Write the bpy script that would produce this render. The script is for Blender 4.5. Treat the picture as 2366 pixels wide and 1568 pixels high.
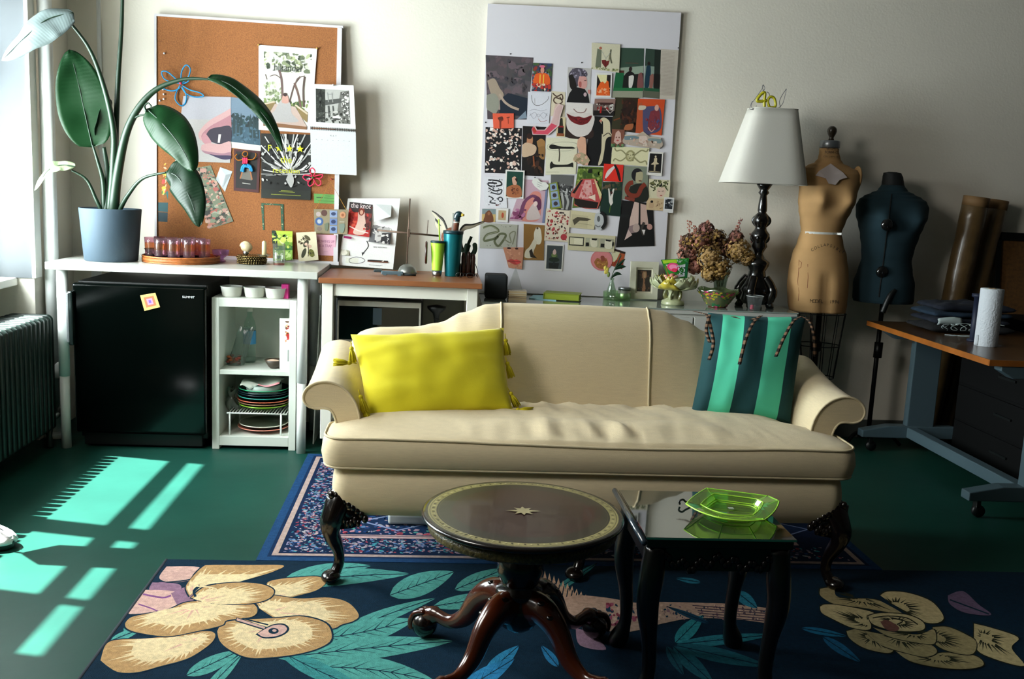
import bpy, bmesh, math, random
from mathutils import Vector, Matrix, noise
for o in list(bpy.data.objects): bpy.data.objects.remove(o)
S = bpy.context.scene; C = S.collection
PI = math.pi; R = math.radians
# ---------------------------------------------------------------- camera
CAMZ = 1.4; FPX = 2220.0
YAW, PITCH, ROLL = R(4.6), R(9.0), R(2.65)
fw = Vector((math.sin(YAW)*math.cos(PITCH), math.cos(YAW)*math.cos(PITCH), -math.sin(PITCH)))
ri = Vector((math.cos(YAW), -math.sin(YAW), 0)); up = ri.cross(fw)
ri2 = ri*math.cos(ROLL) + up*math.sin(ROLL); up2 = -ri*math.sin(ROLL) + up*math.cos(ROLL)
cd = bpy.data.cameras.new('camera'); cam = bpy.data.objects.new('camera', cd); C.objects.link(cam)
cam.matrix_world = Matrix(((ri2.x, up2.x, -fw.x, 0), (ri2.y, up2.y, -fw.y, 0), (ri2.z, up2.z, -fw.z, CAMZ), (0, 0, 0, 1)))
cd.sensor_width = 36; cd.lens = 36*FPX/2366; cd.clip_start = .05
S.camera = cam
# ---------------------------------------------------------------- world, sun, daylight, exposure
S.view_settings.view_transform = 'Standard'; S.view_settings.look = 'None'
S.view_settings.gamma = 1; S.view_settings.exposure = .45
W = bpy.data.worlds.new('sky'); S.world = W; W.use_nodes = True
wb = W.node_tree.nodes['Background']; wb.inputs[0].default_value = (.75, .87, 1, 1); wb.inputs[1].default_value = 1.6
SUNH = Vector((.972, -.235, 0)).normalized(); SUNT = 1.74
sl = bpy.data.lights.new('sun', 'SUN'); sl.energy = 62; sl.angle = R(.7); sl.color = (1, .96, .9)
so = bpy.data.objects.new('sun', sl); C.objects.link(so)
so.rotation_euler = (SUNH + Vector((0, 0, -SUNT))).to_track_quat('-Z', 'Y').to_euler()
def area(name, loc, size, direction, power, col):
    l = bpy.data.lights.new(name, 'AREA'); l.shape = 'RECTANGLE'; l.size, l.size_y = size; l.energy = power; l.color = col
    o = bpy.data.objects.new(name, l); C.objects.link(o); o.location = loc
    o.rotation_euler = Vector(direction).to_track_quat('-Z', 'Z').to_euler(); return o
area('window_daylight', (-2.50, 3.95, 1.75), (2.1, 1.9), (1, 0, -.05), 430, (1, .97, .92))
area('sofa_fill_near', (-2.12, 1.95, 2.4), (1.5, .95), (1, 0, -.55), 62, (1, .96, .89))  # unseen fill light added to brighten the sofa front
# ---------------------------------------------------------------- helpers
def ray(px, py): return ri2*((px-1183)/FPX) - up2*((py-784)/FPX) + fw
def P(px, py, Y): d = ray(px, py); return Vector((0, 0, CAMZ)) + d*(Y/d.y)      # seen point on the plane y = Y
def F(px, py, z=0): d = ray(px, py); return Vector((0, 0, CAMZ)) + d*((z-CAMZ)/d.z)   # seen point at height z
def lin(h, a=1):
    h = h.lstrip('#'); c = [int(h[i:i+2], 16)/255 for i in (0, 2, 4)]
    return tuple(x/12.92 if x <= .04045 else ((x+.055)/1.055)**2.4 for x in c) + (a,)
MC = {}
def mat(name, col, rough=.6, metal=0, bump=None, var=None, coat=0, trans=0, sheen=0, spec=.5, sss=0, wave=None, vc=False, emit=0):
    if name in MC: return MC[name]
    m = bpy.data.materials.new(name); m.use_nodes = True; nt = m.node_tree; b = nt.nodes['Principled BSDF']
    b.inputs['Base Color'].default_value = lin(col); b.inputs['Roughness'].default_value = rough; b.inputs['Metallic'].default_value = metal
    b.inputs['Coat Weight'].default_value = coat; b.inputs['Transmission Weight'].default_value = trans
    b.inputs['Sheen Weight'].default_value = sheen; b.inputs['Specular IOR Level'].default_value = spec
    if sss: b.inputs['Subsurface Weight'].default_value = sss; b.inputs['Subsurface Radius'].default_value = (.02, .02, .02)
    if emit: b.inputs['Emission Color'].default_value = lin(col); b.inputs['Emission Strength'].default_value = emit
    tc = nt.nodes.new('ShaderNodeTexCoord'); src = tc.outputs['Object']
    colsock = None
    if vc:
        a = nt.nodes.new('ShaderNodeAttribute'); a.attribute_name = 'Col'; colsock = a.outputs['Color']
    if var:
        sc, amt = var[0], var[1]; n = nt.nodes.new('ShaderNodeTexNoise'); n.inputs['Scale'].default_value = sc; n.inputs['Detail'].default_value = 6
        if len(var) > 2:
            mp = nt.nodes.new('ShaderNodeMapping'); mp.inputs['Scale'].default_value = var[2]; nt.links.new(src, mp.inputs[0]); nt.links.new(mp.outputs[0], n.inputs['Vector'])
        else: nt.links.new(src, n.inputs['Vector'])
        r = nt.nodes.new('ShaderNodeMapRange'); r.inputs['From Min'].default_value = .3; r.inputs['From Max'].default_value = .7
        r.inputs['To Min'].default_value = 1-amt; r.inputs['To Max'].default_value = 1+amt*.6; nt.links.new(n.outputs['Fac'], r.inputs['Value'])
        mx = nt.nodes.new('ShaderNodeVectorMath'); mx.operation = 'SCALE'
        if colsock: nt.links.new(colsock, mx.inputs[0])
        else: mx.inputs[0].default_value = lin(col)[:3]
        nt.links.new(r.outputs['Result'], mx.inputs['Scale']); colsock = mx.outputs[0]
    if colsock: nt.links.new(colsock, b.inputs['Base Color'])
    if bump or wave:
        if wave:
            n = nt.nodes.new('ShaderNodeTexWave'); n.inputs['Scale'].default_value = wave[0]; n.bands_direction = wave[2]; st = wave[1]; dist = .004; n.inputs['Distortion'].default_value = 1.5
            ho = n.outputs['Fac']
        else:
            n = nt.nodes.new('ShaderNodeTexNoise'); n.inputs['Scale'].default_value = bump[0]; n.inputs['Detail'].default_value = 5; st = bump[1]; dist = bump[2] if len(bump) > 2 else .002; ho = n.outputs['Fac']
        nt.links.new(src, n.inputs['Vector']); bp = nt.nodes.new('ShaderNodeBump'); bp.inputs['Strength'].default_value = st; bp.inputs['Distance'].default_value = dist
        nt.links.new(ho, bp.inputs['Height']); nt.links.new(bp.outputs[0], b.inputs['Normal'])
    MC[name] = m; return m
def glass(name, tint='#ffffff', gloss=1.45, tmix=0.0, rough=.02):
    # thin clear glass: tinted see-through plus a Fresnel reflection; tmix adds a body of its own colour
    if name in MC: return MC[name]
    m = bpy.data.materials.new(name); m.use_nodes = True; nt = m.node_tree; nt.nodes.clear()
    out = nt.nodes.new('ShaderNodeOutputMaterial'); tr = nt.nodes.new('ShaderNodeBsdfTransparent'); tr.inputs[0].default_value = lin(tint)
    gl = nt.nodes.new('ShaderNodeBsdfGlossy'); gl.inputs['Roughness'].default_value = rough
    lw = nt.nodes.new('ShaderNodeLayerWeight'); lw.inputs[0].default_value = .5; pw = nt.nodes.new('ShaderNodeMath'); pw.operation = 'POWER'; pw.inputs[1].default_value = 4.5; nt.links.new(lw.outputs['Facing'], pw.inputs[0])
    fr = nt.nodes.new('ShaderNodeMath'); fr.operation = 'MULTIPLY_ADD'; fr.inputs[1].default_value = .85; fr.inputs[2].default_value = (gloss-1)*.1; nt.links.new(pw.outputs[0], fr.inputs[0]); mx = nt.nodes.new('ShaderNodeMixShader')
    body = tr.outputs[0]
    if tmix:
        df = nt.nodes.new('ShaderNodeBsdfTranslucent'); df.inputs[0].default_value = lin(tint); d2 = nt.nodes.new('ShaderNodeBsdfDiffuse'); d2.inputs[0].default_value = lin(tint)
        md = nt.nodes.new('ShaderNodeMixShader'); nt.links.new(df.outputs[0], md.inputs[1]); nt.links.new(d2.outputs[0], md.inputs[2])
        m2 = nt.nodes.new('ShaderNodeMixShader'); m2.inputs[0].default_value = tmix; nt.links.new(tr.outputs[0], m2.inputs[1]); nt.links.new(md.outputs[0], m2.inputs[2]); body = m2.outputs[0]
    nt.links.new(fr.outputs[0], mx.inputs[0]); nt.links.new(body, mx.inputs[1]); nt.links.new(gl.outputs[0], mx.inputs[2]); nt.links.new(mx.outputs[0], out.inputs[0])
    MC[name] = m; return m
def leafmat(name, top, under):
    if name in MC: return MC[name]
    m = bpy.data.materials.new(name); m.use_nodes = True; nt = m.node_tree; b = nt.nodes['Principled BSDF']; b.inputs['Roughness'].default_value = .45; b.inputs['Specular IOR Level'].default_value = .3
    out = nt.nodes['Material Output']; g = nt.nodes.new('ShaderNodeNewGeometry'); mc = nt.nodes.new('ShaderNodeMix'); mc.data_type = 'RGBA'
    mc.inputs[6].default_value = lin(top); mc.inputs[7].default_value = lin(under); nt.links.new(g.outputs['Backfacing'], mc.inputs[0])
    at = nt.nodes.new('ShaderNodeAttribute'); at.attribute_name = 'UVMap'; w = nt.nodes.new('ShaderNodeTexWave'); w.inputs['Scale'].default_value = 9; w.inputs['Distortion'].default_value = 1
    w.bands_direction = 'Y'; nt.links.new(at.outputs['Vector'], w.inputs['Vector']); bp = nt.nodes.new('ShaderNodeBump'); bp.inputs['Strength'].default_value = .15; bp.inputs['Distance'].default_value = .002
    nt.links.new(w.outputs['Fac'], bp.inputs['Height']); nt.links.new(bp.outputs[0], b.inputs['Normal'])
    nt.links.new(mc.outputs[2], b.inputs['Base Color']); tl = nt.nodes.new('ShaderNodeBsdfTranslucent'); nt.links.new(mc.outputs[2], tl.inputs[0])
    mx = nt.nodes.new('ShaderNodeMixShader'); mx.inputs[0].default_value = .12; nt.links.new(b.outputs[0], mx.inputs[1]); nt.links.new(tl.outputs[0], mx.inputs[2]); nt.links.new(mx.outputs[0], out.inputs[0])
    MC[name] = m; return m
class MB:
    def __init__(s): s.v = []; s.f = []; s.m = []; s.c = []; s.uv = None
    def add(s, vs, fs, mi=0, col=None):
        n = len(s.v); s.v += [tuple(v) for v in vs]
        for f in fs: s.f.append([i+n for i in f]); s.m.append(mi); s.c.append(col)
        return s
    def box(s, x0, x1, y0, y1, z0, z1, mi=0, M=None):
        vs = [Vector((x, y, z)) for x in (x0, x1) for y in (y0, y1) for z in (z0, z1)]
        if M: vs = [M @ v for v in vs]
        return s.add(vs, [(0, 1, 3, 2), (4, 6, 7, 5), (0, 4, 5, 1), (2, 3, 7, 6), (0, 2, 6, 4), (1, 5, 7, 3)], mi)
    def lathe(s, prof, c=(0, 0, 0), n=32, M=None, mi=0, caps=True, sx=1, sy=1, sq=0, rot=0):
        c = Vector(c); vs = []
        for r, z in prof:
            for k in range(n):
                a = 2*PI*k/n + rot; x, y = math.cos(a), math.sin(a)
                if sq:
                    q = (abs(x)**sq + abs(y)**sq)**(-1/sq); x *= q; y *= q
                vs.append(Vector((r*x*sx, r*y*sy, z)))
        vs = [(M @ v if M else v) + c for v in vs]
        fs = [(i*n+k, i*n+(k+1) % n, (i+1)*n+(k+1) % n, (i+1)*n+k) for i in range(len(prof)-1) for k in range(n)]
        if caps:
            if prof[0][0] > 1e-5: fs.append(tuple(range(n-1, -1, -1)))
            if prof[-1][0] > 1e-5: fs.append(tuple((len(prof)-1)*n+k for k in range(n)))
        return s.add(vs, fs, mi)
    def tube(s, pts, r, n=10, mi=0, closed=False, flat=1, caps=True):
        pts = [Vector(p) for p in pts]; N = len(pts)
        if not hasattr(r, '__len__'): r = [r]*N
        t0 = None; ref = None; vs = []
        for i in range(N):
            if closed: t = (pts[(i+1) % N]-pts[i-1])
            else: t = pts[min(i+1, N-1)]-pts[max(i-1, 0)]
            t = t.normalized() if t.length > 1e-9 else (t0 or Vector((0, 0, 1)))
            if ref is None:
                ref = t.cross(Vector((0, 0, 1)));
                if ref.length < .1: ref = t.cross(Vector((0, 1, 0)))
            ref = (ref - t*ref.dot(t)).normalized(); b = t.cross(ref); t0 = t
            for k in range(n):
                a = 2*PI*k/n; vs.append(pts[i] + (ref*math.cos(a)*flat + b*math.sin(a))*r[i])
        fs = [(i*n+k, i*n+(k+1) % n, ((i+1) % N)*n+(k+1) % n, ((i+1) % N)*n+k) for i in range(N if closed else N-1) for k in range(n)]
        if not closed and caps: fs += [tuple(range(n-1, -1, -1)), tuple((N-1)*n+k for k in range(n))]
        return s.add(vs, fs, mi)
    def grid(s, fn, nu, nv, mi=0, mfn=None, uv=False):
        n0 = len(s.v)
        s.v += [tuple(fn(i/nu, j/nv)) for j in range(nv+1) for i in range(nu+1)]
        for j in range(nv):
            for i in range(nu):
                a = n0+j*(nu+1)+i; s.f.append([a, a+1, a+nu+2, a+nu+1]); s.m.append(mfn((i+.5)/nu, (j+.5)/nv) if mfn else mi); s.c.append(None)
        if uv: s.uv = (n0, nu, nv)
        return s
    def ball(s, c, r, n=16, m=10, mi=0, M=None):
        if not hasattr(r, '__len__'): r = (r, r, r)
        c = Vector(c); vs = []
        for j in range(m+1):
            t = PI*j/m
            for k in range(n):
                a = 2*PI*k/n; v = Vector((r[0]*math.sin(t)*math.cos(a), r[1]*math.sin(t)*math.sin(a), r[2]*math.cos(t))); vs.append((M @ v if M else v)+c)
        return s.add(vs, [(j*n+k, (j+1)*n+k, (j+1)*n+(k+1) % n, j*n+(k+1) % n) for j in range(m) for k in range(n)], mi)
    def prism(s, poly, d, fr, mi=0):
        # poly: 2-D points, fr(u, v, w) -> point, extruded from w = 0 to w = d
        n = len(poly); vs = [fr(u, v, 0) for u, v in poly] + [fr(u, v, d) for u, v in poly]
        return s.add(vs, [tuple(range(n)), tuple(range(2*n-1, n-1, -1))] + [(i, i+n, (i+1) % n+n, (i+1) % n) for i in range(n)], mi)
    def build(s, name, mats, parent=None, smooth=False, bevel=0, sub=0, solid=0, loc=None, seg=2, autos=None):
        me = bpy.data.meshes.new(name); loc = Vector(loc) if loc is not None else None
        base = loc if loc is not None else (Vector(parent['o']) if parent is not None and 'o' in parent else Vector((0, 0, 0)))
        if parent is None and loc is None:
            xs = [v[0] for v in s.v]; ys = [v[1] for v in s.v]; zs = [v[2] for v in s.v]; base = Vector(((min(xs)+max(xs))/2, (min(ys)+max(ys))/2, min(zs)))
        me.from_pydata([(v[0]-base.x, v[1]-base.y, v[2]-base.z) for v in s.v], [], s.f)
        if not isinstance(mats, (list, tuple)): mats = [mats]
        for m in mats: me.materials.append(m)
        me.polygons.foreach_set('material_index', s.m)
        if any(c is not None for c in s.c):
            ca = me.color_attributes.new('Col', 'FLOAT_COLOR', 'CORNER'); arr = []
            for p, c in zip(me.polygons, s.c):
                arr += list(c or (1, 1, 1, 1))*p.loop_total
            ca.data.foreach_set('color', arr)
        if s.uv:
            n0, nu, nv = s.uv; ul = me.uv_layers.new(name='UVMap'); co = [0]*(2*len(me.loops))
            for l in me.loops:
                k = l.vertex_index-n0
                if 0 <= k < (nu+1)*(nv+1): co[2*l.index] = (k % (nu+1))/nu; co[2*l.index+1] = (k//(nu+1))/nv
            ul.data.foreach_set('uv', co)
        me.validate(); me.update()
        bm = bmesh.new(); bm.from_mesh(me)
        if not s.uv: bmesh.ops.remove_doubles(bm, verts=bm.verts, dist=1e-6)
        if s.uv is None and not any(c is not None for c in s.c): bmesh.ops.recalc_face_normals(bm, faces=bm.faces)
        bm.to_mesh(me); bm.free()
        if smooth: me.polygons.foreach_set('use_smooth', [True]*len(me.polygons))
        o = bpy.data.objects.new(name, me); C.objects.link(o)
        if parent is not None:
            o.parent = parent
            if loc is not None: o.location = loc - Vector(parent['o'])
        else: o.location = base
        if solid: md = o.modifiers.new('solid', 'SOLIDIFY'); md.thickness = solid; md.offset = 0
        if bevel:
            md = o.modifiers.new('bevel', 'BEVEL'); md.width = bevel; md.segments = seg; md.limit_method = 'ANGLE'; md.angle_limit = R(40)
        if sub: md = o.modifiers.new('sub', 'SUBSURF'); md.levels = sub; md.render_levels = sub
        if smooth and (bevel or autos):
            md = o.modifiers.new('wn', 'WEIGHTED_NORMAL'); md.keep_sharp = True
        o['o'] = list(base); return o
def tag(o, label, cat, group=None):
    o['label'] = label; o['category'] = cat
    if group: o['group'] = group
    return o
def struct(o): o['kind'] = 'structure'; return o
def thing(name, label, cat, loc, group=None):
    o = bpy.data.objects.new(name, None); o.empty_display_size = .05; C.objects.link(o); o.location = loc; o['o'] = list(loc); return tag(o, label, cat, group)
def dup(root, delta, label=None):
    c = root.copy(); C.objects.link(c); c.location = root.location + Vector(delta)
    if label: c['label'] = label
    for ch in root.children:
        d = ch.copy(); C.objects.link(d); d.parent = c
        for g in ch.children: e = g.copy(); C.objects.link(e); e.parent = d
    return c
def rl(a, b, k): return a+(b-a)*k
def spl(pts, n=8):
    # smooth curve through points (Catmull-Rom), any dimension
    pts = [Vector(p) for p in pts]; out = []; N = len(pts)
    for i in range(N-1):
        p0, p1, p2, p3 = pts[max(i-1, 0)], pts[i], pts[i+1], pts[min(i+2, N-1)]
        for k in range(n):
            t = k/n; out.append(.5*((2*p1)+(p2-p0)*t+(2*p0-5*p1+4*p2-p3)*t*t+(3*p1-p0-3*p2+p3)*t**3))
    return out+[pts[-1]]
def interp(tab, x):
    if x <= tab[0][0]: return tab[0][1]
    for (a, b), (c, d) in zip(tab, tab[1:]):
        if x <= c:
            t = (x-a)/(c-a); t = t*t*(3-2*t); return b+(d-b)*t
    return tab[-1][1]
# ------- text as flat polygons
TX = {}
def textpolys(s):
    if s in TX: return TX[s]
    cu = bpy.data.curves.new('t', 'FONT'); cu.body = s; cu.size = 1; cu.resolution_u = 3; o = bpy.data.objects.new('t', cu); C.objects.link(o)
    dg = bpy.context.evaluated_depsgraph_get(); me = o.evaluated_get(dg).to_mesh(); vs = [(v.co.x, v.co.y) for v in me.vertices]; fs = [list(p.vertices) for p in me.polygons]
    o.evaluated_get(dg).to_mesh_clear(); bpy.data.objects.remove(o); bpy.data.curves.remove(cu)
    w = max([v[0] for v in vs] or [0]); TX[s] = (vs, fs, w); return TX[s]
# ------- printed artwork: flat shapes layered a fraction of a millimetre apart
def art(mb, els, mp, mi=0, asp=1.0, step=1):
    # mp(u, v, k) -> point for k-th layer; u, v in 0..1 from the top left; asp = width/height
    k = 0
    def poly(pts, col): mb.add([mp(u, v, k) for u, v in pts], [tuple(range(len(pts)))], mi, col)
    for e in els:
        t = e[0]; k += step
        if t == 'r': _, x0, y0, x1, y1, c = e; poly([(x0, y0), (x0, y1), (x1, y1), (x1, y0)], lin(c))
        elif t == 'p': pts = list(e[1]); poly(pts[::-1] if sarea(pts) > 0 else pts, lin(e[2]))
        elif t == 's': pts = [tuple(q) for q in spl([tuple(p)+(0,) for p in e[1]+[e[1][0]]], 5)[:-1]]; pts = [(q[0], q[1]) for q in pts]; poly(pts[::-1] if sarea(pts) > 0 else pts, lin(e[2]))
        elif t == 'e':
            _, cx, cy, rx, ry, c = e[:6]; ro = e[6] if len(e) > 6 else 0; pts = []
            for i in range(18):
                a = 2*PI*i/18; x, y = rx*math.cos(a), -ry*math.sin(a); pts.append((cx+x*math.cos(ro)-y*math.sin(ro), cy+x*math.sin(ro)+y*math.cos(ro)))
            poly(pts, lin(c))
        elif t == 'l':
            pts = e[1]; w = e[2]/2; c = lin(e[3])
            if len(pts) > 2 and not (len(e) > 4): pts = [(q[0], q[1]) for q in spl([tuple(p)+(0,) for p in pts], 4)]
            L = []; Rr = []
            for i in range(len(pts)):
                a = pts[max(i-1, 0)]; b = pts[min(i+1, len(pts)-1)]; dx, dy = (b[0]-a[0])*asp, b[1]-a[1]; q = math.hypot(dx, dy) or 1; nx, ny = -dy/q*w/asp, dx/q*w
                L.append((pts[i][0]+nx, pts[i][1]+ny)); Rr.append((pts[i][0]-nx, pts[i][1]-ny))
            vs = [mp(u, v, k) for u, v in L+Rr]; n = len(L); mb.add(vs, [(i, i+1, n+i+1, n+i) for i in range(n-1)], mi, c)
        elif t == 't':
            _, s, x, y, h, c = e[:6]; al = e[6] if len(e) > 6 else 'c'; vs, fs, w = textpolys(s); sc = h/.72; ww = w*sc/asp; off = {'c': -ww/2, 'l': 0, 'r': -ww}[al]
            fx = e[7] if len(e) > 7 else 1
            mb.add([mp(x+off*fx+a*sc/asp*fx, y-b*sc, k) for a, b in vs], fs, mi, lin(c))
        elif t == 'n':
            _, x0, y0, x1, y1, n, size, seed, cols = e; rg = random.Random(seed)
            for i in range(n):
                cx, cy = rg.uniform(x0, x1), rg.uniform(y0, y1); c = lin(rg.choice(cols)); s_ = size*rg.uniform(.5, 1.3); a0 = rg.random()*6; ar = rg.uniform(.4, 1)
                pts = []
                for j in range(7):
                    a = -2*PI*j/7; rr = s_*rg.uniform(.6, 1.1); x, y = rr*math.cos(a), rr*math.sin(a)*ar
                    pts.append((min(max(cx+(x*math.cos(a0)-y*math.sin(a0))/asp, x0), x1), min(max(cy+x*math.sin(a0)+y*math.cos(a0), y0), y1)))
                kk = k+(i % 4)*.25*step
                mb.add([mp(u, v, kk) for u, v in pts], [tuple(range(7))], mi, c)
            
def sarea(p): return sum(p[i][0]*p[(i+1) % len(p)][1]-p[(i+1) % len(p)][0]*p[i][1] for i in range(len(p)))
PRINT = mat('print', '#ffffff', .55, vc=True, var=(160, .05))
def card(name, quad, els, label, cat, Y=5.468, lvl=0, base='#e8e6dd', group=None, thick=.0008, parent=None, outline=None, glossy=False, lean=0):
    # a sheet standing in the plane y = Y (lean: metres the top sits further back); quad = its four corners as seen, TL TR BR BL
    q = [P(x, y, Y + (lean if i < 2 else 0)) for i, (x, y) in enumerate(quad)]
    off = Vector((0, -1, 0))*(.0025*lvl)
    st = .00016
    def mp(u, v, k): return (q[0]*(1-u)+q[1]*u)*(1-v)+(q[3]*(1-u)+q[2]*u)*v + off + Vector((0, -1, 0))*(thick+k*st)
    mb = MB(); asp = (q[1]-q[0]).length/(q[3]-q[0]).length
    ol = outline or [(0, 0), (0, 1), (1, 1), (1, 0)]
    if sarea(ol) > 0: ol = ol[::-1]
    n = len(ol); fr = [mp(u, v, 0) for u, v in ol]; bk = [p+Vector((0, thick, 0)) for p in fr]
    mb.add(fr+bk, [tuple(range(n)), tuple(range(2*n-1, n-1, -1))]+[(i, i+n, (i+1) % n+n, (i+1) % n) for i in range(n)], 0, lin(base))
    art(mb, els, mp, 0, asp)
    o = mb.build(name, PRINT, parent)
    if parent is None: tag(o, label, cat, group)
    elif label: o['label'] = label
    return o
# ================================================================ ROOM
M_wall = mat('wall_paint', '#e6e1d3', .85, bump=(90, .25, .003), var=(2, .02))
M_trimw = mat('white_paint', '#e4e3dc', .5, bump=(40, .1, .001))
M_floor = mat('green_floor_paint', '#153f35', .42, bump=(9, .25, .003), var=(3, .16), spec=.15)
XL, YB, XR, YF, ZC = -2.02, 5.5, 5.2, -2.2, 3.3
struct(MB().box(XL-.45, XR, YF, YB+.1, -.1, 0).build('floor', M_floor))
struct(MB().box(XL-.45, XR, YF, YB+.1, ZC, ZC+.1).build('ceiling', mat('ceiling_paint', '#5f5e5a', .9)))
struct(MB().box(XL-.45, XR, YB, YB+.1, 0, ZC).build('wall_back', M_wall))
struct(MB().box(XR, XR+.1, YF, YB, 0, ZC).build('wall_right', mat('dark_wall', '#3c3b39', .9)))
struct(MB().box(XL-.45, XR, YF-.1, YF, 0, ZC).build('wall_front', mat('dark_wall', '#3c3b39', .9)))
# left wall with a deep window bay (y 2.9 .. 4.98) and an added, unseen nearer window (y 1.2 .. 2.7)
w = MB()
w.box(XL-.45, XL, 4.98, YB, 0, ZC); w.box(XL-.45, XL-.28, 2.9, 4.98, 0, .82); w.box(XL-.45, XL, 2.9, 4.98, 2.9, ZC)
w.box(XL-.45, XL, 2.72, 2.9, 0, ZC); w.box(XL-.45, XL-.28, 1.18, 2.72, 0, .82); w.box(XL-.45, XL, 1.18, 2.72, 2.9, ZC); w.box(XL-.45, XL, YF, 1.18, 0, ZC)
struct(w.build('wall_left', M_wall))
struct(MB().box(XL-.27, XL-.23, 2.97, 3.31, .84, 1.83).build('sun_block_panel', M_trimw))  # unseen panel added to keep sun out of the lower sash
struct(MB().box(XL-.28, XL, 4.965, 4.98, .84, 2.9).build('trim_4', mat('reveal_darkened', '#4c5154', .8)))  # colour darkened to offset the window lamp's glare on the reveal
struct(MB().box(XL-.33, XL-.08, 2.9, 4.98, .80, .84).build('trim_1', M_trimw, bevel=.006))
struct(MB().box(XL, XL+.02, 4.95, 5.03, .84, 2.95).build('trim_2', M_trimw, bevel=.004))
def window(nm, y0, y1, bars, rails, top):
    wx = XL-.24; m = MB(); t = .035
    for a, b in bars: m.box(wx-t, wx, a, b, .84, 2.9)
    for a, b in rails: m.box(wx-t-.005, wx+.005, y0, y1, a, b)
    o = struct(m.build(nm, M_trimw, bevel=.004))
    MB().box(wx-.022, wx-.018, y0, y1, .84, 2.9).build('pane', glass('window_glass', '#f4fbff', 1.4), o)
    MB().box(wx-.075, wx-.068, y0, y1, top, 2.9).build('roller_blind', mat('blind_cloth', '#dfe2e0', .9, trans=0, sss=.3), o)
    return o
window('window_1', 2.9, 4.98, [(2.9, 2.97), (3.30, 3.35), (3.865, 4.0), (4.90, 4.98)], [(.84, .9), (1.817, 1.924), (2.85, 2.9)], 2.195)
window('added_window', 1.18, 2.72, [(1.18, 1.26), (1.9, 1.98), (2.64, 2.72)], [(.84, .9), (1.7, 1.885), (2.85, 2.9)], .86)  # unseen window, added and placed for light on the sofa
struct(MB().box(1.9, XR, YB-.018, YB, 0, .11).build('baseboard_back', mat('grey_base', '#4a4f4b', .5), bevel=.004))
# riser pipes
PIPE = mat('pipe_paint', '#d9dcd9', .35, bump=(30, .2, .002))
pa = P(92, 300, 5.04)
t = thing('heating_pipe', 'thick white painted heating pipe rising from floor to ceiling by the window', 'pipe', (-1.965, 5.06, 0))
MB().tube([(-1.965, 5.06, .0), (-1.965, 5.06, ZC)], .034, 20).build('pipe', PIPE, t, True)
MB().lathe([(.034, 0), (.06, .0), (.06, .02), (.05, .03), (.034, .032)], (-1.965, 5.06, 0)).build('floor_flange', PIPE, t, True)
q = P(229, 100, 5.485)
t = thing('thin_pipe', 'thin white painted conduit running up the wall behind the potted plant', 'pipe', (q.x, 5.487, .95))
MB().tube([(q.x, 5.487, .95), (q.x, 5.487, ZC)], .011, 12).build('pipe', PIPE, t, True)
for z in (1.5, 2.3): MB().box(q.x-.02, q.x+.02, 5.484, 5.499, z, z+.018).build('clip', PIPE, t, bevel=.003)
# ================================================================ RADIATOR
IRON = mat('dark_iron', '#16241f', .4, bump=(60, .3, .002))
t = thing('radiator', 'dark cast iron radiator of many narrow fins under the window', 'radiator', (-2.0, 4.0, 0))
n = 38; y0, y1 = 2.98, 4.90
for i in range(n):
    y = y0+(y1-y0)*(i+.5)/n; d = .0165
    m = MB()
    prof = [(-2.115, .10), (-2.115, .655), (-2.10, .672), (-1.915, .672), (-1.897, .655), (-1.897, .10), (-1.915, .085), (-2.10, .085)]
    m.prism(prof, .033, lambda u, v, w_: Vector((u, y-d+w_, v)))
    m.build('fin', IRON, t, True, bevel=.009, seg=3)
MB().tube([(-2.01, y0-.01, .13), (-2.01, y1+.01, .13)], .03, 14).tube([(-2.01, y0-.01, .62), (-2.01, y1+.01, .62)], .03, 14).build('connecting_pipe', IRON, t, True)
for y in (y0+.05, y1-.05):
    for x in (-2.09, -1.92): MB().lathe([(.02, 0), (.022, .01), (.014, .06), (.02, .1)], (x, y, 0), 12).build('foot', IRON, t, True)
v = thing('radiator_valve', 'white radiator valve with steel fittings beside the fridge', 'valve', (-1.9, 4.98, .28))
MB().tube([(-1.97, 4.93, .13), (-1.93, 4.97, .13), (-1.905, 4.99, .16), (-1.905, 4.99, .33)], .015, 12).build('body', mat('steel', '#a9adab', .3, 1), v, True)
MB().lathe([(.0, .0), (.03, .0), (.034, .01), (.03, .07), (.02, .08), (0, .082)], (-1.905, 4.99, .33), 16).build('knob', M_trimw, v, True)
MB().ball((-1.905, 4.99, .16), .026).build('union', mat('steel', '#a9adab', .3, 1), v, True)
# white slotted sandal
q = F(10, 1262); sx, sy = q.x, q.y
t = thing('sandal', 'white slotted slip-on sandal lying in the sunlight at the left edge', 'shoe', (sx-.08, sy, 0))
WR = mat('white_rubber', '#e9e6e6', .45); a = R(-14)
Mx = Matrix.Translation((sx-.10, sy+.01, 0)) @ Matrix.Rotation(a, 4, 'Z') @ Matrix.Scale(1.15, 4)
def shoe_out(k, s=1): u = 2*PI*k/28; x, y = math.cos(u), math.sin(u); return (.125*x*s*(1 if x > 0 else .9), .052*y*s*(1+.12*x))
m = MB(); vs = []
for s_, z in ((.93, 0), (1, .006), (1.0, .022), (.97, .027)): vs += [Mx @ Vector((*shoe_out(k, s_), z)) for k in range(28)]
m.add(vs, [(j*28+k, j*28+(k+1) % 28, (j+1)*28+(k+1) % 28, (j+1)*28+k) for j in range(3) for k in range(28)]+[tuple(range(27, -1, -1)), tuple(range(84, 112))]).build('sole', mat('dark_sole', '#15302c', .6), t, True)
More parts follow.
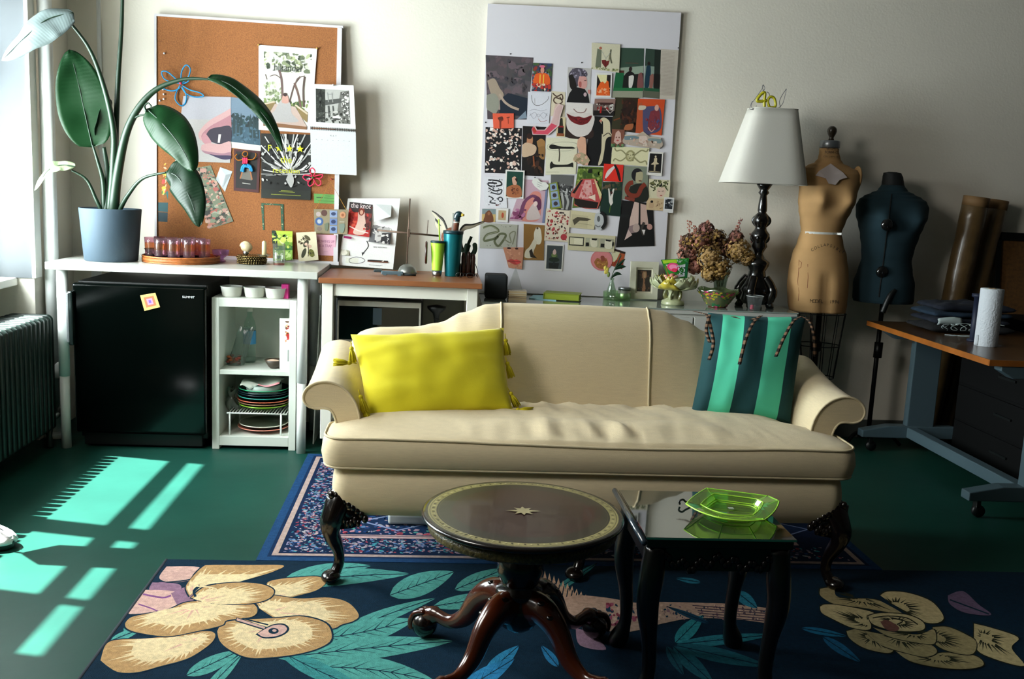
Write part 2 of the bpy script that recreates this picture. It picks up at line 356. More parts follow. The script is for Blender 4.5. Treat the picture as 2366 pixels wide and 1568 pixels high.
for lo, hi in ((.02, .30), (.36, .46), (.53, .63), (.70, .98)):
    MB().grid(lambda u, w_: Mx @ Vector((.02+.108*u*(1 if w_ < 2 else 1), .056*math.cos(PI*rl(lo, hi, w_))*math.sqrt(max(0, 1-(u*.93)**2.6)), .024+.05*math.sin(PI*rl(lo, hi, w_))*(1-.65*u*u))), 10, 6).build('strap', WR, t, True, solid=.005)
MB().grid(lambda u, w_: Mx @ Vector((.096+.034*u, .043*math.cos(PI*w_)*math.sqrt(max(0, 1-(.62+.37*u)**2.4))*1.35, .022+.036*math.sin(PI*w_)*(1-.75*u))), 6, 12).build('toe_cap', WR, t, True, solid=.006)
# leaf plant outside the frame whose blade throws the long dark shape on the sunny floor
t = thing('paddle_leaf_plant', 'paddle-leaved plant in a small pot by the radiator at the left', 'plant', (-1.78, 3.56, 0))
MB().lathe([(.0, 0), (.06, 0), (.075, .14), (.07, .14), (.058, .12), (0, .12)], (-1.78, 3.56, 0), 24).build('pot', mat('clay', '#7a4a38', .8), t, True)
MB().tube(spl([(-1.78, 3.56, .12), (-1.785, 3.55, .35), (-1.79, 3.535, .57)]), .006, 8).build('stem', mat('stem_green', '#1d4a26', .5), t, True)
MB().grid(lambda u, v_: Vector((-1.79-.02*v_+.01*abs(u-.5), 3.535+.10*v_+(u-.5)*.19*min(1, (.12+v_*6))*(1-max(0, v_-.85)*6), .56+1.15*v_)), 6, 20, uv=True).build('leaf', leafmat('leaf_green', '#12562a', '#7fae7a'), t, True, solid=.002)
# ================================================================ WHITE TABLE
LAM = mat('white_laminate', '#b9bab2', .25, coat=.2); LEG = mat('leg_white', '#dde0db', .3)
TT = thing('side_table', 'long white laminate table over the black fridge, telescopic round legs', 'table', (-1.24, 5.1, 0))
TZ = .940
c = [(-1.897, 4.80), (-.592, 4.80), (-.592, 5.40), (-1.897, 5.40)]
MB().box(-1.897, -.592, 4.80, 5.40, TZ-.036, TZ).build('tabletop', LAM, TT, bevel=.003)
for x, y in ((-1.84, 4.86), (-.672, 4.86), (-1.84, 5.34), (-.672, 5.34)):
    l = MB().tube([(x, y, 0), (x, y, .37)], .0235, 20).build('leg', LEG, TT, True)
    MB().tube([(x, y, .37), (x, y, TZ-.036)], .0262, 20).build('upper_tube', LEG, l, True)
# ================================================================ FRIDGE
BLK = mat('black_gloss', '#020504', .12, spec=.25, var=(1.2, .3)); BLK2 = mat('black_matte', '#070c0b', .45)
FR = thing('fridge', 'black undercounter fridge under the left half of the white table', 'fridge', (-1.46, 5.1, 0))
FX0, FX1 = -1.79, -1.145
MB().box(FX0+.01, FX1-.005, 4.90, 5.42, .05, .845).build('body', BLK2, FR, bevel=.006)
MB().box(FX0, FX1, 4.845, 4.895, .085, .838).build('door', BLK, FR, bevel=.012, seg=4)
MB().box(FX0+.03, FX1-.03, 4.885, 4.93, .012, .075).build('kick_plate', BLK2, FR, bevel=.004)
MB().box(FX0-.012, FX0+.012, 4.815, 4.85, .53, .80).build('handle', mat('handle_black', '#1b2422', .2, coat=.5), FR, bevel=.008)
MB().box(FX0-.018, FX0-.005, 4.812, 4.848, .545, .79).build('handle_strip', mat('handle_chrome', '#c9ced0', .25, .8), FR, bevel=.004)
lg = MB(); a0 = P(421, 688, 4.843); art(lg, [('t', 'SUMMIT', 0, 0, 1, '#d6dcda', 'l', 1.1)], lambda u, v_, k: Vector((a0.x+u*.011, 4.8435, a0.z-v_*.011)), 0, 1)
lo_ = lg.build('brand_plate', PRINT, FR); lo_['label'] = 'white maker lettering on the door'
for x in (FX0+.05, FX1-.05): MB().lathe([(.018, 0), (.018, .05)], (x, 4.96, 0), 12).build('foot', BLK2, FR)
card('square_magnet', [(324, 682), (359, 676), (370, 709), (334, 718)], [('r', .02, .02, .98, .98, '#e8a85a'), ('r', .17, .17, .83, .83, '#e8603c'), ('r', .32, .3, .68, .7, '#c77fae'), ('r', .42, .4, .58, .6, '#6a4a9a')],
     'small orange and red square card stuck on the black fridge door', 'magnet', Y=4.842, base='#dcb06a', thick=.002)
# ================================================================ WHITE SHELF CABINET
SH = mat('shelf_white', '#cfd4c9', .4); CB = thing('shelf_cabinet', 'white two-tier open shelf cabinet standing beside the black fridge', 'cabinet', (-.91, 5.1, 0))
cx0, cx1, cy0, cy1, ct = -1.128, -.706, 4.895, 5.30, .785; th = .036
MB().box(cx0, cx0+th, cy0, cy1, .0, ct).build('side_panel', SH, CB, bevel=.002); MB().box(cx1-th, cx1, cy0, cy1, .0, ct).build('side_panel', SH, CB, bevel=.002)
MB().box(cx0+th, cx1-th, cy0, cy1, ct-.045, ct).build('top_panel', SH, CB, bevel=.002); MB().box(cx0+th, cx1-th, cy0, cy1, .02, .07).build('bottom_panel', SH, CB, bevel=.002)
MB().box(cx0+th, cx1-th, cy0+.005, cy1, .392, .416).build('shelf', SH, CB, bevel=.002); MB().box(cx0+th, cx1-th, cy1-.012, cy1-.002, .07, ct-.045).build('back_panel', SH, CB)
# ramekins + pink box on the cabinet
CER = mat('white_ceramic', '#d8d8ce', .3)
rm = thing('ramekin', 'fluted white ramekin nearest the fridge on the cabinet top', 'bowl', (-1.045, 4.97, ct), 'white ramekins')
m = MB(); pr = [(.0, 0), (.042, 0), (.046, .006), (.054, .048), (.056, .052), (.052, .053), (.046, .012), (0, .009)]; vs = []; N = 64
for r_, z in pr:
    for k in range(N): q = r_*(1+(.014*math.cos(k*PI) if .004 < z < .047 and r_ > .045 else 0)); vs.append((-1.045+q*math.cos(2*PI*k/N), 4.97+q*math.sin(2*PI*k/N), ct+z))
m.add(vs, [(j*N+k, j*N+(k+1) % N, (j+1)*N+(k+1) % N, (j+1)*N+k) for j in range(len(pr)-1) for k in range(N)]).build('bowl', CER, rm, True)
MB().tube([(-1.045+.0545*math.cos(a*PI/20), 4.97+.0545*math.sin(a*PI/20), ct+.051) for a in range(40)], .0025, 6, closed=True).build('rim', CER, rm, True)
dup(rm, (.115, .0, 0), 'fluted white ramekin in the middle of three on the cabinet top'); dup(rm, (.222, -.006, 0), 'fluted white ramekin beside the pink box')
tag(MB().box(-.792, -.757, 4.95, 5.0, ct, ct+.073).build('pink_box', mat('pink_card', '#d8338a', .5, var=(60, .15)), bevel=.001), 'small upright bright pink box at the end of the ramekins', 'box')
# upper shelf
zs = .416
t = thing('snack_bag', 'clear plastic bag of snacks slumped against the shelf wall, blue label', 'bag', (-1.03, 5.03, zs))
BAG = glass('bag_film', '#c7d6d0', 1.5, .16, .12)
def sack(u, v_, x0=-1.04, y0=5.03, h=.2, w=.085, lean=.035):
    a = 2*PI*u; r_ = w*.5*(1-.15*v_)*(1+.12*math.sin(5*a+3*v_)); f_ = (1-v_)**.35
    return Vector((x0+lean*v_*1.6+r_*math.cos(a), y0+r_*math.sin(a)*.55*f_+.02*v_, zs+h*v_+.006*math.sin(9*a)*v_))
MB().grid(sack, 30, 12).build('film', BAG, t, True)
m = MB(); rg = random.Random(4)
for i in range(26): m.ball((-1.045+rg.uniform(-.03, .03), 5.03+rg.uniform(-.017, .017), zs+.012+rg.random()*.045), (.011, .009, .006), 8, 6, rg.randrange(2), Matrix.Rotation(rg.random()*3, 3, 'X'))
sn = m.build('snacks', [mat('snack_a', '#a4562a', .7), mat('snack_b', '#8a3a2c', .7)], t, True); sn['kind'] = 'stuff'
t = thing('water_bottle', 'clear plastic bottle with a blue label behind the snack bag', 'bottle', (-.985, 5.13, zs))
MB().lathe([(0, 0), (.03, 0), (.033, .01), (.033, .06), (.031, .08), (.033, .1), (.033, .19), (.026, .22), (.013, .25), (.013, .275)], (-.985, 5.13, zs), 24).build('body', glass('pet', '#dfeee8', 1.5, .08), t, True)
MB().lathe([(.0335, .10), (.0335, .17)], (-.985, 5.13, zs), 24, caps=False).build('wrap', mat('blue_label', '#2f86b8', .5), t, True)
MB().lathe([(.015, .272), (.015, .29), (0, .291)], (-.985, 5.13, zs), 16).build('cap', CER, t, True)
t = thing('wooden_bowl', 'small dark wooden bowl of pale salt on the upper shelf', 'bowl', (-.83, 4.98, zs))
MB().lathe([(0, 0), (.02, 0), (.03, .01), (.05, .045), (.047, .046), (.028, .014), (0, .012)], (-.83, 4.98, zs), 28).build('bowl', mat('dark_wood_bowl', '#3a3226', .5), t, True)
MB().lathe([(.0, .045), (.02, .044), (.043, .038)], (-.84, 4.98, zs), 20, caps=False, sx=.8).build('salt', mat('salt', '#d9b8a0', .9, bump=(200, .6)), t, True)
fb = thing('flower_box', 'white box printed with red flowers at the right of the upper shelf', 'box', (-.76, 5.0, zs))
MB().box(-.792, -.745, 4.94, 5.06, zs, zs+.222).build('carton', mat('box_white', '#dfe2dc', .5), fb, bevel=.001)
card('printed_front', [(646, 735), (684, 736), (682, 852), (646, 852)], [('n', .35, .05, .98, .5, 34, .035, 3, ['#7c2a22', '#a8352c', '#c98a5a', '#d9b08a', '#5c3a22']), ('n', .4, .3, .9, .42, 16, .04, 8, ['#a32020', '#c03028']), ('l', [(.55, .62), (.55, .85)], .03, '#8a8f8a', 1), ('l', [(.7, .6), (.7, .86)], .02, '#9a9f9a', 1), ('l', [(.85, .58), (.85, .88)], .03, '#8a8f8a', 1), ('l', [(.62, .64), (.62, .8)], .02, '#9a9f9a', 1)], None, '', Y=4.9395, base='#dfe2dc', parent=fb, thick=.0005)
# lower shelf: wire rack, plates, tub
RK = thing('wire_rack', 'white coated wire shelf rack straddling the lower plates', 'rack', (-.9, 5.0, .07)); m = MB(); zr = .185
for y in (4.925, 5.17): m.tube([(-1.06, y, zr), (-.755, y, zr)], .004, 8)
for i in range(20): x = -1.05+i*.0153; m.tube([(x, 4.925, zr), (x, 5.17, zr)], .0022, 6)
m.build('wire_top', LEG, RK, True)
for x in (-1.045, -.785):
    for y in (4.925, 5.17): MB().tube([(x, y, .07), (x, y, zr)], .0048, 8).build('leg', LEG, RK, True)
def plate(nm, label, cx, cy, z, r_, h, c1, c2, gr='stacked plates on the lower shelf'):
    t = thing(nm, label, 'plate', (cx, cy, z), gr)
    MB().lathe([(0, .001), (r_*.55, 0), (r_*.6, .003), (r_*.97, h), (r_, h+.001), (r_*.985, h+.004), (r_*.62, .007), (0, .006)], (cx, cy, z), 48).build('dish', mat(nm+c1[1:], c1, .3), t, True)
    MB().tube([(cx+r_*math.cos(k*PI/24), cy+r_*math.sin(k*PI/24), z+h+.002) for k in range(48)], .0028, 6, closed=True).build('rim', mat(nm+c2[1:], c2, .3), t, True)
px, py = -.895, 5.055
for nm, lab, z, r_, h, c1, c2 in [('plate', 'lime green plate at the bottom of the raised stack', .190, .126, .022, '#4c8a1a', '#86b82e'), ('plate', 'dark red plate above the lime green one', .204, .130, .022, '#5a1c14', '#8a6a50'), ('plate', 'plate with a salmon orange rim in the raised stack', .216, .133, .024, '#3a0e0c', '#c8674a'),
    ('plate', 'dark blue plate with a teal rim', .232, .131, .026, '#06222c', '#2f9a8c'), ('plate', 'plain navy plate in the middle of the raised stack', .246, .130, .028, '#04161e', '#06242c'), ('plate', 'second navy plate just under the green-rimmed one', .256, .129, .028, '#04161e', '#0a2a30'), ('plate', 'dark plate with a bright green rim on top of the stack', .268, .128, .03, '#06302a', '#2f9f70'),
    ('plate', 'large pink plate under the wire rack', .072, .132, .02, '#a8604c', '#d98b78'), ('plate', 'off-white plate resting on the pink one under the rack', .084, .124, .024, '#6f7862', '#e0e2d2')]:
    plate(nm, lab, px+(.0 if z > .1 else -.0), py, z, r_, h, c1, c2)
t = thing('food_tub', 'round clear plastic tub with a bagged lid on top of the plates', 'tub', (px, 5.03, .29))
MB().lathe([(0, 0), (.085, 0), (.09, .01), (.092, .045), (.088, .045), (.085, .012), (0, .01)], (px+.005, 5.03, .279), 36).build('tub', mat('frosted_plastic', '#9fb3a6', .4, trans=.2), t, True)
m = MB().grid(lambda u, v_: Vector((px-.10+.2*u, 4.935+.17*v_+.012*math.sin(5*u), .329+.01*math.sin(7*u+4*v_)+.01*v_-(.038*max(0, 1-abs(u-.25)*5) if v_ < .1 else 0)+.012*u)), 18, 10, mfn=lambda u, v_: 1 if u > .45 and v_ < .12 else 0)
m.build('lid_bag', [mat('frosted_film', '#c5cdc0', .35), mat('pink_band', '#d98c92', .5)], t, True, solid=.004)
t = thing('crumpled_bag', 'crumpled clear plastic bag tucked left of the plate stack', 'bag', (-1.05, 5.03, .19))
MB().grid(lambda u, v_: Vector((-1.052+.03*math.cos(2*PI*u)*(1-.5*v_)+.012*math.sin(13*u+9*v_), 5.02+.04*math.sin(2*PI*u)*(1-.4*v_), .19+.10*v_+.014*math.sin(17*u+5*v_))), 34, 14).build('film', glass('bag_film2', '#b9c3ba', 1.6, .3, .15), t, True)
# ================================================================ KITCHEN CART
CART = thing('kitchen_cart', 'white kitchen trolley with a brown wooden top, microwave on its shelf', 'cart', (-.19, 5.1, 0))
WP = mat('cart_white', '#dcdbce', .45); WTOP = mat('cart_wood', '#8a5430', .4, var=(6, .2, (1, 8, 8)), bump=(60, .15))
kx0, kx1, ky0, ky1 = -.588, .225, 4.80, 5.38
MB().box(kx0, kx1, ky0, ky1, .887, .915).build('worktop', WTOP, CART, bevel=.003)
for x in (kx0+.015, kx1-.075):
    for y in (4.83, 5.30): MB().box(x, x+.055, y, y+.055, .085, .886).build('leg', WP, CART, bevel=.003)
for x in (kx0+.042, kx1-.048):
    for y in (4.857, 5.327):
        w_ = MB().lathe([(.0, -.012), (.036, -.012), (.038, 0), (.036, .012), (0, .012)], (x, y, .038), 20, Matrix.Rotation(PI/2, 4, 'Y')).build('caster', BLK2, CART, True)
        MB().box(x-.017, x+.017, y-.012, y+.012, .06, .088).build('fork', mat('steel', '#a9adab', .3, 1), w_)
MB().box(kx0+.07, kx1-.075, 4.84, 4.86, .822, .886).build('apron', WP, CART, bevel=.002); MB().box(kx0+.03, kx0+.045, 4.88, 5.3, .822, .886).build('apron', WP, CART); MB().box(kx1-.06, kx1-.045, 4.88, 5.3, .822, .886).build('apron', WP, CART)
MB().box(kx0+.02, kx1-.025, 4.84, 5.35, .515, .54).build('shelf', WP, CART, bevel=.002); MB().box(kx0+.07, kx1-.075, 4.845, 4.863, .37, .51).build('drawer_front', WP, CART, bevel=.002)
MB().box(kx0+.02, kx1-.025, 4.84, 5.35, .15, .175).build('shelf', WP, CART, bevel=.002)
MB().box(kx0+.03, kx1-.03, 5.33, 5.345, .175, .82).build('back_panel', mat('back_panel', '#8e948a', .7), CART)
MW = thing('microwave', 'silver framed microwave with a dark glass door on the cart shelf', 'microwave', (-.29, 5.0, .54)); SIL = mat('microwave_silver', '#b4b3aa', .35, .5)
mx0, mx1, my, mz0, mz1 = -.515, -.075, 4.93, .553, .79
MB().box(mx0, mx1, my+.012, 5.28, mz0, mz1+.012).build('housing', BLK2, MW, bevel=.006)
m = MB(); m.box(mx0+.01, mx1-.005, my, my+.02, mz1-.028, mz1); m.box(mx0+.01, mx1-.005, my, my+.02, mz0, mz0+.035); m.box(mx0+.01, mx0+.018, my, my+.02, mz0+.035, mz1-.028); m.box(mx1-.014, mx1-.005, my, my+.02, mz0+.035, mz1-.028)
m.build('door_frame', SIL, MW, bevel=.001); MB().box(mx0+.018, mx1-.014, my+.004, my+.016, mz0+.035, mz1-.028).build('door_glass', mat('door_glass', '#04090a', .08, coat=.5), MW)
MB().box(mx0+.19, mx0+.235, my+.002, my+.0045, mz1-.12, mz1-.035).build('painted_reflection', mat('sticker', '#26343a', .4), MW)  # reflection in the door glass, painted on as a thin paler plate
for x in (mx0+.04, mx1-.04):
    for y in (my+.05, 5.24): MB().lathe([(.012, 0), (.012, .014)], (x, y, .54), 12).build('foot', BLK2, MW)
t = thing('black_funnel', 'small black mushroom shaped stopper standing right of the microwave', 'stopper', (-.01, 5.0, .54))
MB().lathe([(.03, 0), (.03, .004), (.014, .02), (.012, .16), (.02, .19), (.048, .215), (.05, .228), (.0, .238)], (.0, 5.0, .54), 28).build('body', BLK2, t, True)
for k in range(2): MB().tube([(0, 5.0, .54+.16+.02*k), (.001, 5.0, .545+.16+.02*k)], .016, 12).build('ring', BLK2, t, True)
tag(MB().box(-.003, .003, 5.03, 5.36, .0, .80).build('thin_board', mat('panel_white', '#ccd3cd', .5)), 'thin white board standing on edge between the white table and the trolley', 'board')
o = bpy.data.objects['thin_board']; o.location = (-.632, 5.2, .0); o.rotation_euler = (0, R(1.9), 0)
# ================================================================ SIDEBOARD
SB = thing('sideboard', 'long low grey-white cabinet with a glass top behind the sofa', 'cabinet', (1.08, 5.25, 0)); SBM = mat('sideboard_grey', '#bfc1ba', .4)
bx0, bx1, by0, by1, bz = .24, 1.96, 5.06, 5.47, .795
MB().box(bx0+.01, bx1-.015, by0+.012, by1, .06, bz-.03).build('body', SBM, SB, bevel=.003)
MB().box(bx0, bx1, by0, by1, bz-.03, bz-.006).build('top_panel', SBM, SB, bevel=.003)
MB().box(bx0-.004, bx1+.004, by0-.004, by1, bz-.006, bz).build('glass_top', mat('glass_top', '#8f9c94', .06, coat=.6), SB, bevel=.001)
for i in range(3):
    x = bx0+.02+i*.565; d = MB().box(x, x+.557, by0-.004, by0+.012, .08, bz-.045).build('door', SBM, SB, bevel=.002)
    MB().box(x+.5, x+.515, by0-.02, by0-.004, .6, .72).build('handle', mat('steel', '#a9adab', .3, 1), d, bevel=.003)
MB().box(bx0+.04, bx1-.05, by0+.05, by1-.03, 0, .06).build('plinth', BLK2, SB)
# ================================================================ RUGS
PILE = mat('rug_pile', '#ffffff', .95, vc=True, var=(70, .22), bump=(350, .8, .004), sheen=.0, spec=.1)
def rug(name, corners, z, base, els, label, cat='rug', edge=None):
    mb = MB(); q = [Vector((x, y, z)) for x, y in corners]; n = 4
    mb.add([Vector((v.x, v.y, .001)) for v in q]+q, [(3, 2, 1, 0), (4, 5, 6, 7)]+[(i, (i+1) % 4, (i+1) % 4+4, i+4) for i in range(4)], 0, lin(base))
    art(mb, els, lambda u, v, k: F(u, v, z+.0000025*k), 0, 1)
    return tag(mb.build(name, PILE), label, cat)
rg = random.Random(11)
def W2(x, y, z=.008):   # floor point -> picture-independent helper used to lay the woven pattern out in rug coordinates
    return (x, y)
# woven navy rug: pattern laid out directly in metres
mb = MB(); z = .008
x0, x1, y0, y1 = -.63, 1.75, 3.41, 4.82
mb.add([(x0, y0, .001), (x1, y0, .001), (x1, y1, .001), (x0, y1, .001), (x0, y0, z), (x1, y0, z), (x1, y1, z), (x0, y1, z)], [(3, 2, 1, 0), (4, 5, 6, 7), (0, 1, 5, 4), (1, 2, 6, 5), (2, 3, 7, 6), (3, 0, 4, 7)], 0, lin('#1b4068'))
Wm, Hm = x1-x0, y1-y0
mpm = lambda u, v, k: Vector((x0+u*Wm, y1-v*Hm, z+.00004*k))
fx = lambda d: d/Wm; fy = lambda d: d/Hm
els = []
def ring(d, c): els.append(('r', fx(d), fy(d), 1-fx(d), 1-fy(d), c))
for d, c in ((.034, '#0c2648'), (.048, '#a8938c'), (.070, '#0c2140')): ring(d, c)
def floral(xa, ya, xb, yb, n, s, seed, cols): els.append(('n', fx(xa), fy(ya), fx(xb), fy(yb), n, s/Hm, seed, cols))
cols = ['#8f86a2', '#a88a94', '#5a7ba4', '#b09a9e', '#2a4a7a', '#8a3a48', '#3a8a94', '#9aa0a8']
B = .235
floral(.085, .085, B, Hm-.085, 1100, .0085, 1, cols); floral(B, .085, Wm-.085, B, 1500, .0085, 2, cols); floral(B, Hm-B, Wm-.085, Hm-.085, 600, .010, 3, cols); floral(B, Hm-.235, 1.2, Hm-.09, 500, .009, 5, cols)
for d, c in ((.240, '#b89a98'), (.262, '#0c2140'), (.268, '#b89a98'), (.276, '#0e2748')): ring(d, c)
floral(.28, .28, Wm-.28, Hm-.28, 2600, .013, 4, cols+['#1c3a6a', '#0c2140', '#b04a5a', '#c08a94', '#4a9a8a'])
for i in range(5):
    for j in range(3):
        cx_, cy_ = .5+i*.4, .42+j*.28; dx, dy = .15, .1
        els.append(('l', [(fx(cx_-dx), fy(cy_)), (fx(cx_), fy(cy_-dy)), (fx(cx_+dx), fy(cy_)), (fx(cx_), fy(cy_+dy)), (fx(cx_-dx), fy(cy_))], fy(.012), '#7f8fb4', 1)); els.append(('e', fx(cx_), fy(cy_), fx(.035), fy(.022), '#b0506a')); els.append(('e', fx(cx_), fy(cy_), fx(.018), fy(.011), '#c9aab0'))
art(mb, els, mpm, 0, Wm/Hm, .35)
tag(mb.build('woven_rug', PILE), 'navy oriental rug with pale double borders and small flowers under the sofa', 'rug')
# floral rug: shapes traced as (px, py) of the flat floor, converted to metres by F()
els = []
TEAL, TEAL2, NAVY, SAND, CREAM, PINK, MAUVE, LINE = '#4f9890', '#3a8686', '#0c2638', '#b08d60', '#dcc89e', '#c9a49a', '#8a6a80', '#0b2a3c'
def leaf(a, b, w, c=TEAL, bend=0, veins=5, vein=LINE):
    ax_, ay_ = a; bx_, by_ = b; dx, dy = bx_-ax_, by_-ay_; L = math.hypot(dx, dy); nx, ny = -dy/L, dx/L
    def pt(t, s): o = bend*math.sin(PI*t); return (ax_+dx*t+nx*(o+s), ay_+dy*t+ny*(o+s)*.75)
    A = [pt(t/10, w*math.sin(PI*(t/10)**.8)**.8) for t in range(11)]; Bq = [pt(t/10, -w*math.sin(PI*(t/10)**.8)**.8) for t in range(10, 0, -1)]
    els.append(('p', A+Bq, c)); els.append(('l', [pt(t/8, 0) for t in range(9)], max(2, w*.05), vein, 1))
    for i in range(veins):
        t = .12+.7*i/veins
        for s in (1, -1): els.append(('p', [pt(t-.004, 0), pt(t+.014, 0), pt(t+.17+.03*math.sin(i*2.1), s*w*(.62+.14*math.sin(i*1.7+s)))], vein))
def petal(c, tip, w, fr=16, base=SAND, lite=CREAM, pk=None, wob=.09, seed=0, out=LINE):
    rq = random.Random(seed); cx_, cy_ = c; dx, dy = tip[0]-cx_, tip[1]-cy_; L = math.hypot(dx, dy); nx, ny = -dy/L, dx/L
    pts = []
    for i in range(25):
        a = PI*(i/24)-PI/2; rr = 1+wob*math.sin(i*2.1+seed); s = math.sin(a)*w*rr; t = (math.cos(a)**.6 if math.cos(a) > 0 else 0)*.98
        t = (t*.75+.25*(1-abs(math.sin(a)))) if False else t
        wd = s*(.35+.65*min(1, t*1.3)) if t < .75 else s
        pts.append((cx_+dx*t+nx*s*(1 if t > .3 else .45+t*1.8), cy_+dy*t+ny*s*(1 if t > .3 else .45+t*1.8)))
    if out: els.append(('p', [(cx_+(p[0]-cx_)*1.025+dx*.01, cy_+(p[1]-cy_)*1.025+dy*.01) for p in pts], out))
    els.append(('p', pts, base))
    els.append(('p', [(cx_+(p[0]-cx_)*.62, cy_+(p[1]-cy_)*.62) for p in pts], lite))
    if pk: [els.append(('p', [(cx_+dx*.12+nx*w*(j-1.5)*.12, cy_+dy*.12+ny*w*(j-1.5)*.12), (cx_+dx*.12+nx*w*(j-1.5)*.2+4, cy_+dy*.12+ny*w*(j-1.5)*.2+3), (cx_+dx*(.62+.05*(j%2))+nx*w*(j-1.5)*.36, cy_+dy*(.62+.05*(j%2))+ny*w*(j-1.5)*.36)], '#cfae98')) for j in range(4)]
    for i in range(fr):
        f_ = (i+.5)/fr*2-1; j = int((f_+1)/2*24); p = pts[j]; e = rq.uniform(.74, .99)
        q1 = (cx_+(p[0]-cx_)*.5, cy_+(p[1]-cy_)*.5); ex, ey = cx_+(p[0]-cx_)*e, cy_+(p[1]-cy_)*e; ww = w*rq.uniform(.9, 1.5)/fr
        vx, vy = (p[0]-cx_), (p[1]-cy_); ll = math.hypot(vx, vy) or 1
        els.append(('p', [(q1[0]-vy/ll*ww, q1[1]+vx/ll*ww), (q1[0]+vy/ll*ww, q1[1]-vx/ll*ww), (ex, ey)], lite))
# mauve flower at the corner
els += [('s', [(385, 1308), (460, 1310), (452, 1335), (400, 1345), (368, 1335)], PINK), ('s', [(352, 1345), (410, 1348), (415, 1362), (365, 1372), (345, 1362)], MAUVE), ('s', [(335, 1362), (400, 1365), (425, 1380), (395, 1405), (300, 1418), (310, 1395)], PINK), ('s', [(395, 1370), (440, 1355), (445, 1400), (415, 1402)], MAUVE),
        ('l', [(330, 1372), (375, 1380), (395, 1375)], 4, '#7a4a80'), ('l', [(320, 1395), (350, 1405), (365, 1412)], 3, '#7a4a80'), ('l', [(380, 1345), (430, 1340), (460, 1330)], 3, LINE), ('s', [(350, 1350), (375, 1344), (400, 1352), (380, 1360)], MAUVE)]
# big leaves
leaf((655, 1338), (860, 1306), 22, TEAL, -6); leaf((640, 1350), (950, 1325), 26, TEAL, -8); leaf((900, 1375), (1050, 1320), 34, TEAL, 0); leaf((1050, 1362), (1170, 1312), 22, TEAL); leaf((975, 1385), (940, 1305), 30, TEAL2) if False else None
leaf((730, 1495), (1010, 1380), 22, TEAL, -10); leaf((700, 1480), (960, 1430), 40, TEAL, 8, 7); leaf((640, 1520), (1050, 1480), 36, TEAL, -4, 7); leaf((720, 1540), (1010, 1575), 40, TEAL, -14, 7); leaf((640, 1500), (860, 1600), 26, TEAL2, 6)
leaf((1000, 1400), (1180, 1372), 22, TEAL); leaf((430, 1560), (560, 1500), 22, TEAL); leaf((470, 1600), (560, 1510), 14, TEAL); leaf((300, 1470), (290, 1440), 10, TEAL); leaf((255, 1480), (330, 1450), 12, TEAL)
leaf((1120, 1560), (1200, 1490), 20, '#2f86b0'); leaf((1060, 1600), (1190, 1520), 26, '#2a7aa8'); leaf((1290, 1540), (1250, 1490), 12, '#2a7aa8'); leaf((1380, 1300), (1200, 1420), 10, TEAL2)
# tawny hibiscus: each petal outline followed by hand, cream streaks running out from its throat
def opetal(pts, c, base=SAND, lite=CREAM, n=26, inner=.66, sd=0, out=LINE, dark=False):
    rq = random.Random(sd); q = [(v.x, v.y) for v in spl([(a, b, 0) for a, b in pts+[pts[0]]], 6)][:-1]; cx_, cy_ = c; mx = sum(p[0] for p in q)/len(q); my = sum(p[1] for p in q)/len(q)
    if out: els.append(('p', [(mx+(p[0]-mx)*1.02+(1.2 if p[0] > mx else -1.2), my+(p[1]-my)*1.03+(1.2 if p[1] > my else -1.2)) for p in q], out))
    els.append(('p', q, base))
    if not dark: els.append(('p', [(cx_+(p[0]-cx_)*inner, cy_+(p[1]-cy_)*inner) for p in q], lite))
    L = len(q)
    for i in range(n):
        p = q[int(L*(i+rq.random()*.7)/n) % L]; d = math.hypot(p[0]-cx_, p[1]-cy_)
        if d < 18: continue
        s0 = (.45 if not dark else .3); e = rq.uniform(.76, .95) if not dark else rq.uniform(.55, .8); ux, uy = (p[0]-cx_)/d, (p[1]-cy_)/d; w_ = rq.uniform(2.5, 5) if not dark else rq.uniform(1, 2)
        a_ = (cx_+(p[0]-cx_)*s0, cy_+(p[1]-cy_)*s0); els.append(('p', [(a_[0]-uy*w_*1.6, a_[1]+ux*w_), (a_[0]+uy*w_*1.6, a_[1]-ux*w_), (cx_+(p[0]-cx_)*e, cy_+(p[1]-cy_)*e)], lite if not dark else '#2c2f20'))
    if not dark:
        for i in range(5): a = rq.random()*6.28; p = q[int(rq.random()*L)]; k0, k1 = .12, rq.uniform(.35, .55); els.append(('p', [(cx_+(p[0]-cx_)*k0-3, cy_+(p[1]-cy_)*k0), (cx_+(p[0]-cx_)*k0+3, cy_+(p[1]-cy_)*k0+2), (cx_+(p[0]-cx_)*k1, cy_+(p[1]-cy_)*k1)], '#d3a794'))
Z5 = lambda L: [(x/2.97, 1040+y/2.97) for x, y in L]
opetal(Z5([(1300, 1000), (1275, 940), (1310, 880), (1390, 800), (1450, 786), (1700, 786), (1940, 788), (1890, 825), (1780, 862), (1600, 908), (1420, 930)]), (441, 1368), sd=1)
opetal(Z5([(1750, 1050), (1870, 985), (1830, 915), (1900, 885), (2050, 870), (2180, 866), (2240, 900), (2170, 960), (2010, 1005), (1860, 1048)]), (600, 1385), sd=2)
opetal([(585, 1395), (620, 1375), (690, 1382), (760, 1380), (805, 1392), (829, 1420), (816, 1434), (790, 1442), (765, 1452), (700, 1448), (640, 1430)], (625, 1412), n=34, sd=3)
opetal(Z5([(690, 1440), (725, 1335), (800, 1300), (1000, 1290), (1180, 1270), (1400, 1240), (1475, 1258), (1450, 1320), (1340, 1400), (1250, 1440), (1100, 1480), (950, 1520), (820, 1522), (745, 1485)]), (440, 1478), n=40, sd=4)
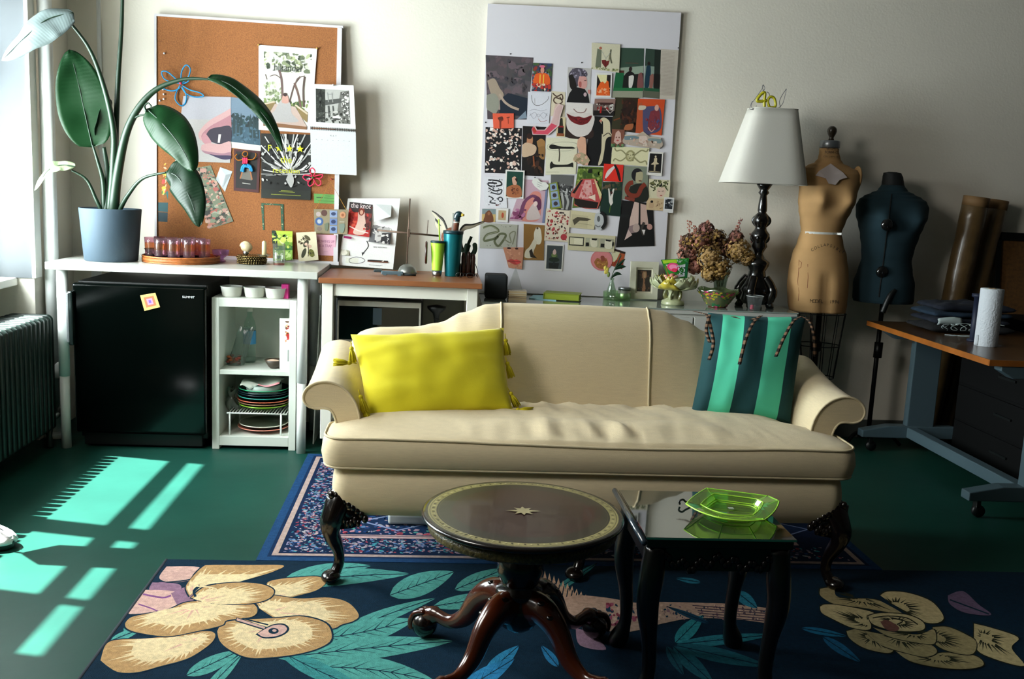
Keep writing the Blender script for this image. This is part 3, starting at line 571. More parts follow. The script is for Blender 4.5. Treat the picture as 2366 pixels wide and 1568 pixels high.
opetal(Z5([(1490, 1240), (1540, 1180), (1700, 1160), (1900, 1150), (2080, 1140), (2240, 1190), (2275, 1290), (2200, 1350), (2050, 1395), (1850, 1420), (1700, 1420), (1580, 1370), (1510, 1310)]), (618, 1452), n=44, sd=5, inner=.7)
opetal(Z5([(858, 1185), (900, 1145), (1010, 1120), (1150, 1095), (1290, 1040), (1500, 1035), (1700, 1040), (1765, 1085), (1730, 1140), (1560, 1165), (1520, 1200), (1350, 1240), (1150, 1275), (950, 1250), (870, 1220)]), (450, 1400), n=44, sd=6)
opetal(Z5([(1310, 1010), (1410, 935), (1600, 908), (1780, 915), (1875, 955), (1860, 1005), (1780, 1040), (1650, 1055), (1450, 1045)]), (455, 1388), n=34, sd=7)
els += [('l', [(462, 1352), (448, 1365), (452, 1378)], 6, LINE), ('l', [(478, 1352), (500, 1348)], 3, LINE), ('l', [(470, 1385), (500, 1360), (440, 1352)], 3, CREAM)]
els += [('l', [(545, 1430), (615, 1452)], 9, LINE), ('l', [(547, 1430), (612, 1450)], 5, PINK), ('l', [(560, 1428), (620, 1443)], 3, LINE), ('s', [(590, 1465), (610, 1452), (630, 1442), (655, 1440), (668, 1450), (662, 1462), (640, 1472), (610, 1474)], LINE), ('s', [(595, 1463), (612, 1453), (632, 1444), (653, 1443), (663, 1451), (657, 1461), (638, 1469), (610, 1471)], PINK), ('e', 632, 1457, 12, 7, LINE), ('e', 634, 1456, 5, 3, PINK)]
# pale feathery band and crimson-flecked strip between the table legs
for i in range(16):
    t = i/15; x, y = 1255+t*150, 1330+t*55+20*t*t; els.append(('p', [(x-8, y+40-20*t), (x+16, y+42-20*t), (x+4+8*t, y-12+24*t)], '#c9a78e')); els.append(('l', [(x+4, y+35-20*t), (x+8, y+8)], 2.5, LINE))
els += [('s', [(1270, 1388), (1330, 1375), (1400, 1380), (1470, 1392), (1520, 1390), (1620, 1392), (1700, 1396), (1810, 1412), (1800, 1440), (1700, 1430), (1600, 1428), (1530, 1440), (1440, 1460), (1340, 1440)], '#b89a88'), ('n', 1400, 1392, 1500, 1445, 60, 7, 4, ['#8a3a4c', '#a0506a', '#c9a99a', '#14344c']), ('n', 1500, 1396, 1790, 1432, 110, 4, 6, ['#5a4a54', '#d0b29c', '#14344c', '#8a6a74'])]
for i in range(5): els.append(('l', [(1600+i*6, 1398+i*6), (1790, 1412+i*6)], 2, '#4a3a4a'))
els += [('s', [(1330, 1450), (1370, 1465), (1400, 1500), (1340, 1490)], '#9a7a8c')]
# teal sprig between the glass table legs, dim flower leaves
leaf((1560, 1485), (1625, 1420), 20, '#2f8a94'); leaf((1560, 1488), (1790, 1465), 16, '#2a7886'); leaf((1560, 1490), (1780, 1540), 22, '#1f5a68', 0, 3); leaf((1555, 1492), (1650, 1580), 20, '#1f5a68', 0, 3); leaf((1540, 1492), (1580, 1560), 12, '#1a4a58', 0, 3)
leaf((1850, 1450), (1960, 1470), 10, '#1f6a90'); leaf((1700, 1365), (1750, 1405), 16, '#2a7a94'); leaf((1640, 1440), (1540, 1400), 8, '#17405a'); leaf((1900, 1470), (1990, 1530), 14, '#1c5a80'); leaf((1620, 1345), (1560, 1335), 8, '#2a7a94')
# cream rose at the right
RB, RL = '#a3946c', '#c0b084'
Z4 = lambda L: [(1340+x/2.306, 1080+y/2.306) for x, y in L]
for k, (c, L) in enumerate([((2150, 900), [(2100, 830), (2200, 855), (2335, 905), (2300, 960), (2366, 1055), (2200, 1015), (2110, 960)]), ((1900, 1010), [(1680, 975), (1850, 1010), (1930, 985), (2100, 1000), (2150, 1050), (2050, 1072), (1900, 1062), (1760, 1030)]), ((1560, 900), [(1420, 870), (1500, 858), (1570, 900), (1665, 960), (1640, 987), (1520, 962), (1440, 912)]),
    ((1680, 740), [(1600, 680), (1640, 660), (1740, 665), (1850, 700), (1905, 742), (1938, 800), (1900, 827), (1830, 820), (1750, 772), (1660, 722)]), ((1880, 900), [(1880, 850), (1960, 848), (2060, 890), (2112, 930), (2090, 992), (1980, 982), (1890, 935)]), ((1500, 700), [(1280, 645), (1350, 640), (1380, 690), (1560, 700), (1640, 730), (1720, 782), (1600, 762), (1480, 742), (1370, 732), (1285, 685)]),
    ((1540, 830), [(1280, 740), (1310, 728), (1400, 735), (1560, 770), (1545, 800), (1545, 860), (1450, 852), (1340, 802), (1288, 772)]), ((1700, 900), [(1515, 868), (1650, 895), (1850, 935), (1902, 980), (1840, 1007), (1720, 982), (1600, 942)]), ((1780, 880), [(1560, 850), (1650, 872), (1800, 888), (1885, 862), (1890, 935), (1800, 932), (1650, 900)]), ((1690, 820), [(1535, 790), (1600, 775), (1740, 783), (1825, 820), (1832, 860), (1760, 872), (1650, 862), (1560, 832)])]):
    cc_ = Z4([c])[0]; opetal(Z4(L), cc_, RB if k % 3 else RL, RL, 22, sd=30+k, out='#23261a', dark=True)
els += [('s', Z4([(1600, 820), (1640, 812), (1700, 850), (1680, 872), (1630, 860)]), '#7a5048'), ('l', Z4([(1660, 800), (1720, 815), (1690, 835)]), 3, '#23261a'), ('l', Z4([(1560, 800), (1640, 790), (1740, 800), (1800, 835)]), 2.5, '#23261a')]
els += [('s', [(2190, 1375), (2225, 1365), (2260, 1395), (2290, 1420), (2230, 1415), (2195, 1395)], '#6a5a74'), ('l', [(2195, 1385), (2285, 1418)], 3, LINE)]
rug('floral_rug', [(-.945, 1.6), (2.9, 1.6), (2.9, 3.40), (-.945, 3.40)], .010, NAVY, els, 'large navy rug with tan hibiscus, teal leaves and a cream rose under the low tables')
MB().tube([(-.947, 1.6, .007), (-.947, 3.4, .007)], .006, 8).build('edge_binding', mat('binding', '#14202c', .9), bpy.data.objects['floral_rug'], True)
# ================================================================ SOFA
LIN = mat('linen', '#dccca8', .9, bump=(420, .55, .0015), var=(26, .05, (1, 1, 9)), sheen=.15, spec=.2)
PIP = mat('linen_piping', '#d0c2a0', .85, bump=(300, .4)); MAH = mat('mahogany', '#0e0705', .22, coat=.4, var=(20, .3))
SO = thing('sofa', 'cream linen camelback sofa with one long seat cushion and carved dark legs', 'sofa', (.57, 3.6, 0)); SX = .57
def nz(x, y, z=0): return noise.noise(Vector((x, y, z)))
# seat rail
N = 40
def railp(u, v):
    # u along the front contour from back left round to back right, v bottom to top
    hw = .905; L = [( -hw+.03, 3.95), (-hw+.03, 3.6), (-hw+.01, 3.35)] + [(-hw+.06-.06*math.cos(a), 3.27-.06*math.sin(a)) for a in [PI/2*k/5 for k in range(6)]] + [(hw-.06+.06*math.sin(a), 3.27-.06*math.cos(a)) for a in [PI/2*k/5 for k in range(6)]] + [(hw-.01, 3.35), (hw-.03, 3.6), (hw-.03, 3.95)]
    s = u*(len(L)-1); i = min(int(s), len(L)-2); t = s-i; x, y = rl(L[i][0], L[i+1][0], t), rl(L[i][1], L[i+1][1], t)
    bul = .03*math.sin(PI*min(1, max(0, v)))**.6-.012; cx_ = x/abs(x) if abs(x) > .85 else 0
    return Vector((SX+x*(1+bul*.4), y-(bul if y < 3.3 else 0), .255+.17*v))
m = MB().grid(railp, 34, 10); m.grid(lambda u, v: Vector((SX-.88+1.76*u, 3.24+.7*v, .415)), 2, 2); m.grid(lambda u, v: Vector((SX-.88+1.76*u, 3.24+.7*v, .26)), 2, 2)
m.build('seat_rail', LIN, SO, True)
# cushion
def tout(n=14):
    o = []; hw = .938; ih = .80; yf, ym, yb, r_ = 3.195, 3.42, 3.78, .07
    def arc(cx_, cy_, a0, a1, r_=r_, k=7): return [(cx_+r_*math.cos(rl(a0, a1, i/k)), cy_+r_*math.sin(rl(a0, a1, i/k))) for i in range(k+1)]
    o += arc(-hw+r_, yf+r_, PI, 1.5*PI); o += [(rl(-hw+r_, hw-r_, i/90), yf) for i in range(1, 90)]; o += arc(hw-r_, yf+r_, 1.5*PI, 2*PI)
    o += arc(hw-.03, ym-.03, 0, PI/2, .03, 4); o += [(ih+.02, ym+.01)]; o += [(ih, rl(ym+.03, yb-.05, i/5)) for i in range(6)]; o += arc(ih-.04, yb-.04, 0, PI/2, .04, 4)
    o += [(rl(ih-.06, -ih+.06, i/90), yb) for i in range(91)]; o += arc(-ih+.04, yb-.04, PI/2, PI, .04, 4); o += [(-ih, rl(yb-.05, ym+.03, i/5)) for i in range(6)]; o += [(-ih-.02, ym+.01)]; o += arc(-hw+.03, ym-.03, PI/2, PI, .03, 4)
    return o
OUT = tout(); NO = len(OUT)
def cring(s, z, ex=0):
    vs = []
    for x, y in OUT:
        cx_ = max(-.62, min(.62, x)); cy_ = 3.5
        X, Y = cx_+(x-cx_)*s, cy_+(y-cy_)*s
        d = math.hypot(x-cx_, y-cy_) or 1; X += (x-cx_)/d*ex; Y += (y-cy_)/d*ex
        zz = z
        if s < .999: # crown and wrinkles on the top face
            k = 1-s; cr = .038*(1-(1-k)**2.2); zz += cr
            wq = math.exp(-((X-.10)/.5)**2)*(math.sin(PI*min(1, k*1.3)) if k < .75 else .4)
            zz += wq*(.020*nz(X*15, Y*4, 2)+.012*nz(X*27+Y*9, Y*6, 4)+.010)+.004*nz(X*4, Y*4, 5)
            if X > .55: zz -= 0
        elif z > .5: zz -= .012*math.exp(-((X-.1)/.45)**2)+.003*nz(X*6, Y*3)
        vs.append((SX+X, Y, zz))
    return vs
rings = [cring(1, .432, -.02), cring(1, .425, 0), cring(1, .44, .008), cring(1, .475, .016), cring(1, .515, .010), cring(1, .532, 0)]+[cring(1-k/26, .534) for k in range(1, 27)]
m = MB(); vs = sum(rings, []); m.add(vs, [(j*NO+k, j*NO+(k+1) % NO, (j+1)*NO+(k+1) % NO, (j+1)*NO+k) for j in range(len(rings)-1) for k in range(NO)]+[tuple(range(NO-1, -1, -1))])
CU = m.build('seat_cushion', LIN, SO, True)
CU['label'] = 'long crumpled seat cushion'
for rr in (cring(1, .534, .002), cring(1, .430, .002)): MB().tube(rr, .0045, 6, closed=True).build('piping', PIP, CU, True)
# back
def btop(x):
    a = abs(x-SX+0.0)
    return interp([(0, .932), (.28, .930), (.36, .922), (.46, .885), (.56, .838), (.66, .818), (.80, .812), (.86, .80), (.905, .765), (.93, .70)], a)
def backp(u, v):
    x = SX-.93+1.86*u; zt = btop(x); e = abs(u-.5)*2
    sec = [(3.74, .40), (3.77, .50), (3.80, .62), (3.83, zt-.12), (3.86, zt-.05), (3.885, zt-.012), (3.915, zt), (3.945, zt-.012), (3.97, zt-.05), (3.965, .6), (3.95, .3)]
    s = v*(len(sec)-1); i = min(int(s), len(sec)-2); t = s-i; y, z = rl(sec[i][0], sec[i+1][0], t), rl(sec[i][1], sec[i+1][1], t)
    pf = .018*(1-min(1, abs(x-SX)/.93)**4); 
    if v < .45: y -= pf; 
    if v < .5 and e > .75: y -= (e-.75)*.34
    return Vector((x, y, z))
BK = MB().grid(backp, 70, 20).build('backrest', LIN, SO, True); 
m = MB().grid(lambda u, v: Vector((SX-.93 if True else 0, rl(backp(0, v).y, 3.955, u), backp(0, v).z)), 2, 20).grid(lambda u, v: Vector((SX+.93, rl(backp(1, v).y, 3.955, u), backp(1, v).z)), 2, 20); m.build('back_end', LIN, SO, True)
for ux in (.335, .662):
    MB().tube([backp(ux, v/20)+Vector((0, -.003, .002)) for v in range(1, 14)], .0045, 6).build('piping', PIP, BK, True)
# arms
prof = [(-.255, .42), (-.258, .52), (-.270, .595), (-.298, .645), (-.335, .675), (-.380, .688), (-.425, .680), (-.455, .655), (-.462, .625), (-.448, .600), (-.420, .590), (-.390, .592), (-.365, .585), (-.348, .555), (-.338, .50), (-.335, .42)]
prof = [(p[0], p[1]) for p in spl([(a, b, 0) for a, b in prof], 3)]
for sgn in (1, -1):
    def fr(u, v, w_, sgn=sgn):
        x = (u-SX)*sgn+SX; k = w_/.5
        return Vector((x+sgn*(-.0)*k, 3.385+w_, v+(.07*k*k if v > .5 else 0)))
    n = len(prof); m = MB(); Ls = [0, .006, .02, .1, .2, .3, .4, .5]; vs = []
    cxp, czp = -.33, .58
    for w_ in Ls:
        ins = .012 if w_ == 0 else (.003 if w_ == .006 else 0)
        for (u, v) in prof:
            vs.append(fr(u, v, w_))
    m.add(vs, [(j*n+k, j*n+(k+1) % n, (j+1)*n+(k+1) % n, (j+1)*n+k) for j in range(len(Ls)-1) for k in range(n)]); A = m.build('armrest', LIN, SO, True)
    ip = [(u+(.006 if False else 0), v) for u, v in prof]
    MB().add([fr(u, v, .0)+Vector((0, -.002, 0)) for u, v in prof]+[fr(u, v, .02) for u, v in prof], [tuple(range(n))]+[(k, (k+1) % n, (k+1) % n+n, k+n) for k in range(n)]).build('front_panel', LIN, A)
    MB().tube([fr(u, v, -.002) for u, v in prof], .0045, 6).build('piping', PIP, A, True)
# legs
def cab(x, y, sgn, name='leg'):
    pts = spl([(x+.028*sgn, y+.03, .34), (x+.0*sgn, y+.0, .27), (x-.015*sgn, y-.008, .20), (x+.008*sgn, y+.02, .12), (x+.012*sgn, y+.025, .07), (x-.0*sgn, y+.01, .035)], 5)
    rr = [interp([(0, .022), (.05, .019), (.10, .019), (.17, .028), (.24, .042), (.30, .046), (.34, .04)], p.z) for p in pts]
    m = MB().tube(pts, rr, 14); m.ball((x-.012*sgn, y-.008, .031), (.034, .042, .022), 16, 10)
    L = m.build(name, MAH, SO, True); m = MB()
    for i in range(9):
        a = i/8; m.ball((x+sgn*(-.012+.115*a), y-.018+.004*math.sin(a*9), .330-.085*a**1.4), (.012, .012, .015), 10, 6)
    m.add([(x-.03*sgn, y-.02, .33), (x+.10*sgn, y-.02, .25), (x+.07*sgn, y-.02, .215), (x-.02*sgn, y-.02, .20), (x-.03*sgn, y+.03, .33), (x+.10*sgn, y+.03, .25), (x+.07*sgn, y+.03, .215), (x-.02*sgn, y+.03, .20)], [(0, 1, 2, 3), (7, 6, 5, 4), (0, 4, 5, 1), (1, 5, 6, 2), (2, 6, 7, 3), (3, 7, 4, 0)])
    for i in range(6): m.ball((x+sgn*(.02+.012*i), y-.022, .235+.008*math.sin(i*2)), (.009, .008, .014), 8, 6)
    m.build('carved_knee', MAH, L, True)
cab(-.325, 3.225, 1); cab(1.465, 3.225, -1); cab(SX-.03, 3.28, 1)
for x in (-.27, 1.41): MB().tube([(x, 3.9, .28), (x, 3.93, .02), (x, 3.935, 0)], [.025, .018, .018], 12).build('rear_leg', MAH, SO, True)
# white box under the sofa
t = tag(MB().box(-.17, .12, 3.80, 4.1, .0085, .055).build('underbed_box', mat('box_grey', '#b9c4c0', .5), bevel=.012, seg=3), 'flat pale grey storage box lying under the sofa', 'box')
# ---------------- pillows
def pillow(name, label, tl, tr, br, bl, th, mats, mfn=None, pinch=.03, wr=.012, seed=0, nu=36, nv=26, group=None):
    c = (tl+tr+br+bl)/4; nrm = (tr-tl).cross(bl-tl).normalized()
    if nrm.y > 0: nrm = -nrm
    t = thing(name, label, 'cushion', (c.x, c.y, min(bl.z, br.z)), group); m = MB()
    for side in (1, -1):
        def fn(u, v, side=side):
            U, V = 2*u-1, 2*v-1; pu = 1-pinch*(1-V*V)*1.2; 
            uu = .5+U*.5*(1-pinch*(1-V*V)); vv = .5+V*.5*(1-pinch*(1-U*U)*1.4)
            p = (tl*(1-uu)+tr*uu)*(1-vv)+(bl*(1-uu)+br*uu)*vv
            b = (1-abs(U)**2.6)*(1-abs(V)**2.6); b = max(0, b)**.55
            w_ = wr*nz(u*6+seed, v*3, seed)*(1-.3*b)*min(1, b*3)+wr*.8*nz(u*3+seed*2, v*9, 3)*min(1, b*4)*(abs(U)+abs(V))*.6
            return p+nrm*(side*(th*.5*b)+w_)
        m.grid(fn, nu, nv, mfn=mfn)
    b = m.build('cover', mats, t, True); return t, b, nrm
YEL = mat('mustard_cloth', '#dfd414', .85, bump=(500, .5, .001), var=(9, .04), sheen=.2)
t, b, nr = pillow('yellow_cushion', 'yellow lumbar cushion with side tassels leaning on the left of the sofa', P(810, 772, 3.66), P(1164, 757, 3.74), P(1186, 952, 3.54), P(848, 983, 3.44), .15, YEL, pinch=.045, seed=3)
def tassel(par, x, y, z, dx, dy, dz, L=.062, r_=.014):
    m = MB(); d = Vector((dx, dy, dz)).normalized(); o = Vector((x, y, z)); q = d.to_track_quat('Z', 'Y').to_matrix().to_4x4()
    m.tube([o-d*.02, o], .0018, 6); m.ball(o+d*.008, .0085, 12, 8); m.tube([o+d*.013, o+d*.017], .0068, 10)
    for k in range(18):
        a = 2.4*k; rr = r_*math.sqrt((k+.5)/18); e = q @ Vector((math.cos(a)*rr, math.sin(a)*rr, 0))
        m.tube([o+d*.012+e*.25, o+d*(L*.5)+e*.8, o+d*(L+.004*math.sin(k*3))+e*1.05], .0026, 5)
    m.build('tassel', mat('tassel_yarn', '#c2b40e', .9), par, True)
for (px, py, Y, d) in [(1168, 782, 3.70, (.15, -.1, -1)), (1171, 835, 3.66, (.35, -.1, -1)), (1178, 905, 3.58, (.6, -.1, -1)), (1192, 946, 3.53, (1, -.05, -.02)), (812, 800, 3.60, (.1, -.1, -1)), (812, 838, 3.50, (-1, -.15, .05)), (832, 912, 3.43, (.35, -.3, -1)), (838, 940, 3.42, (.5, -.3, -1)), (846, 958, 3.42, (-.1, -.3, -1))]:
    p = P(px, py, Y); tassel(t, p.x, p.y, p.z, *d)
DT = mat('dark_teal_cloth', '#084246', .85, bump=(500, .4, .001)); MT = mat('mint_cloth', '#54d4ac', .85, bump=(500, .4, .001))
def stripe(u, v): return 0 if (u < .15 or .37 < u < .61 or u > .85) else 1
t, b, nr = pillow('striped_cushion', 'square dark teal and mint striped cushion with dangling ties at the right of the sofa', P(1636, 722, 3.80), P(1862, 730, 3.74), P(1826, 980, 3.56), P(1594, 966, 3.62), .17, [DT, MT], stripe, pinch=.03, seed=7, nu=100)
RIB = [mat('ribbon_brown', '#8a6a52', .8), mat('ribbon_dark', '#1a1512', .8)]
def ribbon(par, pts, w=.013):
    pts = spl(pts, 6); N = len(pts); m = MB()
    m.grid(lambda u, v: pts[min(N-1, int(v*(N-1)+.001))]+Vector(((u-.5)*w, -.004*math.sin(PI*u), 0)), 2, N-1, mfn=lambda u, v: int(v*(N-1)) % 2); m.build('tie', RIB, par, solid=.0025)
for L in ([(1600, 718, 3.80), (1618, 722, 3.78), (1632, 728, 3.74), (1641, 760, 3.64), (1646, 795, 3.60), (1636, 830, 3.60)], [(1638, 726, 3.72), (1630, 760, 3.64), (1638, 790, 3.62)], [(1690, 730, 3.76), (1725, 738, 3.73), (1757, 728, 3.70)], [(1756, 728, 3.70), (1738, 745, 3.64), (1720, 785, 3.56), (1706, 840, 3.53)], [(1848, 730, 3.72), (1830, 742, 3.66), (1808, 780, 3.60), (1790, 822, 3.57)], [(1850, 730, 3.72), (1868, 742, 3.70), (1878, 775, 3.70), (1880, 822, 3.72)]):
    ribbon(t, [P(*a)+Vector((0, -.012, 0)) for a in L])
# ================================================================ ROUND TABLE
RT = thing('round_table', 'round leather-topped drum table on a carved pedestal with clawed feet', 'table', (.262, 2.585, .01)); rz = .5; cx, cy = .262, 2.585; rr = .285
LE = mat('dark_green_leather', '#1f2016', .22, coat=.25, var=(14, .35)); 
MB().lathe([(0, rz-.016), (rr-.006, rz-.016), (rr, rz-.010), (rr, rz-.004), (rr-.006, rz), (0, rz)], (cx, cy, 0), 72).build('tabletop', MAH, RT, True)
mb = MB(); els = [('e', .5, .5, .478, .478, '#24261a')]
def ringe(r1, c, n=72): els.append(('p', [(.5+r1*math.cos(2*PI*k/n), .5+r1*math.sin(2*PI*k/n)) for k in range(n)], c))
els = []
for r1, c in ((.482, '#23241a'), (.470, '#8f8858'), (.462, '#55502e'), (.458, '#8f8858'), (.428, '#15160e'), (.420, '#3a3a22'), (.416, '#1d1e14'), (.36, '#1f1a12'), (.352, '#2a1410')): ringe(r1, c)
for k in range(96): a = 2*PI*k/96; els.append(('e', .5+.443*math.cos(a), .5+.443*math.sin(a), .008, .005, '#3a3820' if k % 2 else '#b0a878', a))
els.append(('p', [(.5+(.062 if k % 2 == 0 else .03)*(1.4 if k in (0, 8) else 1)*math.cos(2*PI*k/16), .5+(.062 if k % 2 == 0 else .036)*math.sin(2*PI*k/16)) for k in range(16)], '#a39a74'))
art(mb, els, lambda u, v, k: Vector((cx+(u-.5)*2*rr, cy-(v-.5)*2*rr, rz+.0002+.00012*k*.2)), 0, 1)
lt = mb.build('leather_inlay', mat('leather_print', '#ffffff', .28, vc=True, var=(9, .3), coat=.15), RT); lt['label'] = 'tooled leather inlay with gold border and star'
MB().lathe([(rr*.2, rz-.05), (rr-.022, rz-.05), (rr-.018, rz-.045), (rr-.018, rz-.018), (rr*.2, rz-.017)], (cx, cy, 0), 72).build('drum', mat('tooled_rim', '#4c4522', .4, bump=(120, .9, .004), var=(120, .8)), RT, True)
MB().lathe([(0, .455), (.05, .45), (.058, .435), (.05, .42), (.042, .405), (.062, .37), (.068, .33), (.055, .295), (.05, .285), (.066, .275), (.068, .262), (.055, .25), (.062, .235), (.07, .20), (.05, .165), (.03, .15), (0, .15)], (cx, cy, 0), 32).build('pedestal', MAH, RT, True)
ORW = mat('polished_red_wood', '#431a09', .2, coat=.5, var=(8, .4))
for a in (R(137), R(43), R(228), R(-48)):
    e = Vector((math.cos(a), math.sin(a)*.92, 0)); o = Vector((cx, cy, 0))
    pts = spl([o+e*.03+Vector((0, 0, .225)), o+e*.09+Vector((0, 0, .235)), o+e*.15+Vector((0, 0, .195)), o+e*.20+Vector((0, 0, .125)), o+e*.26+Vector((0, 0, .092)), o+e*.32+Vector((0, 0, .095)), o+e*.355+Vector((0, 0, .08))], 5)
    rr_ = [rl(.058, .021, min(1, (p-o).xy.length/.24))+(.006 if (p-o).xy.length > .3 else 0) for p in pts]
    L = MB().tube(pts, rr_, 16, flat=.8).build('leg', ORW, RT, True); m = MB(); c_ = o+e*.365+Vector((0, 0, .053)); m.ball(c_, .041, 18, 12)
    ball = m.build('foot_ball', MAH, L, True); m = MB(); s = Vector((-e.y, e.x, 0))
    for k in (-1, 0, 1): m.tube(spl([c_-e*.012+s*k*.014+Vector((0, 0, .045)), c_+e*.022+s*k*.022+Vector((0, 0, .034)), c_+e*.036+s*k*.028+Vector((0, 0, .006)), c_+e*.031+s*k*.026+Vector((0, 0, -.018))], 3), .009, 8)
    m.build('claw', ORW, L, True); m = MB()
    for k in range(8): p = pts[4+k]; m.ball(p+Vector((0, 0, rr_[4+k]*.75))+s*(.018*math.sin(k*2.2)), (.014, .012, .008), 8, 6)
    m.build('acanthus_carving', MAH, L, True)
# ================================================================ GLASS-TOPPED TABLE
GT = thing('coffee_table', 'dark carved low coffee table with a mirror-like glass surface, right of the round table', 'table', (.775, 2.6, .01)); DW = mat('ebony_wood', '#060505', .3, coat=.2)
gx0, gx1, gy0, gy1, gz = .575, .985, 2.40, 2.80, .5
MB().box(gx0+.004, gx1-.004, gy0+.004, gy1-.004, gz-.032, gz-.007).build('frame_top', DW, GT, bevel=.004)
MB().box(gx0, gx1, gy0, gy1, gz-.006, gz).build('glass_top', mat('glass_sheet', '#1b2622', .03, coat=1, spec=1), GT, bevel=.001)
MB().box(gx0-.001, gx1+.001, gy0-.001, gy0+.001, gz-.006, gz-.001).build('glass_edge', mat('glass_edge', '#2a6a5c', .1), GT)
MB().tube([(gx0-.012, gy0-.03, gz-.004), (gx0-.012, gy1+.005, gz-.004)], .0085, 12).build('side_rail', mat('rail_dark', '#26323c', .2, coat=.5), GT, True)
m = MB()
for y in (gy0+.02, gy1-.035): m.box(gx0+.03, gx1-.03, y, y+.015, gz-.10, gz-.032)
for x in (gx0+.02, gx1-.035): m.box(x, x+.015, gy0+.03, gy1-.03, gz-.10, gz-.032)
ap = m.build('apron', DW, GT); m = MB(); rg = random.Random(2)
for i in range(34): m.ball((gx0+.05+i*.0098, gy0+.018, gz-.068+.012*math.sin(i*1.3)-.02*math.sin(i*.19)**2), (.009, .006, .011), 8, 6)
m.build('carving', DW, ap, True)
for x, sx in ((gx0+.035, -1), (gx1-.035, 1)):
    for y, sy in ((gy0+.035, -1), (gy1-.035, 1)):
        pts = spl([(x, y, gz-.035), (x+.006*sx, y+.004*sy, .38), (x+.012*sx, y+.006*sy, .30), (x-.002*sx, y, .18), (x-.004*sx, y, .09), (x+.014*sx, y+.008*sy, .025), (x+.018*sx, y+.01*sy, .011)], 4)
        MB().tube(pts, [interp([(0, .026), (.03, .03), (.09, .019), (.18, .021), (.3, .031), (.38, .034), (.47, .03)], p.z) for p in pts], 14).ball((x+.004*sx, y-.008, gz-.075), (.02, .014, .02), 10, 8).build('leg', DW, GT, True)
# ---------------- green depression-glass dish
GD = thing('green_glass_dish', 'bright yellow-green pressed glass dish with angular rim on the dark coffee table', 'dish', (.83, 2.62, gz))
q = [F(x, y, gz+.035) for x, y in ((1585, 1166), (1632, 1130), (1775, 1148), (1800, 1160), (1765, 1204), (1660, 1198))]
c = F(1688, 1172, gz)
def gl(s, z, sc=1): 
    out = []
    for i in range(6):
        a, b = q[i], q[(i+1) % 6]
        for k in range(6):
            t = k/6; p = a.lerp(b, t); bow = 1+.06*math.sin(PI*t)*(1 if (a-b).length > .08 else .2)
            d = (p-c); out.append(Vector((c.x+d.x*s*bow, c.y+d.y*s*bow, z)))
    return out
UG = bpy.data.materials.new('green_glass'); UG.use_nodes = True; nt = UG.node_tree; bs = nt.nodes['Principled BSDF']
UG = glass('uranium_glass', '#d8f49c', 1.8, .22)
rings = [gl(.52, gz), gl(.58, gz+.002), gl(.66, gz+.022), gl(.97, gz+.034), gl(1, gz+.037), gl(.98, gz+.040), gl(.68, gz+.028), gl(.60, gz+.010), gl(.54, gz+.006)]
vs = sum(rings, []); n = 36
MB().add(vs, [(j*n+k, j*n+(k+1) % n, (j+1)*n+(k+1) % n, (j+1)*n+k) for j in range(8) for k in range(n)]+[tuple(range(n-1, -1, -1)), tuple(range(8*n, 9*n))]).build('bowl', UG, GD)
MB().tube(gl(1.0, gz+.038), .0022, 6, closed=True).build('rim', mat('green_rim', '#b4ec4c', .15), GD, True)
for s_, z_ in ((.60, .0115), (.68, .0285), (.55, .0065)): MB().tube(gl(s_, gz+z_), .0016, 6, closed=True).build('ridge', mat('green_rim', '#b4ec4c', .15), GD, True)
for i in range(6):
    a_, b_ = gl(.60, gz+.011)[i*6], gl(.98, gz+.040)[i*6]; MB().tube([a_, b_], .002, 6).build('corner_rib', mat('green_rim', '#b4ec4c', .15), GD, True)
MB().box(c.x-.02, c.x-.005, c.y-.05, c.y-.035, gz+.011, gz+.013).build('foil_chip', mat('foil', '#d0d6d2', .25, .6), GD)
t = thing('iron_hook', 'small black curled iron hook beside the green glass dish', 'hook', (.70, 2.66, gz)); p = F(1580, 1168, gz)
MB().tube(spl([p+Vector((-.012, 0, .004)), p+Vector((-.014, 0, .014)), p+Vector((-.004, 0, .019)), p+Vector((.006, 0, .012)), p+Vector((.03, .01, .004))], 4), .003, 8).build('hook', BLK2, t, True)
# ================================================================ POTTED PLANT on the white table
pc = Vector((-1.655, 5.02, TZ))
t = thing('flower_pot', 'blue-grey tapered plant pot on the left end of the white table', 'pot', pc)
MB().lathe([(0, 0), (.122, 0), (.128, .004), (.148, .258), (.147, .262), (.142, .262), (.139, .235), (0, .235)], pc, 56).build('pot', mat('pot_blue_grey', '#2f414d', .75, bump=(200, .2, .001)), t, True)
MB().lathe([(.139, .236), (.1, .24), (0, .246)], pc, 30, caps=False).build('soil', mat('soil', '#20160f', .95, bump=(80, 1, .01)), t, True)
PL = thing('bird_of_paradise_plant', 'tall large-leaved green house plant growing from the blue-grey pot', 'plant', pc+Vector((0, 0, .24)))
LM = leafmat('plant_leaf', '#062e10', '#1c4a24'); LD = leafmat('plant_leaf_dark', '#04220e', '#16402a'); ST = mat('plant_stalk', '#092813', .45)
def stalk(pts, r0, r1, par=PL): 
    pts = spl([Vector(p) for p in pts], 8); return MB().tube(pts, [rl(r0, r1, i/(len(pts)-1)) for i in range(len(pts))], 12).build('stalk', ST, par, True)
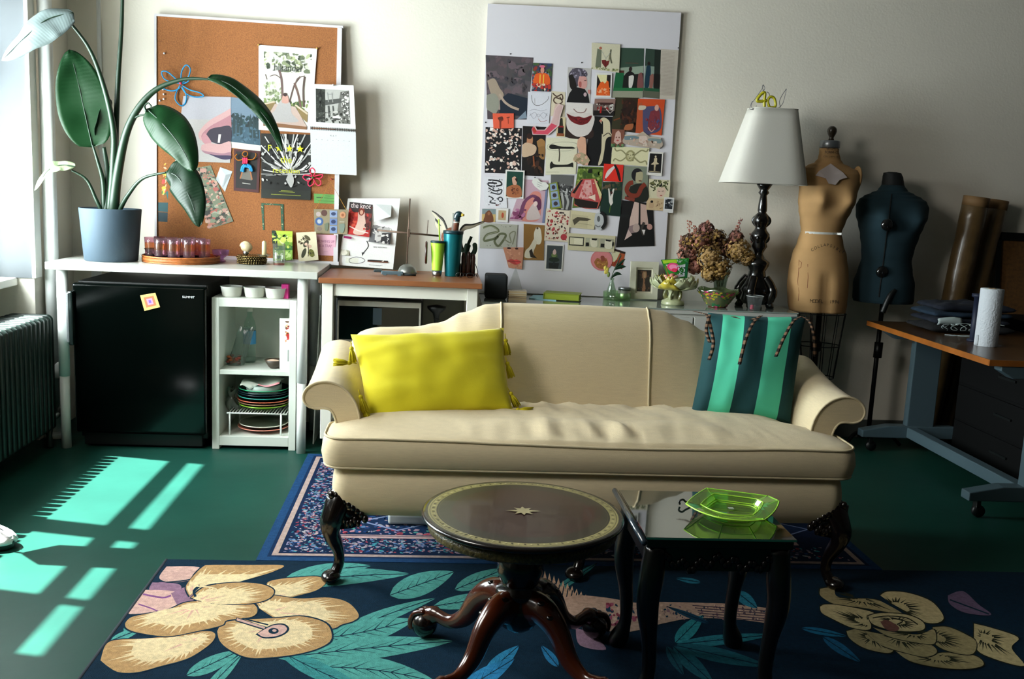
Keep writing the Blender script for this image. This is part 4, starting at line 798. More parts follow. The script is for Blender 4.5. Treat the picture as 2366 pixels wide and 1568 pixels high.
def bleaf(par, mid, wd, nrm, wts=None, fold=.25, curl=0, m=LM, seed=0, base=0):
    # mid: midrib points; wd: greatest half width; nrm: direction the upper face looks; fold lifts both halves
    mid = spl([Vector(p) for p in mid], 8); N = len(mid)-1; nrm = Vector(nrm).normalized()
    def fn(u, v):
        p = mid[min(N, round(v*N))]; a = mid[max(0, round(v*N)-1)]; b = mid[min(N, round(v*N)+1)]; tg = (b-a).normalized()
        sd = tg.cross(nrm).normalized(); up_ = sd.cross(tg).normalized()
        w = wd*(math.sin(PI*min(1, (v*.95+.035))**.78)**.8 if 0 < v < 1 else 0.02)
        s = (u-.5)*2; wl = (wts or (1, 1))[0 if s < 0 else 1]
        return p+sd*(s*w*wl)+up_*(fold*w*abs(s)*(1 if curl == 0 else 1)-curl*w*s*s)+up_*(.012*noise.noise(Vector((v*5+seed, s*1.2, seed))))
    o = MB().grid(fn, 12, N, uv=True).build('leaf', m, par, True, solid=.0012)
    MB().tube([q+nrm*.001 for q in mid], [rl(.0035, .001, i/N) for i in range(N+1)], 6).build('midrib', ST, o, True); return o
b0 = pc+Vector((.0, 0, .245))
def q_(x, y, Y): return P(x, y, Y)
# stalks as seen in the photo, each with its own depth
stalk([b0+Vector((-.02, 0, 0)), q_(248, 400, 5.02), q_(240, 340, 5.0)], .017, .009)
stalk([b0+Vector((-.0, 0, 0)), q_(262, 380, 5.0), q_(262, 300, 4.98), q_(240, 200, 4.95), q_(205, 110, 4.92), q_(150, 38, 4.88)], .021, .006)
stalk([b0+Vector((.005, .01, 0)), q_(266, 360, 5.03), q_(272, 200, 5.04), q_(281, 60, 5.05), q_(284, -60, 5.05)], .018, .007)
stalk([b0+Vector((.015, 0, 0)), q_(272, 400, 4.98), q_(298, 290, 4.96), q_(350, 215, 4.95), q_(420, 184, 4.94), q_(485, 183, 4.93)], .027, .005)
stalk([q_(292, 300, 4.965), q_(312, 272, 4.95), q_(336, 264, 4.94)], .006, .004)
stalk([b0+Vector((-.03, 0, 0)), q_(238, 420, 5.0), q_(225, 370, 4.98), q_(214, 335, 4.97)], .014, .005)
stalk([b0+Vector((-.04, -.01, 0)), q_(222, 460, 5.0), q_(200, 415, 4.98), q_(165, 393, 4.96)], .011, .005)
stalk([b0+Vector((.04, 0, 0)), q_(296, 450, 4.98), q_(330, 412, 4.93), q_(385, 398, 4.90)], .013, .005)
bleaf(PL, [q_(214, 340, 4.97), q_(198, 270, 4.97), q_(178, 180, 4.99), q_(160, 115, 5.02)], .125, (.25, -1, .1), (.95, 1.0), .12, 0, LM, 1)
bleaf(PL, [q_(222, 318, 4.99), q_(238, 270, 5.02), q_(250, 225, 5.06)], .05, (.9, -.4, 0), (1, 1), .35, 0, LD, 2)
bleaf(PL, [q_(170, 30, 4.88), q_(110, 45, 4.84), q_(60, 85, 4.8), q_(5, 140, 4.76)], .115, (-.15, -.85, .6), (1, .75), .1, .25, leafmat('plant_leaf_sunlit', '#72807f', '#1a4a30'), 3)  # pale face: silvery underside, with sunlight put into the colour
bleaf(PL, [q_(480, 180, 4.93), q_(530, 195, 4.92), q_(590, 245, 4.91), q_(625, 290, 4.90), q_(652, 350, 4.9)], .055, (.2, -1, .75), (1.0, .5), .1, .3, LM, 4)
bleaf(PL, [q_(340, 252, 4.94), q_(375, 285, 4.88), q_(415, 335, 4.84), q_(448, 396, 4.82)], .118, (.1, -1, .25), (.9, .72), -.05, .25, LM, 5)
MB().tube(spl([q_(338, 258, 4.93), q_(334, 246, 4.93), q_(342, 238, 4.93), q_(350, 246, 4.93)], 5), [.006]*6+[.004]*10, 8).build('leaf_curl', ST, PL, True)
bleaf(PL, [q_(385, 397, 4.90), q_(412, 410, 4.87), q_(440, 460, 4.84), q_(460, 524, 4.83)], .105, (-.1, -1, .15), (.85, .75), .0, .25, LD, 6)
bleaf(PL, [q_(174, 385, 4.96), q_(140, 382, 4.95), q_(110, 395, 4.93), q_(80, 440, 4.92)], .052, (-.3, -.7, .8), (1, .7), .3, .2, leafmat('plant_leaf_sunlit_small', '#8a9a76', '#27512f'), 7)  # sunlight on this small leaf is put into its pale colour
# ================================================================ ON THE WHITE TABLE
t = thing('dark_dish', 'small dark dish half hidden behind the blue-grey pot', 'dish', (-1.475, 5.20, TZ))
MB().lathe([(0, 0), (.02, 0), (.055, .055), (.052, .056), (.02, .008), (0, .008)], (-1.49, 5.2, TZ), 28).build('bowl', mat('olive_bowl', '#4a4a38', .5), t, True)
RAT = mat('rattan', '#a05a24', .55, wave=(60, .6, 'Z'), var=(40, .25)); tr = Vector((-1.325, 5.09, TZ))
t = thing('rattan_tray', 'round rattan tray with a coiled rim holding the tinted tumblers', 'tray', tr)
MB().lathe([(0, 0), (.185, 0), (.185, .006), (0, .006)], tr, 48).build('tray_base', RAT, t, True)
for i in range(4): MB().tube([tr+Vector((.188*math.cos(k*PI/28), .188*math.sin(k*PI/28), .005+.0085*i)) for k in range(56)], .0052, 8, closed=True).build('coil', RAT, t, True)
GTI = [glass('tumbler_clear', '#f2dce4', 1.5, .05), glass('tumbler_violet', '#dcb4c0', 1.5, .10), glass('tumbler_amber', '#dca480', 1.5, .12), mat('tumbler_dark', '#0c0a14', .1, coat=.5)]
tg = None; k = 0
names = {0: 'nearest the pot', 1: 'second in the front row', 2: 'in the front row middle', 3: 'front row right of centre', 4: 'at the right edge of the tray', 5: 'at the back left', 6: 'second in the back row', 7: 'in the back row middle', 8: 'back row right of centre', 9: 'at the back right'}
spots = [(-.138, -.055), (-.078, -.10), (-.008, -.115), (.062, -.10), (.128, -.05), (-.115, .03), (-.05, .0), (.02, -.01), (.085, .03), (.02, .085)]
for i, (dx, dy) in enumerate(spots):
    if tg is None:
        p = tr+Vector((dx, dy, .0065)); tg = thing('tumbler', 'violet and amber glass tumbler on the rattan tray, '+names[i], 'glass', p, 'tinted tumblers'); r0 = .030
        MB().lathe([(0, 0), (r0*.93, 0), (r0*.95, .003), (r0*.95, .028)], p, 28, caps=False).build('dark_base', GTI[3], tg, True)
        MB().lathe([(r0*.95, .028), (r0*.97, .058)], p, 28, caps=False).build('violet_band', GTI[1], tg, True); MB().lathe([(r0*.97, .058), (r0, .092)], p, 28, caps=False).build('amber_band', GTI[2], tg, True)
        MB().lathe([(r0, .092), (r0*1.06, .118), (r0*1.04, .118), (r0*.98, .09)], p, 28, caps=False).build('clear_rim', GTI[0], tg, True)
    else: dup(tg, (dx-spots[0][0], dy-spots[0][1], 0), 'violet and amber glass tumbler on the rattan tray, '+names[i])
p = Vector((-1.145, 5.17, TZ)); t = thing('purple_glass_cup', 'small facetted lilac glass candle cup right of the tray', 'cup', p); V = glass('lilac_glass', '#dcc0e4', 1.6, .15)
MB().lathe([(0, 0), (.022, 0), (.03, .006), (.016, .016), (.018, .022), (.042, .04), (.046, .065), (.042, .065), (.034, .042), (0, .03)], p, 10).build('cup', V, t)
# shell ornament on stacked brass coasters
p = Vector((-.975, 5.13, TZ)); BR = mat('tarnished_brass', '#6a5c38', .28, .85, bump=(80, .4))
co = thing('coaster', 'tarnished brass coaster with a beaded edge, lowest of the stack', 'coaster', p, 'brass coasters')
MB().lathe([(0, 0), (.06, 0), (.072, .005), (.074, .008), (.06, .006), (0, .005)], p, 40).build('disc', BR, co, True)
m = MB()
for k in range(36): m.ball(p+Vector((.073*math.cos(k*PI/18), .073*math.sin(k*PI/18), .0065)), .0042, 6, 4)
m.build('beaded_edge', BR, co, True)
for i, w_ in enumerate(('second of the stack', 'third of the stack', 'fourth of the stack', 'topmost of the stack')): dup(co, (.003*math.sin(i*2.3), .002, .0088*(i+1)), 'tarnished brass coaster with a beaded edge, '+w_)
t = thing('shell_ornament', 'small curled seashell ornament on a steel ball foot standing on the coasters', 'ornament', p+Vector((-.03, 0, .044)))
SHL = mat('shell', '#c4b48e', .35, coat=.4, var=(40, .3)); o_ = p+Vector((-.035, 0, .044)); m = MB()
MB().ball(o_+Vector((.005, 0, .014)), .016).build('ball_foot', mat('steel', '#a9adab', .3, 1), t, True)
pts = [o_+Vector((.002-.030*math.cos(a)*(1-.1*a)*.8, .0, .044+.022*math.sin(a)*(1-.1*a))) for a in [k*.42 for k in range(13)]]
m.tube(pts, [.007+.0014*k if k < 10 else .020-.004*(k-10) for k in range(13)], 12).ball(o_+Vector((.008, 0, .042)), (.030, .024, .026)).build('shell', SHL, t, True)
p = Vector((-.915, 5.15, TZ)); t = thing('candlestick', 'pale yellow candle in a clear glass holder behind the coasters', 'candlestick', p); CG = glass('clear_glass', '#f4f6f4', 1.6, .04)
MB().lathe([(0, 0), (.03, 0), (.03, .004), (.008, .014), (.008, .022), (.02, .034), (.036, .05), (.034, .052), (.016, .038), (0, .032)], p, 24).build('holder', CG, t, True)
MB().lathe([(0, .035), (.0125, .035), (.0118, .115), (.004, .122), (0, .123)], p, 16).build('candle', mat('candle_wax', '#d6cc9e', .5, sss=.3), t, True); MB().tube([p+Vector((0, 0, .12)), p+Vector((.001, 0, .13))], .0012, 5).build('wick', BLK2, t)
p = Vector((-.835, 5.13, TZ)); t = thing('water_glass', 'clear straight drinking glass with a red tinted foot in front of the green picture', 'glass', p)
MB().lathe([(.028, .0), (.030, .004), (.033, .112), (.0315, .112), (.0285, .012)], p, 28, caps=False).build('wall', CG, t, True); MB().lathe([(0, 0), (.028, 0), (.029, .01), (0, .01)], p, 28).build('red_base', glass('red_foot', '#d8806a', 1.5, .3), t, True)
# cards propped at the back edge of the table
card('green_picture', [(628, 532), (676, 534), (676, 600), (632, 602)], [('r', 0, 0, 1, .55, '#b4cc3c'), ('s', [(0, 0), (.2, .02), (.22, .25), (.1, .45), (0, .5)], '#16301a'), ('e', .6, .3, .25, .16, '#e2e8b0'), ('r', 0, .5, 1, .66, '#2f6a28'), ('r', 0, .66, 1, 1, '#8ab84a'), ('n', 0, .1, 1, .6, 40, .1, 5, ['#6a9a30', '#c8d860', '#a0c040', '#4a7a28']), ('n', 0, .66, 1, 1, 24, .07, 9, ['#c4e08a', '#3f7a34', '#e0ecc0', '#2a5a2a']), ('n', 0, 0, .25, .6, 12, .08, 2, ['#10241a', '#1e3a1e'])],
     'small bright green picture of a pond propped behind the drinking glass', 'picture', Y=5.33, base='#b4cc3c', thick=.004)
card('botanical_card', [(684, 537), (730, 535), (736, 600), (690, 604)], [('e', .45, .4, .17, .1, '#3c3a24', -.6), ('e', .3, .72, .2, .09, '#33351e', -.9), ('e', .68, .74, .16, .13, '#6a6a2a', .7), ('e', .55, .2, .16, .07, '#4a4428', .5), ('e', .47, .42, .1, .05, '#d8b8a0'), ('e', .6, .5, .12, .06, '#c9a890'), ('n', .05, .1, .4, .5, 12, .04, 3, ['#3a3020', '#5a4c30']), ('n', .5, .6, .95, .85, 8, .06, 7, ['#8a8a30', '#2c2c18', '#4a4a20']), ('l', [(.3, .15), (.5, .3), (.55, .6), (.5, .85)], .02, '#3a3020')],
     'cream card with a botanical drawing of brown leaves propped on the white table', 'card', Y=5.32, base='#d8cfae', thick=.0015)
card('pink_card', [(731, 541), (776, 543), (775, 591), (733, 589)], [('t', 'GROWING UP', .93, .38, .13, '#8a4a6a', 'r', .8), ('t', 'IS A TRAP', .80, .60, .13, '#8a4a6a', 'r', .8), ('l', [(.35, .82), (.6, .82)], .02, '#c08aa0', 1)], 'pink card with dark capital lettering half behind the botanical card', 'card', Y=5.35, base='#dba9ba', thick=.001)
card('cream_note', [(655, 601), (735, 603), (735, 611), (655, 609)], [], 'flat cream card lying along the foot of the pinboard', 'card', Y=5.345, base='#d6d2c0', thick=.002)
# ================================================================ ON THE CART
KZ = .915
t = thing('collage_sheet', 'large white sheet pasted with magazine cuttings leaning on the wall over the cart', 'poster', P(850, 615, 5.35))
def sheet(nm, quad, els, base, lvl=0, outline=None, lab=None): return card(nm, quad, els, lab, '', Y=5.36, lvl=lvl, base=base, parent=t, outline=outline, lean=.05)
sheet('sheet', [(804, 458), (925, 458), (908, 622), (782, 612)], [('r', .12, .1, .97, .97, '#e4e4e0'), ('l', [(.62, .155), (.7, .13), (.76, .155), (.7, .19), (.62, .16)], .006, '#6a6a6a'), ('r', .12, .88, .35, .96, '#dcdccd'), ('l', [(.46, .62), (.5, .7), (.42, .8)], .014, '#2a2a2a'), ('p', [(.39, .79), (.45, .79), (.41, .84)], '#2a2a2a'),
      ('l', [(.18, .9), (.3, .86), (.44, .88), (.46, .92), (.34, .955), (.2, .945), (.18, .9)], .007, '#3a3a3a'), ('t', 'REAL WEDDINGS', .72, .71, .018, '#4a4a4a'), ('l', [(.55, .96), (.75, .965), (.8, .95)], .006, '#6a6a6a', 1), ('l', [(.7, .2), (.8, .25)], .004, '#6a6a6a', 1)], '#e6e6e2')
sheet('magazine_cover', [(808, 466), (862, 470), (853, 548), (800, 540)], [('r', 0, 0, 1, .3, '#3a3030'), ('r', 0, .3, .45, .95, '#c22a24'), ('r', .7, .3, 1, .75, '#7a3430'), ('s', [(.4, .3), (.62, .2), (.72, .4), (.8, .9), (.3, .95), (.42, .6)], '#d8b8a8'), ('e', .55, .26, .13, .13, '#7a2c1c'), ('e', .55, .29, .07, .07, '#d8a48c'), ('n', 0, .2, .4, .8, 22, .08, 4, ['#d83a2c', '#a81c1c', '#e0523c']), ('n', .7, .1, 1, .8, 14, .06, 5, ['#c83a30', '#2a2424', '#5a2420']), ('t', 'the knot', .5, .17, .16, '#f0e4e0', 'c', .78), ('l', [(.1, .75), (.5, .85), (.95, .88)], .03, '#e8d8d0', 1)], '#b02824', 1)
sheet('cutting', [(791, 545), (812, 549), (806, 590), (786, 588)], [('r', 0, 0, 1, .5, '#4a4430'), ('s', [(.3, .2), (.6, .2), (.8, .9), (.1, .95)], '#dcd8c8'), ('e', .5, .2, .12, .08, '#8a5a44'), ('n', 0, 0, 1, .6, 14, .08, 6, ['#3a3a28', '#6a5a40'])], '#a8a690', 1, None, 'small cutting of a standing figure in white')
sheet('cutting', [(795, 540), (813, 542), (812, 552), (794, 549)], [], '#c22a78', 2, None, 'small magenta label')
sheet('cutting', [(868, 500), (907, 506), (901, 565), (851, 558)], [('p', [(0, .5), (.45, .45), (.5, 1), (0, 1)], '#6a6a6c'), ('s', [(.2, .5), (.5, .35), (.6, .8), (.3, .95)], '#c8c4c0'), ('p', [(.5, .1), (1, 0), (1, .5), (.5, .6)], '#b8b6b2'), ('p', [(.55, .6), (1, .55), (1, 1), (.55, .95)], '#2c2a2c'), ('n', 0, 0, 1, 1, 30, .06, 3, ['#2c2a2c', '#8a8684', '#dcd8d4', '#4a484a']), ('l', [(.5, .4), (.9, .2)], .03, '#2c2a2c', 1)], '#8a8886', 1, None, 'grey cutting of wedding scenes')
sheet('cutting', [(849, 588), (863, 578), (899, 577), (896, 607), (850, 603)][:0] or [(852, 577), (899, 577), (896, 607), (849, 604)], [('s', [(.65, .3), (.72, .25), (.85, .6), (.75, 1), (.7, .95), (.7, .6)], '#dcd4c8'), ('l', [(.6, .1), (.95, .3)], .03, '#b8846a', 1), ('l', [(.2, .35), (.4, .55), (.45, .8)], .07, '#d8d4cc'), ('e', .12, .6, .06, .12, '#7a8a3a'), ('r', 0, .92, 1, 1, '#6a3a24')], '#1c1814', 1, [(.0, .35), (0, 1), (1, 1), (1, 0), (.3, 0), (.25, .35)], 'dark cutting of a dancing figure')
sheet('cutting', [(866, 470), (905, 473), (903, 500), (864, 512)], [('l', [(.05, .3), (.4, .1), (.6, .3), (.3, .5), (.05, .3)], .03, '#8a8a8a')], '#d2d6d4', 1, None, 'plain pale cutting')
# balance stand
p = Vector((-.165, 5.20, KZ)); STL = mat('dull_steel', '#8c8f8a', .35, .8); t = thing('balance_stand', 'thin metal rod stand with a long cross arm on a domed base', 'stand', p)
MB().lathe([(0, 0), (.052, 0), (.05, .012), (.04, .035), (.022, .047), (.006, .052), (0, .052)], p, 32).build('domed_base', STL, t, True)
RST = mat('rusty_rod', '#6a5648', .5, .5)
MB().tube([p+Vector((-.004, 0, .05)), p+Vector((.004, 0, .40))], .0035, 8).build('upright_rod', RST, t, True)
MB().tube([p+Vector((-.165, -.0, .225)), p+Vector((.17, -.0, .208))], [.005]*2, 8).build('cross_arm', RST, t, True)
MB().tube([p+Vector((.10, 0, .212)), p+Vector((.104, 0, .29))], .002, 6).build('pin', RST, t); MB().box(p.x-.006, p.x+.010, p.y-.008, p.y+.008, p.z+.195, p.z+.235).build('clamp', RST, t, bevel=.002)
p = Vector((-.24, 5.06, KZ)); t = thing('hand_stapler', 'blue-grey metal hand tool lying on the cart before the rod stand', 'tool', p); TL = mat('tool_blue_grey', '#5f747c', .35, .4)
MB().box(p.x-.055, p.x+.06, p.y-.012, p.y+.012, p.z+.004, p.z+.022).build('body', TL, t, bevel=.004); MB().box(p.x-.095, p.x-.05, p.y-.010, p.y+.012, p.z+.014, p.z+.028, M=None).build('head', mat('tool_dark', '#2f3a3c', .4), t, bevel=.004)
MB().tube([p+Vector((.05, 0, .008)), p+Vector((.125, .01, .006))], .006, 8).build('handle', mat('tool_dark', '#2f3a3c', .4), t, True)
for x in (-.045, .03): MB().box(p.x+x, p.x+x+.018, p.y-.014, p.y+.014, p.z, p.z+.008).build('foot', TL, t)
# tumblers
p = Vector((.075, 5.15, KZ)); t = thing('steel_tumbler', 'tall teal insulated drinking tumbler with dark lid on the cart', 'cup', p)
MB().lathe([(0, 0), (.036, 0), (.038, .004), (.052, .225), (.052, .228), (.046, .228)], p, 40).build('body', mat('teal_metal', '#0c6a74', .3, .5), t, True); MB().lathe([(.054, .225), (.055, .240), (.05, .243), (0, .241)], p, 40).build('lid', mat('lid_dark', '#123038', .3), t, True)
MB().tube([p+Vector((-.006, .0, .24)), p+Vector((-.004, 0, .335))], .0045, 10).build('straw', glass('straw', '#e8ece8', 1.5, .3), t, True)
p = Vector((-.005, 5.13, KZ)); t = thing('green_tumbler', 'lime green travel tumbler with a steel foot beside the teal one', 'cup', p)
MB().lathe([(.027, .03), (.038, .175)], p, 32, caps=False).build('body', mat('lime_coating', '#a4d83a', .4), t, True); MB().lathe([(0, 0), (.022, 0), (.025, .006), (.027, .03)], p, 32).build('foot', mat('steel', '#a9adab', .3, 1), t, True)
MB().lathe([(.038, .175), (.040, .18), (.038, .186), (0, .184)], p, 32).build('lid', mat('lid_dark', '#123038', .3), t, True); MB().tube([p+Vector((.01, .02, .18)), p+Vector((.0, .02, .30))], .004, 8).build('straw', mat('lime_coating', '#a4d83a', .4), t, True)
# mallard ornament
p = P(1050, 560, 5.24); t = thing('mallard_ornament', 'painted mallard duck ornament with spread wings behind the teal tumbler', 'ornament', (p.x, p.y, p.z-.06)); DB = mat('duck_brown', '#7a4630', .5, var=(30, .3))
MB().ball(P(1042, 545, 5.23), (.055, .035, .045), M=Matrix.Rotation(-.5, 3, 'Y')).build('body', DB, t, True)
MB().tube(spl([P(1050, 540, 5.225), P(1052, 522, 5.22), P(1055, 508, 5.215)]), [.026]*4+[.020]*8+[.018]*5, 16).build('breast', DB, t, True)
MB().lathe([(.019, -.003), (.0205, 0), (.019, .003)], P(1054, 513, 5.216), 20, caps=False).build('white_collar', CER, t, True)
MB().tube(spl([P(1055, 511, 5.215), P(1056, 500, 5.214), P(1060, 494, 5.21)]), [.018]*5+[.019]*8+[.018]*4, 16).ball(P(1060, 495, 5.21), (.021, .018, .018)).build('head', mat('duck_green', '#0e3038', .3, coat=.4), t, True)
MB().tube([P(1066, 496, 5.20), P(1073, 497, 5.20)], [.009, .006], 10, flat=1).build('beak', mat('duck_bill', '#c9a838', .4), t, True)
WG = [mat('wing_cream', '#b8b09a', .6), mat('wing_dark', '#2c2a26', .6)]
def wing(pts, w0, w1):
    pts = spl([P(*a) for a in pts], 8); N = len(pts)-1
    MB().grid(lambda u, v: pts[round(v*N)]+Vector((0, .03*u, -1))*(rl(w0, w1, v)*u)+Vector((0, 0, .004*math.sin(8*v))), 6, N, mfn=lambda u, v: 1 if (u < .3 or u > .92) else 0).build('wing', WG, t, True, solid=.006)
wing([(1034, 528, 5.22), (1024, 505, 5.23), (1012, 493, 5.24), (998, 488, 5.25)], .075, .012); wing([(1062, 530, 5.22), (1075, 518, 5.23), (1095, 515, 5.24), (1119, 512, 5.26)], .045, .008)
wing([(1026, 520, 5.24), (1016, 512, 5.25), (1006, 506, 5.26)], .07, .03)
# cactus + pots
p = Vector((.155, 5.24, KZ)); t = thing('cactus', 'dark green branching cactus behind the teal tumbler', 'cactus', p); CG2 = mat('cactus_green', '#1c3a26', .7, bump=(90, .5))
MB().lathe([(0, 0), (.03, 0), (.042, .06), (.038, .06), (0, .05)], p, 24).build('pot', mat('pot_dark', '#241a16', .6), t, True)
MB().tube(spl([p+Vector((0, 0, .05)), p+Vector((-.005, 0, .13)), p+Vector((.005, 0, .17)), p+Vector((.02, 0, .21))]), [.022]*8+[.017]*8+[.008]*9, 12).build('trunk', CG2, t, True)
for L in ([(.0, 0, .10), (.03, 0, .115), (.042, 0, .14), (.04, 0, .165)], [(0, 0, .12), (-.03, 0, .14), (-.04, 0, .17)]): MB().tube(spl([p+Vector(a) for a in L]), .013, 10).ball(p+Vector(L[-1]), .013, 10, 8).build('arm', CG2, t, True)
WDK = mat('dark_carved_wood', '#3a1a12', .35, coat=.3, var=(40, .4))
cv = None
for i, (x, y, h, lab) in enumerate([(.108, 5.19, .115, 'dark brown carved wooden hand shape right of the teal tumbler'), (.135, 5.18, .128, 'middle dark brown carved wooden finger right of the teal tumbler'), (.163, 5.19, .132, 'tallest dark brown carved wooden finger right of the teal tumbler'), (.188, 5.2, .12, 'rightmost dark brown carved wooden finger')]):
    tag(MB().lathe([(0, 0), (.012, 0), (.013, h*.3), (.0115, h*.5), (.0125, h*.8), (.009, h*.95), (.004, h), (0, h)], (x, y, KZ), 16).build('carved_finger', WDK, smooth=True), lab, 'carving', 'carved wooden fingers')
t = tag(MB().lathe([(0, -.006), (.045, -.006), (.05, 0), (.045, .006), (0, .006)], (0, 0, 0), 30, Matrix.Rotation(PI/2, 4, 'Y') @ Matrix.Scale(1.25, 4, (1, 0, 0))).build('carved_disc', WDK, smooth=True), 'dark brown carved wooden disc standing on edge left of the lime tumbler', 'carving'); t.location = (-.065, 5.14, KZ+.058)
tag(MB().tube(spl([P(1090, 620, 5.3), P(1088, 605, 5.3), P(1096, 606, 5.3), P(1104, 628, 5.28), P(1100, 636, 5.26)], 6), .0022, 6).build('black_cable', BLK2, smooth=True), 'thin black cable curling up at the right end of the cart top', 'cable')
t = thing('spectacles', 'folded dark wire spectacles at the right end of the cart top', 'glasses', (.15, 5.06, KZ)); 
for x in (-.025, .03): MB().tube([(.14+x+.02*math.cos(k*PI/8), 5.055+.002*math.sin(k), KZ+.016+.012*math.sin(k*PI/8)) for k in range(16)], .0016, 6, closed=True).build('rim', BLK2, t, True)
MB().tube([(.12, 5.05, KZ+.026), (.20, 5.07, KZ+.02), (.21, 5.09, KZ+.004)], .0018, 6).build('temple', BLK2, t)
# ================================================================ ON THE SIDEBOARD
z = bz
t = thing('speaker', 'small black cube speaker at the left end of the sideboard', 'speaker', (.315, 5.22, z))
MB().box(.258, .378, 5.16, 5.28, z+.004, z+.135).build('housing', mat('speaker_cloth', '#0c1416', .85, bump=(600, .4)), t, bevel=.012, seg=4); MB().box(.27, .366, 5.17, 5.27, z, z+.005).build('rubber_base', BLK2, t)
MB().box(.2575-.03, .258, 5.20, 5.215, z+.022, z+.028).build('cable_plug', BLK2, t)
t = thing('glass_pyramid', 'clear faceted glass paperweight on the small book stack', 'paperweight', (.43, 5.24, z+.055))
MB().lathe([(0, 0), (.055, 0), (.05, .012), (.012, .10), (0, .125)], (.425, 5.25, z+.052), 4, rot=PI/4).build('pyramid', glass('crystal', '#f0f2f0', 1.9, .1), t)
for i, (h, c_, lab) in enumerate([(.012, '#cdbfa4', 'thin cream book at the bottom of the small stack'), (.010, '#6a4a2c', 'brown-edged book in the middle of the small stack'), (.014, '#d6cdb6', 'thick cream book second from the top of the small stack'), (.014, '#cfc6b4', 'cream book on top of the small stack')]):
    zz = z+[0, .0122, .0224, .0366][i]; b = thing('small_book', lab, 'book', (.435, 5.22, zz), 'small stacked books'); CV = mat('book'+c_[1:], c_, .6)
    MB().box(.385, .485, 5.17, 5.27, zz, zz+.0018).build('cover', CV, b); MB().box(.385, .485, 5.17, 5.27, zz+h-.0018, zz+h).build('cover', CV, b); MB().box(.388, .484, 5.172, 5.268, zz+.0019, zz+h-.0019).build('pages', mat('pages', '#c9b48c', .9), b)
q = [F(x, y, z) for x, y in ((1222, 690), (1285, 695), (1280, 684), (1232, 683))]
b = MB(); b.add([p for p in q]+[p+Vector((0, 0, .005)) for p in q], [(3, 2, 1, 0), (4, 5, 6, 7)]+[(i, (i+1) % 4, (i+1) % 4+4, i+4) for i in range(4)]); tag(b.build('blue_booklet', mat('pale_blue_paper', '#8fc0cc', .6)), 'thin pale blue booklet lying under the corner of the green book', 'booklet')
b = thing('green_book', 'olive green hardback lying on the sideboard', 'book', (.70, 5.25, z)); GC = mat('olive_cover', '#7f8f1c', .5); Mx = Matrix.Translation((.695, 5.27, z+.0055)) @ Matrix.Rotation(R(-14), 4, 'Z')
MB().box(-.10, .10, -.065, .065, 0, .003, M=Mx).build('cover', GC, b); MB().box(-.10, .10, -.065, .065, .032, .035, M=Mx).build('cover', GC, b); MB().box(-.10, -.097, -.065, .065, 0.003, .032, M=Mx).build('spine', GC, b); MB().box(-.097, .096, -.061, .061, .003, .032, M=Mx).build('pages', mat('green_pages', '#8a9a28', .8), b)
p = Vector((1.02, 5.38, z)); t = thing('green_rim_dish', 'shallow clear green glass dish holding the bud vase and the tin', 'dish', p); GG = glass('pale_green_glass', '#e6fadc', 1.6, .05)
MB().lathe([(0, .001), (.078, .001), (.080, .004), (.081, .045), (.079, .045), (.076, .006), (0, .005)], p, 12).build('dish', GG, t, True)
p = Vector((.985, 5.375, z+.006)); t = thing('bud_vase', 'slim clear bottle vase holding a yellow bud and dark leaves', 'vase', p)
MB().lathe([(0, 0), (.024, 0), (.027, .01), (.026, .05), (.016, .08), (.010, .10), (.013, .118), (.011, .118), (.008, .10), (.014, .08), (.023, .05), (.024, .012), (0, .006)], p, 28).build('bottle', glass('vase_green_glass', '#e8f2e8', 1.6, .06), t, True)
fl = thing('yellow_flower', 'yellow flower stem with glossy dark leaves in the bud vase', 'flower', p+Vector((0, 0, .01)))
MB().tube(spl([p+Vector((0, 0, .01)), p+Vector((-.003, 0, .1)), P(1413, 640, 5.36), P(1424, 612, 5.36), P(1436, 590, 5.36)]), .0022, 6).build('stem', mat('stem_dark', '#2a4a2a', .6), fl, True)
DLf = leafmat('dark_bud_leaf', '#12301c', '#3a5a3a')
for L in ([(1420, 625), (1430, 600), (1436, 582)], [(1422, 618), (1436, 606), (1445, 598)], [(1420, 622), (1434, 616), (1447, 616)], [(1412, 642), (1424, 632), (1437, 634)]):
    mid = spl([P(x, y, 5.355) for x, y in L], 4); N = len(mid)-1
    MB().grid(lambda u, v: mid[round(v*N)]+Vector((.0, -.003*math.sin(PI*u), (u-.5)*.022*math.sin(PI*min(1, v+.04)))), 4, N, uv=True).build('leaf', DLf, fl, True, solid=.001)
YP = mat('petal_yellow', '#c9b850', .7)
for k in range(6): MB().ball(P(1401+3*math.cos(k), 622+6*math.sin(k*1.9), 5.355), (.008, .006, .013), 10, 8).build('petal', YP, fl, True)
MB().ball(P(1406, 634, 5.355), (.009, .009, .016), 10, 8).build('bud', mat('bud_green', '#6a7a38', .7), fl, True)
p = Vector((1.062, 5.385, z+.006)); t = thing('candle_tin', 'short brushed metal tin in the green dish beside the bud vase', 'tin', p)
MB().lathe([(0, 0), (.034, 0), (.035, .003), (.035, .052)], p, 36).build('tin', mat('tin_metal', '#b0b4a8', .3, .9, wave=None), t, True); MB().lathe([(.036, .050), (.0365, .064), (.035, .066), (0, .066)], p, 36).build('lid', mat('tin_lid', '#7f8484', .35, .9), t, True)
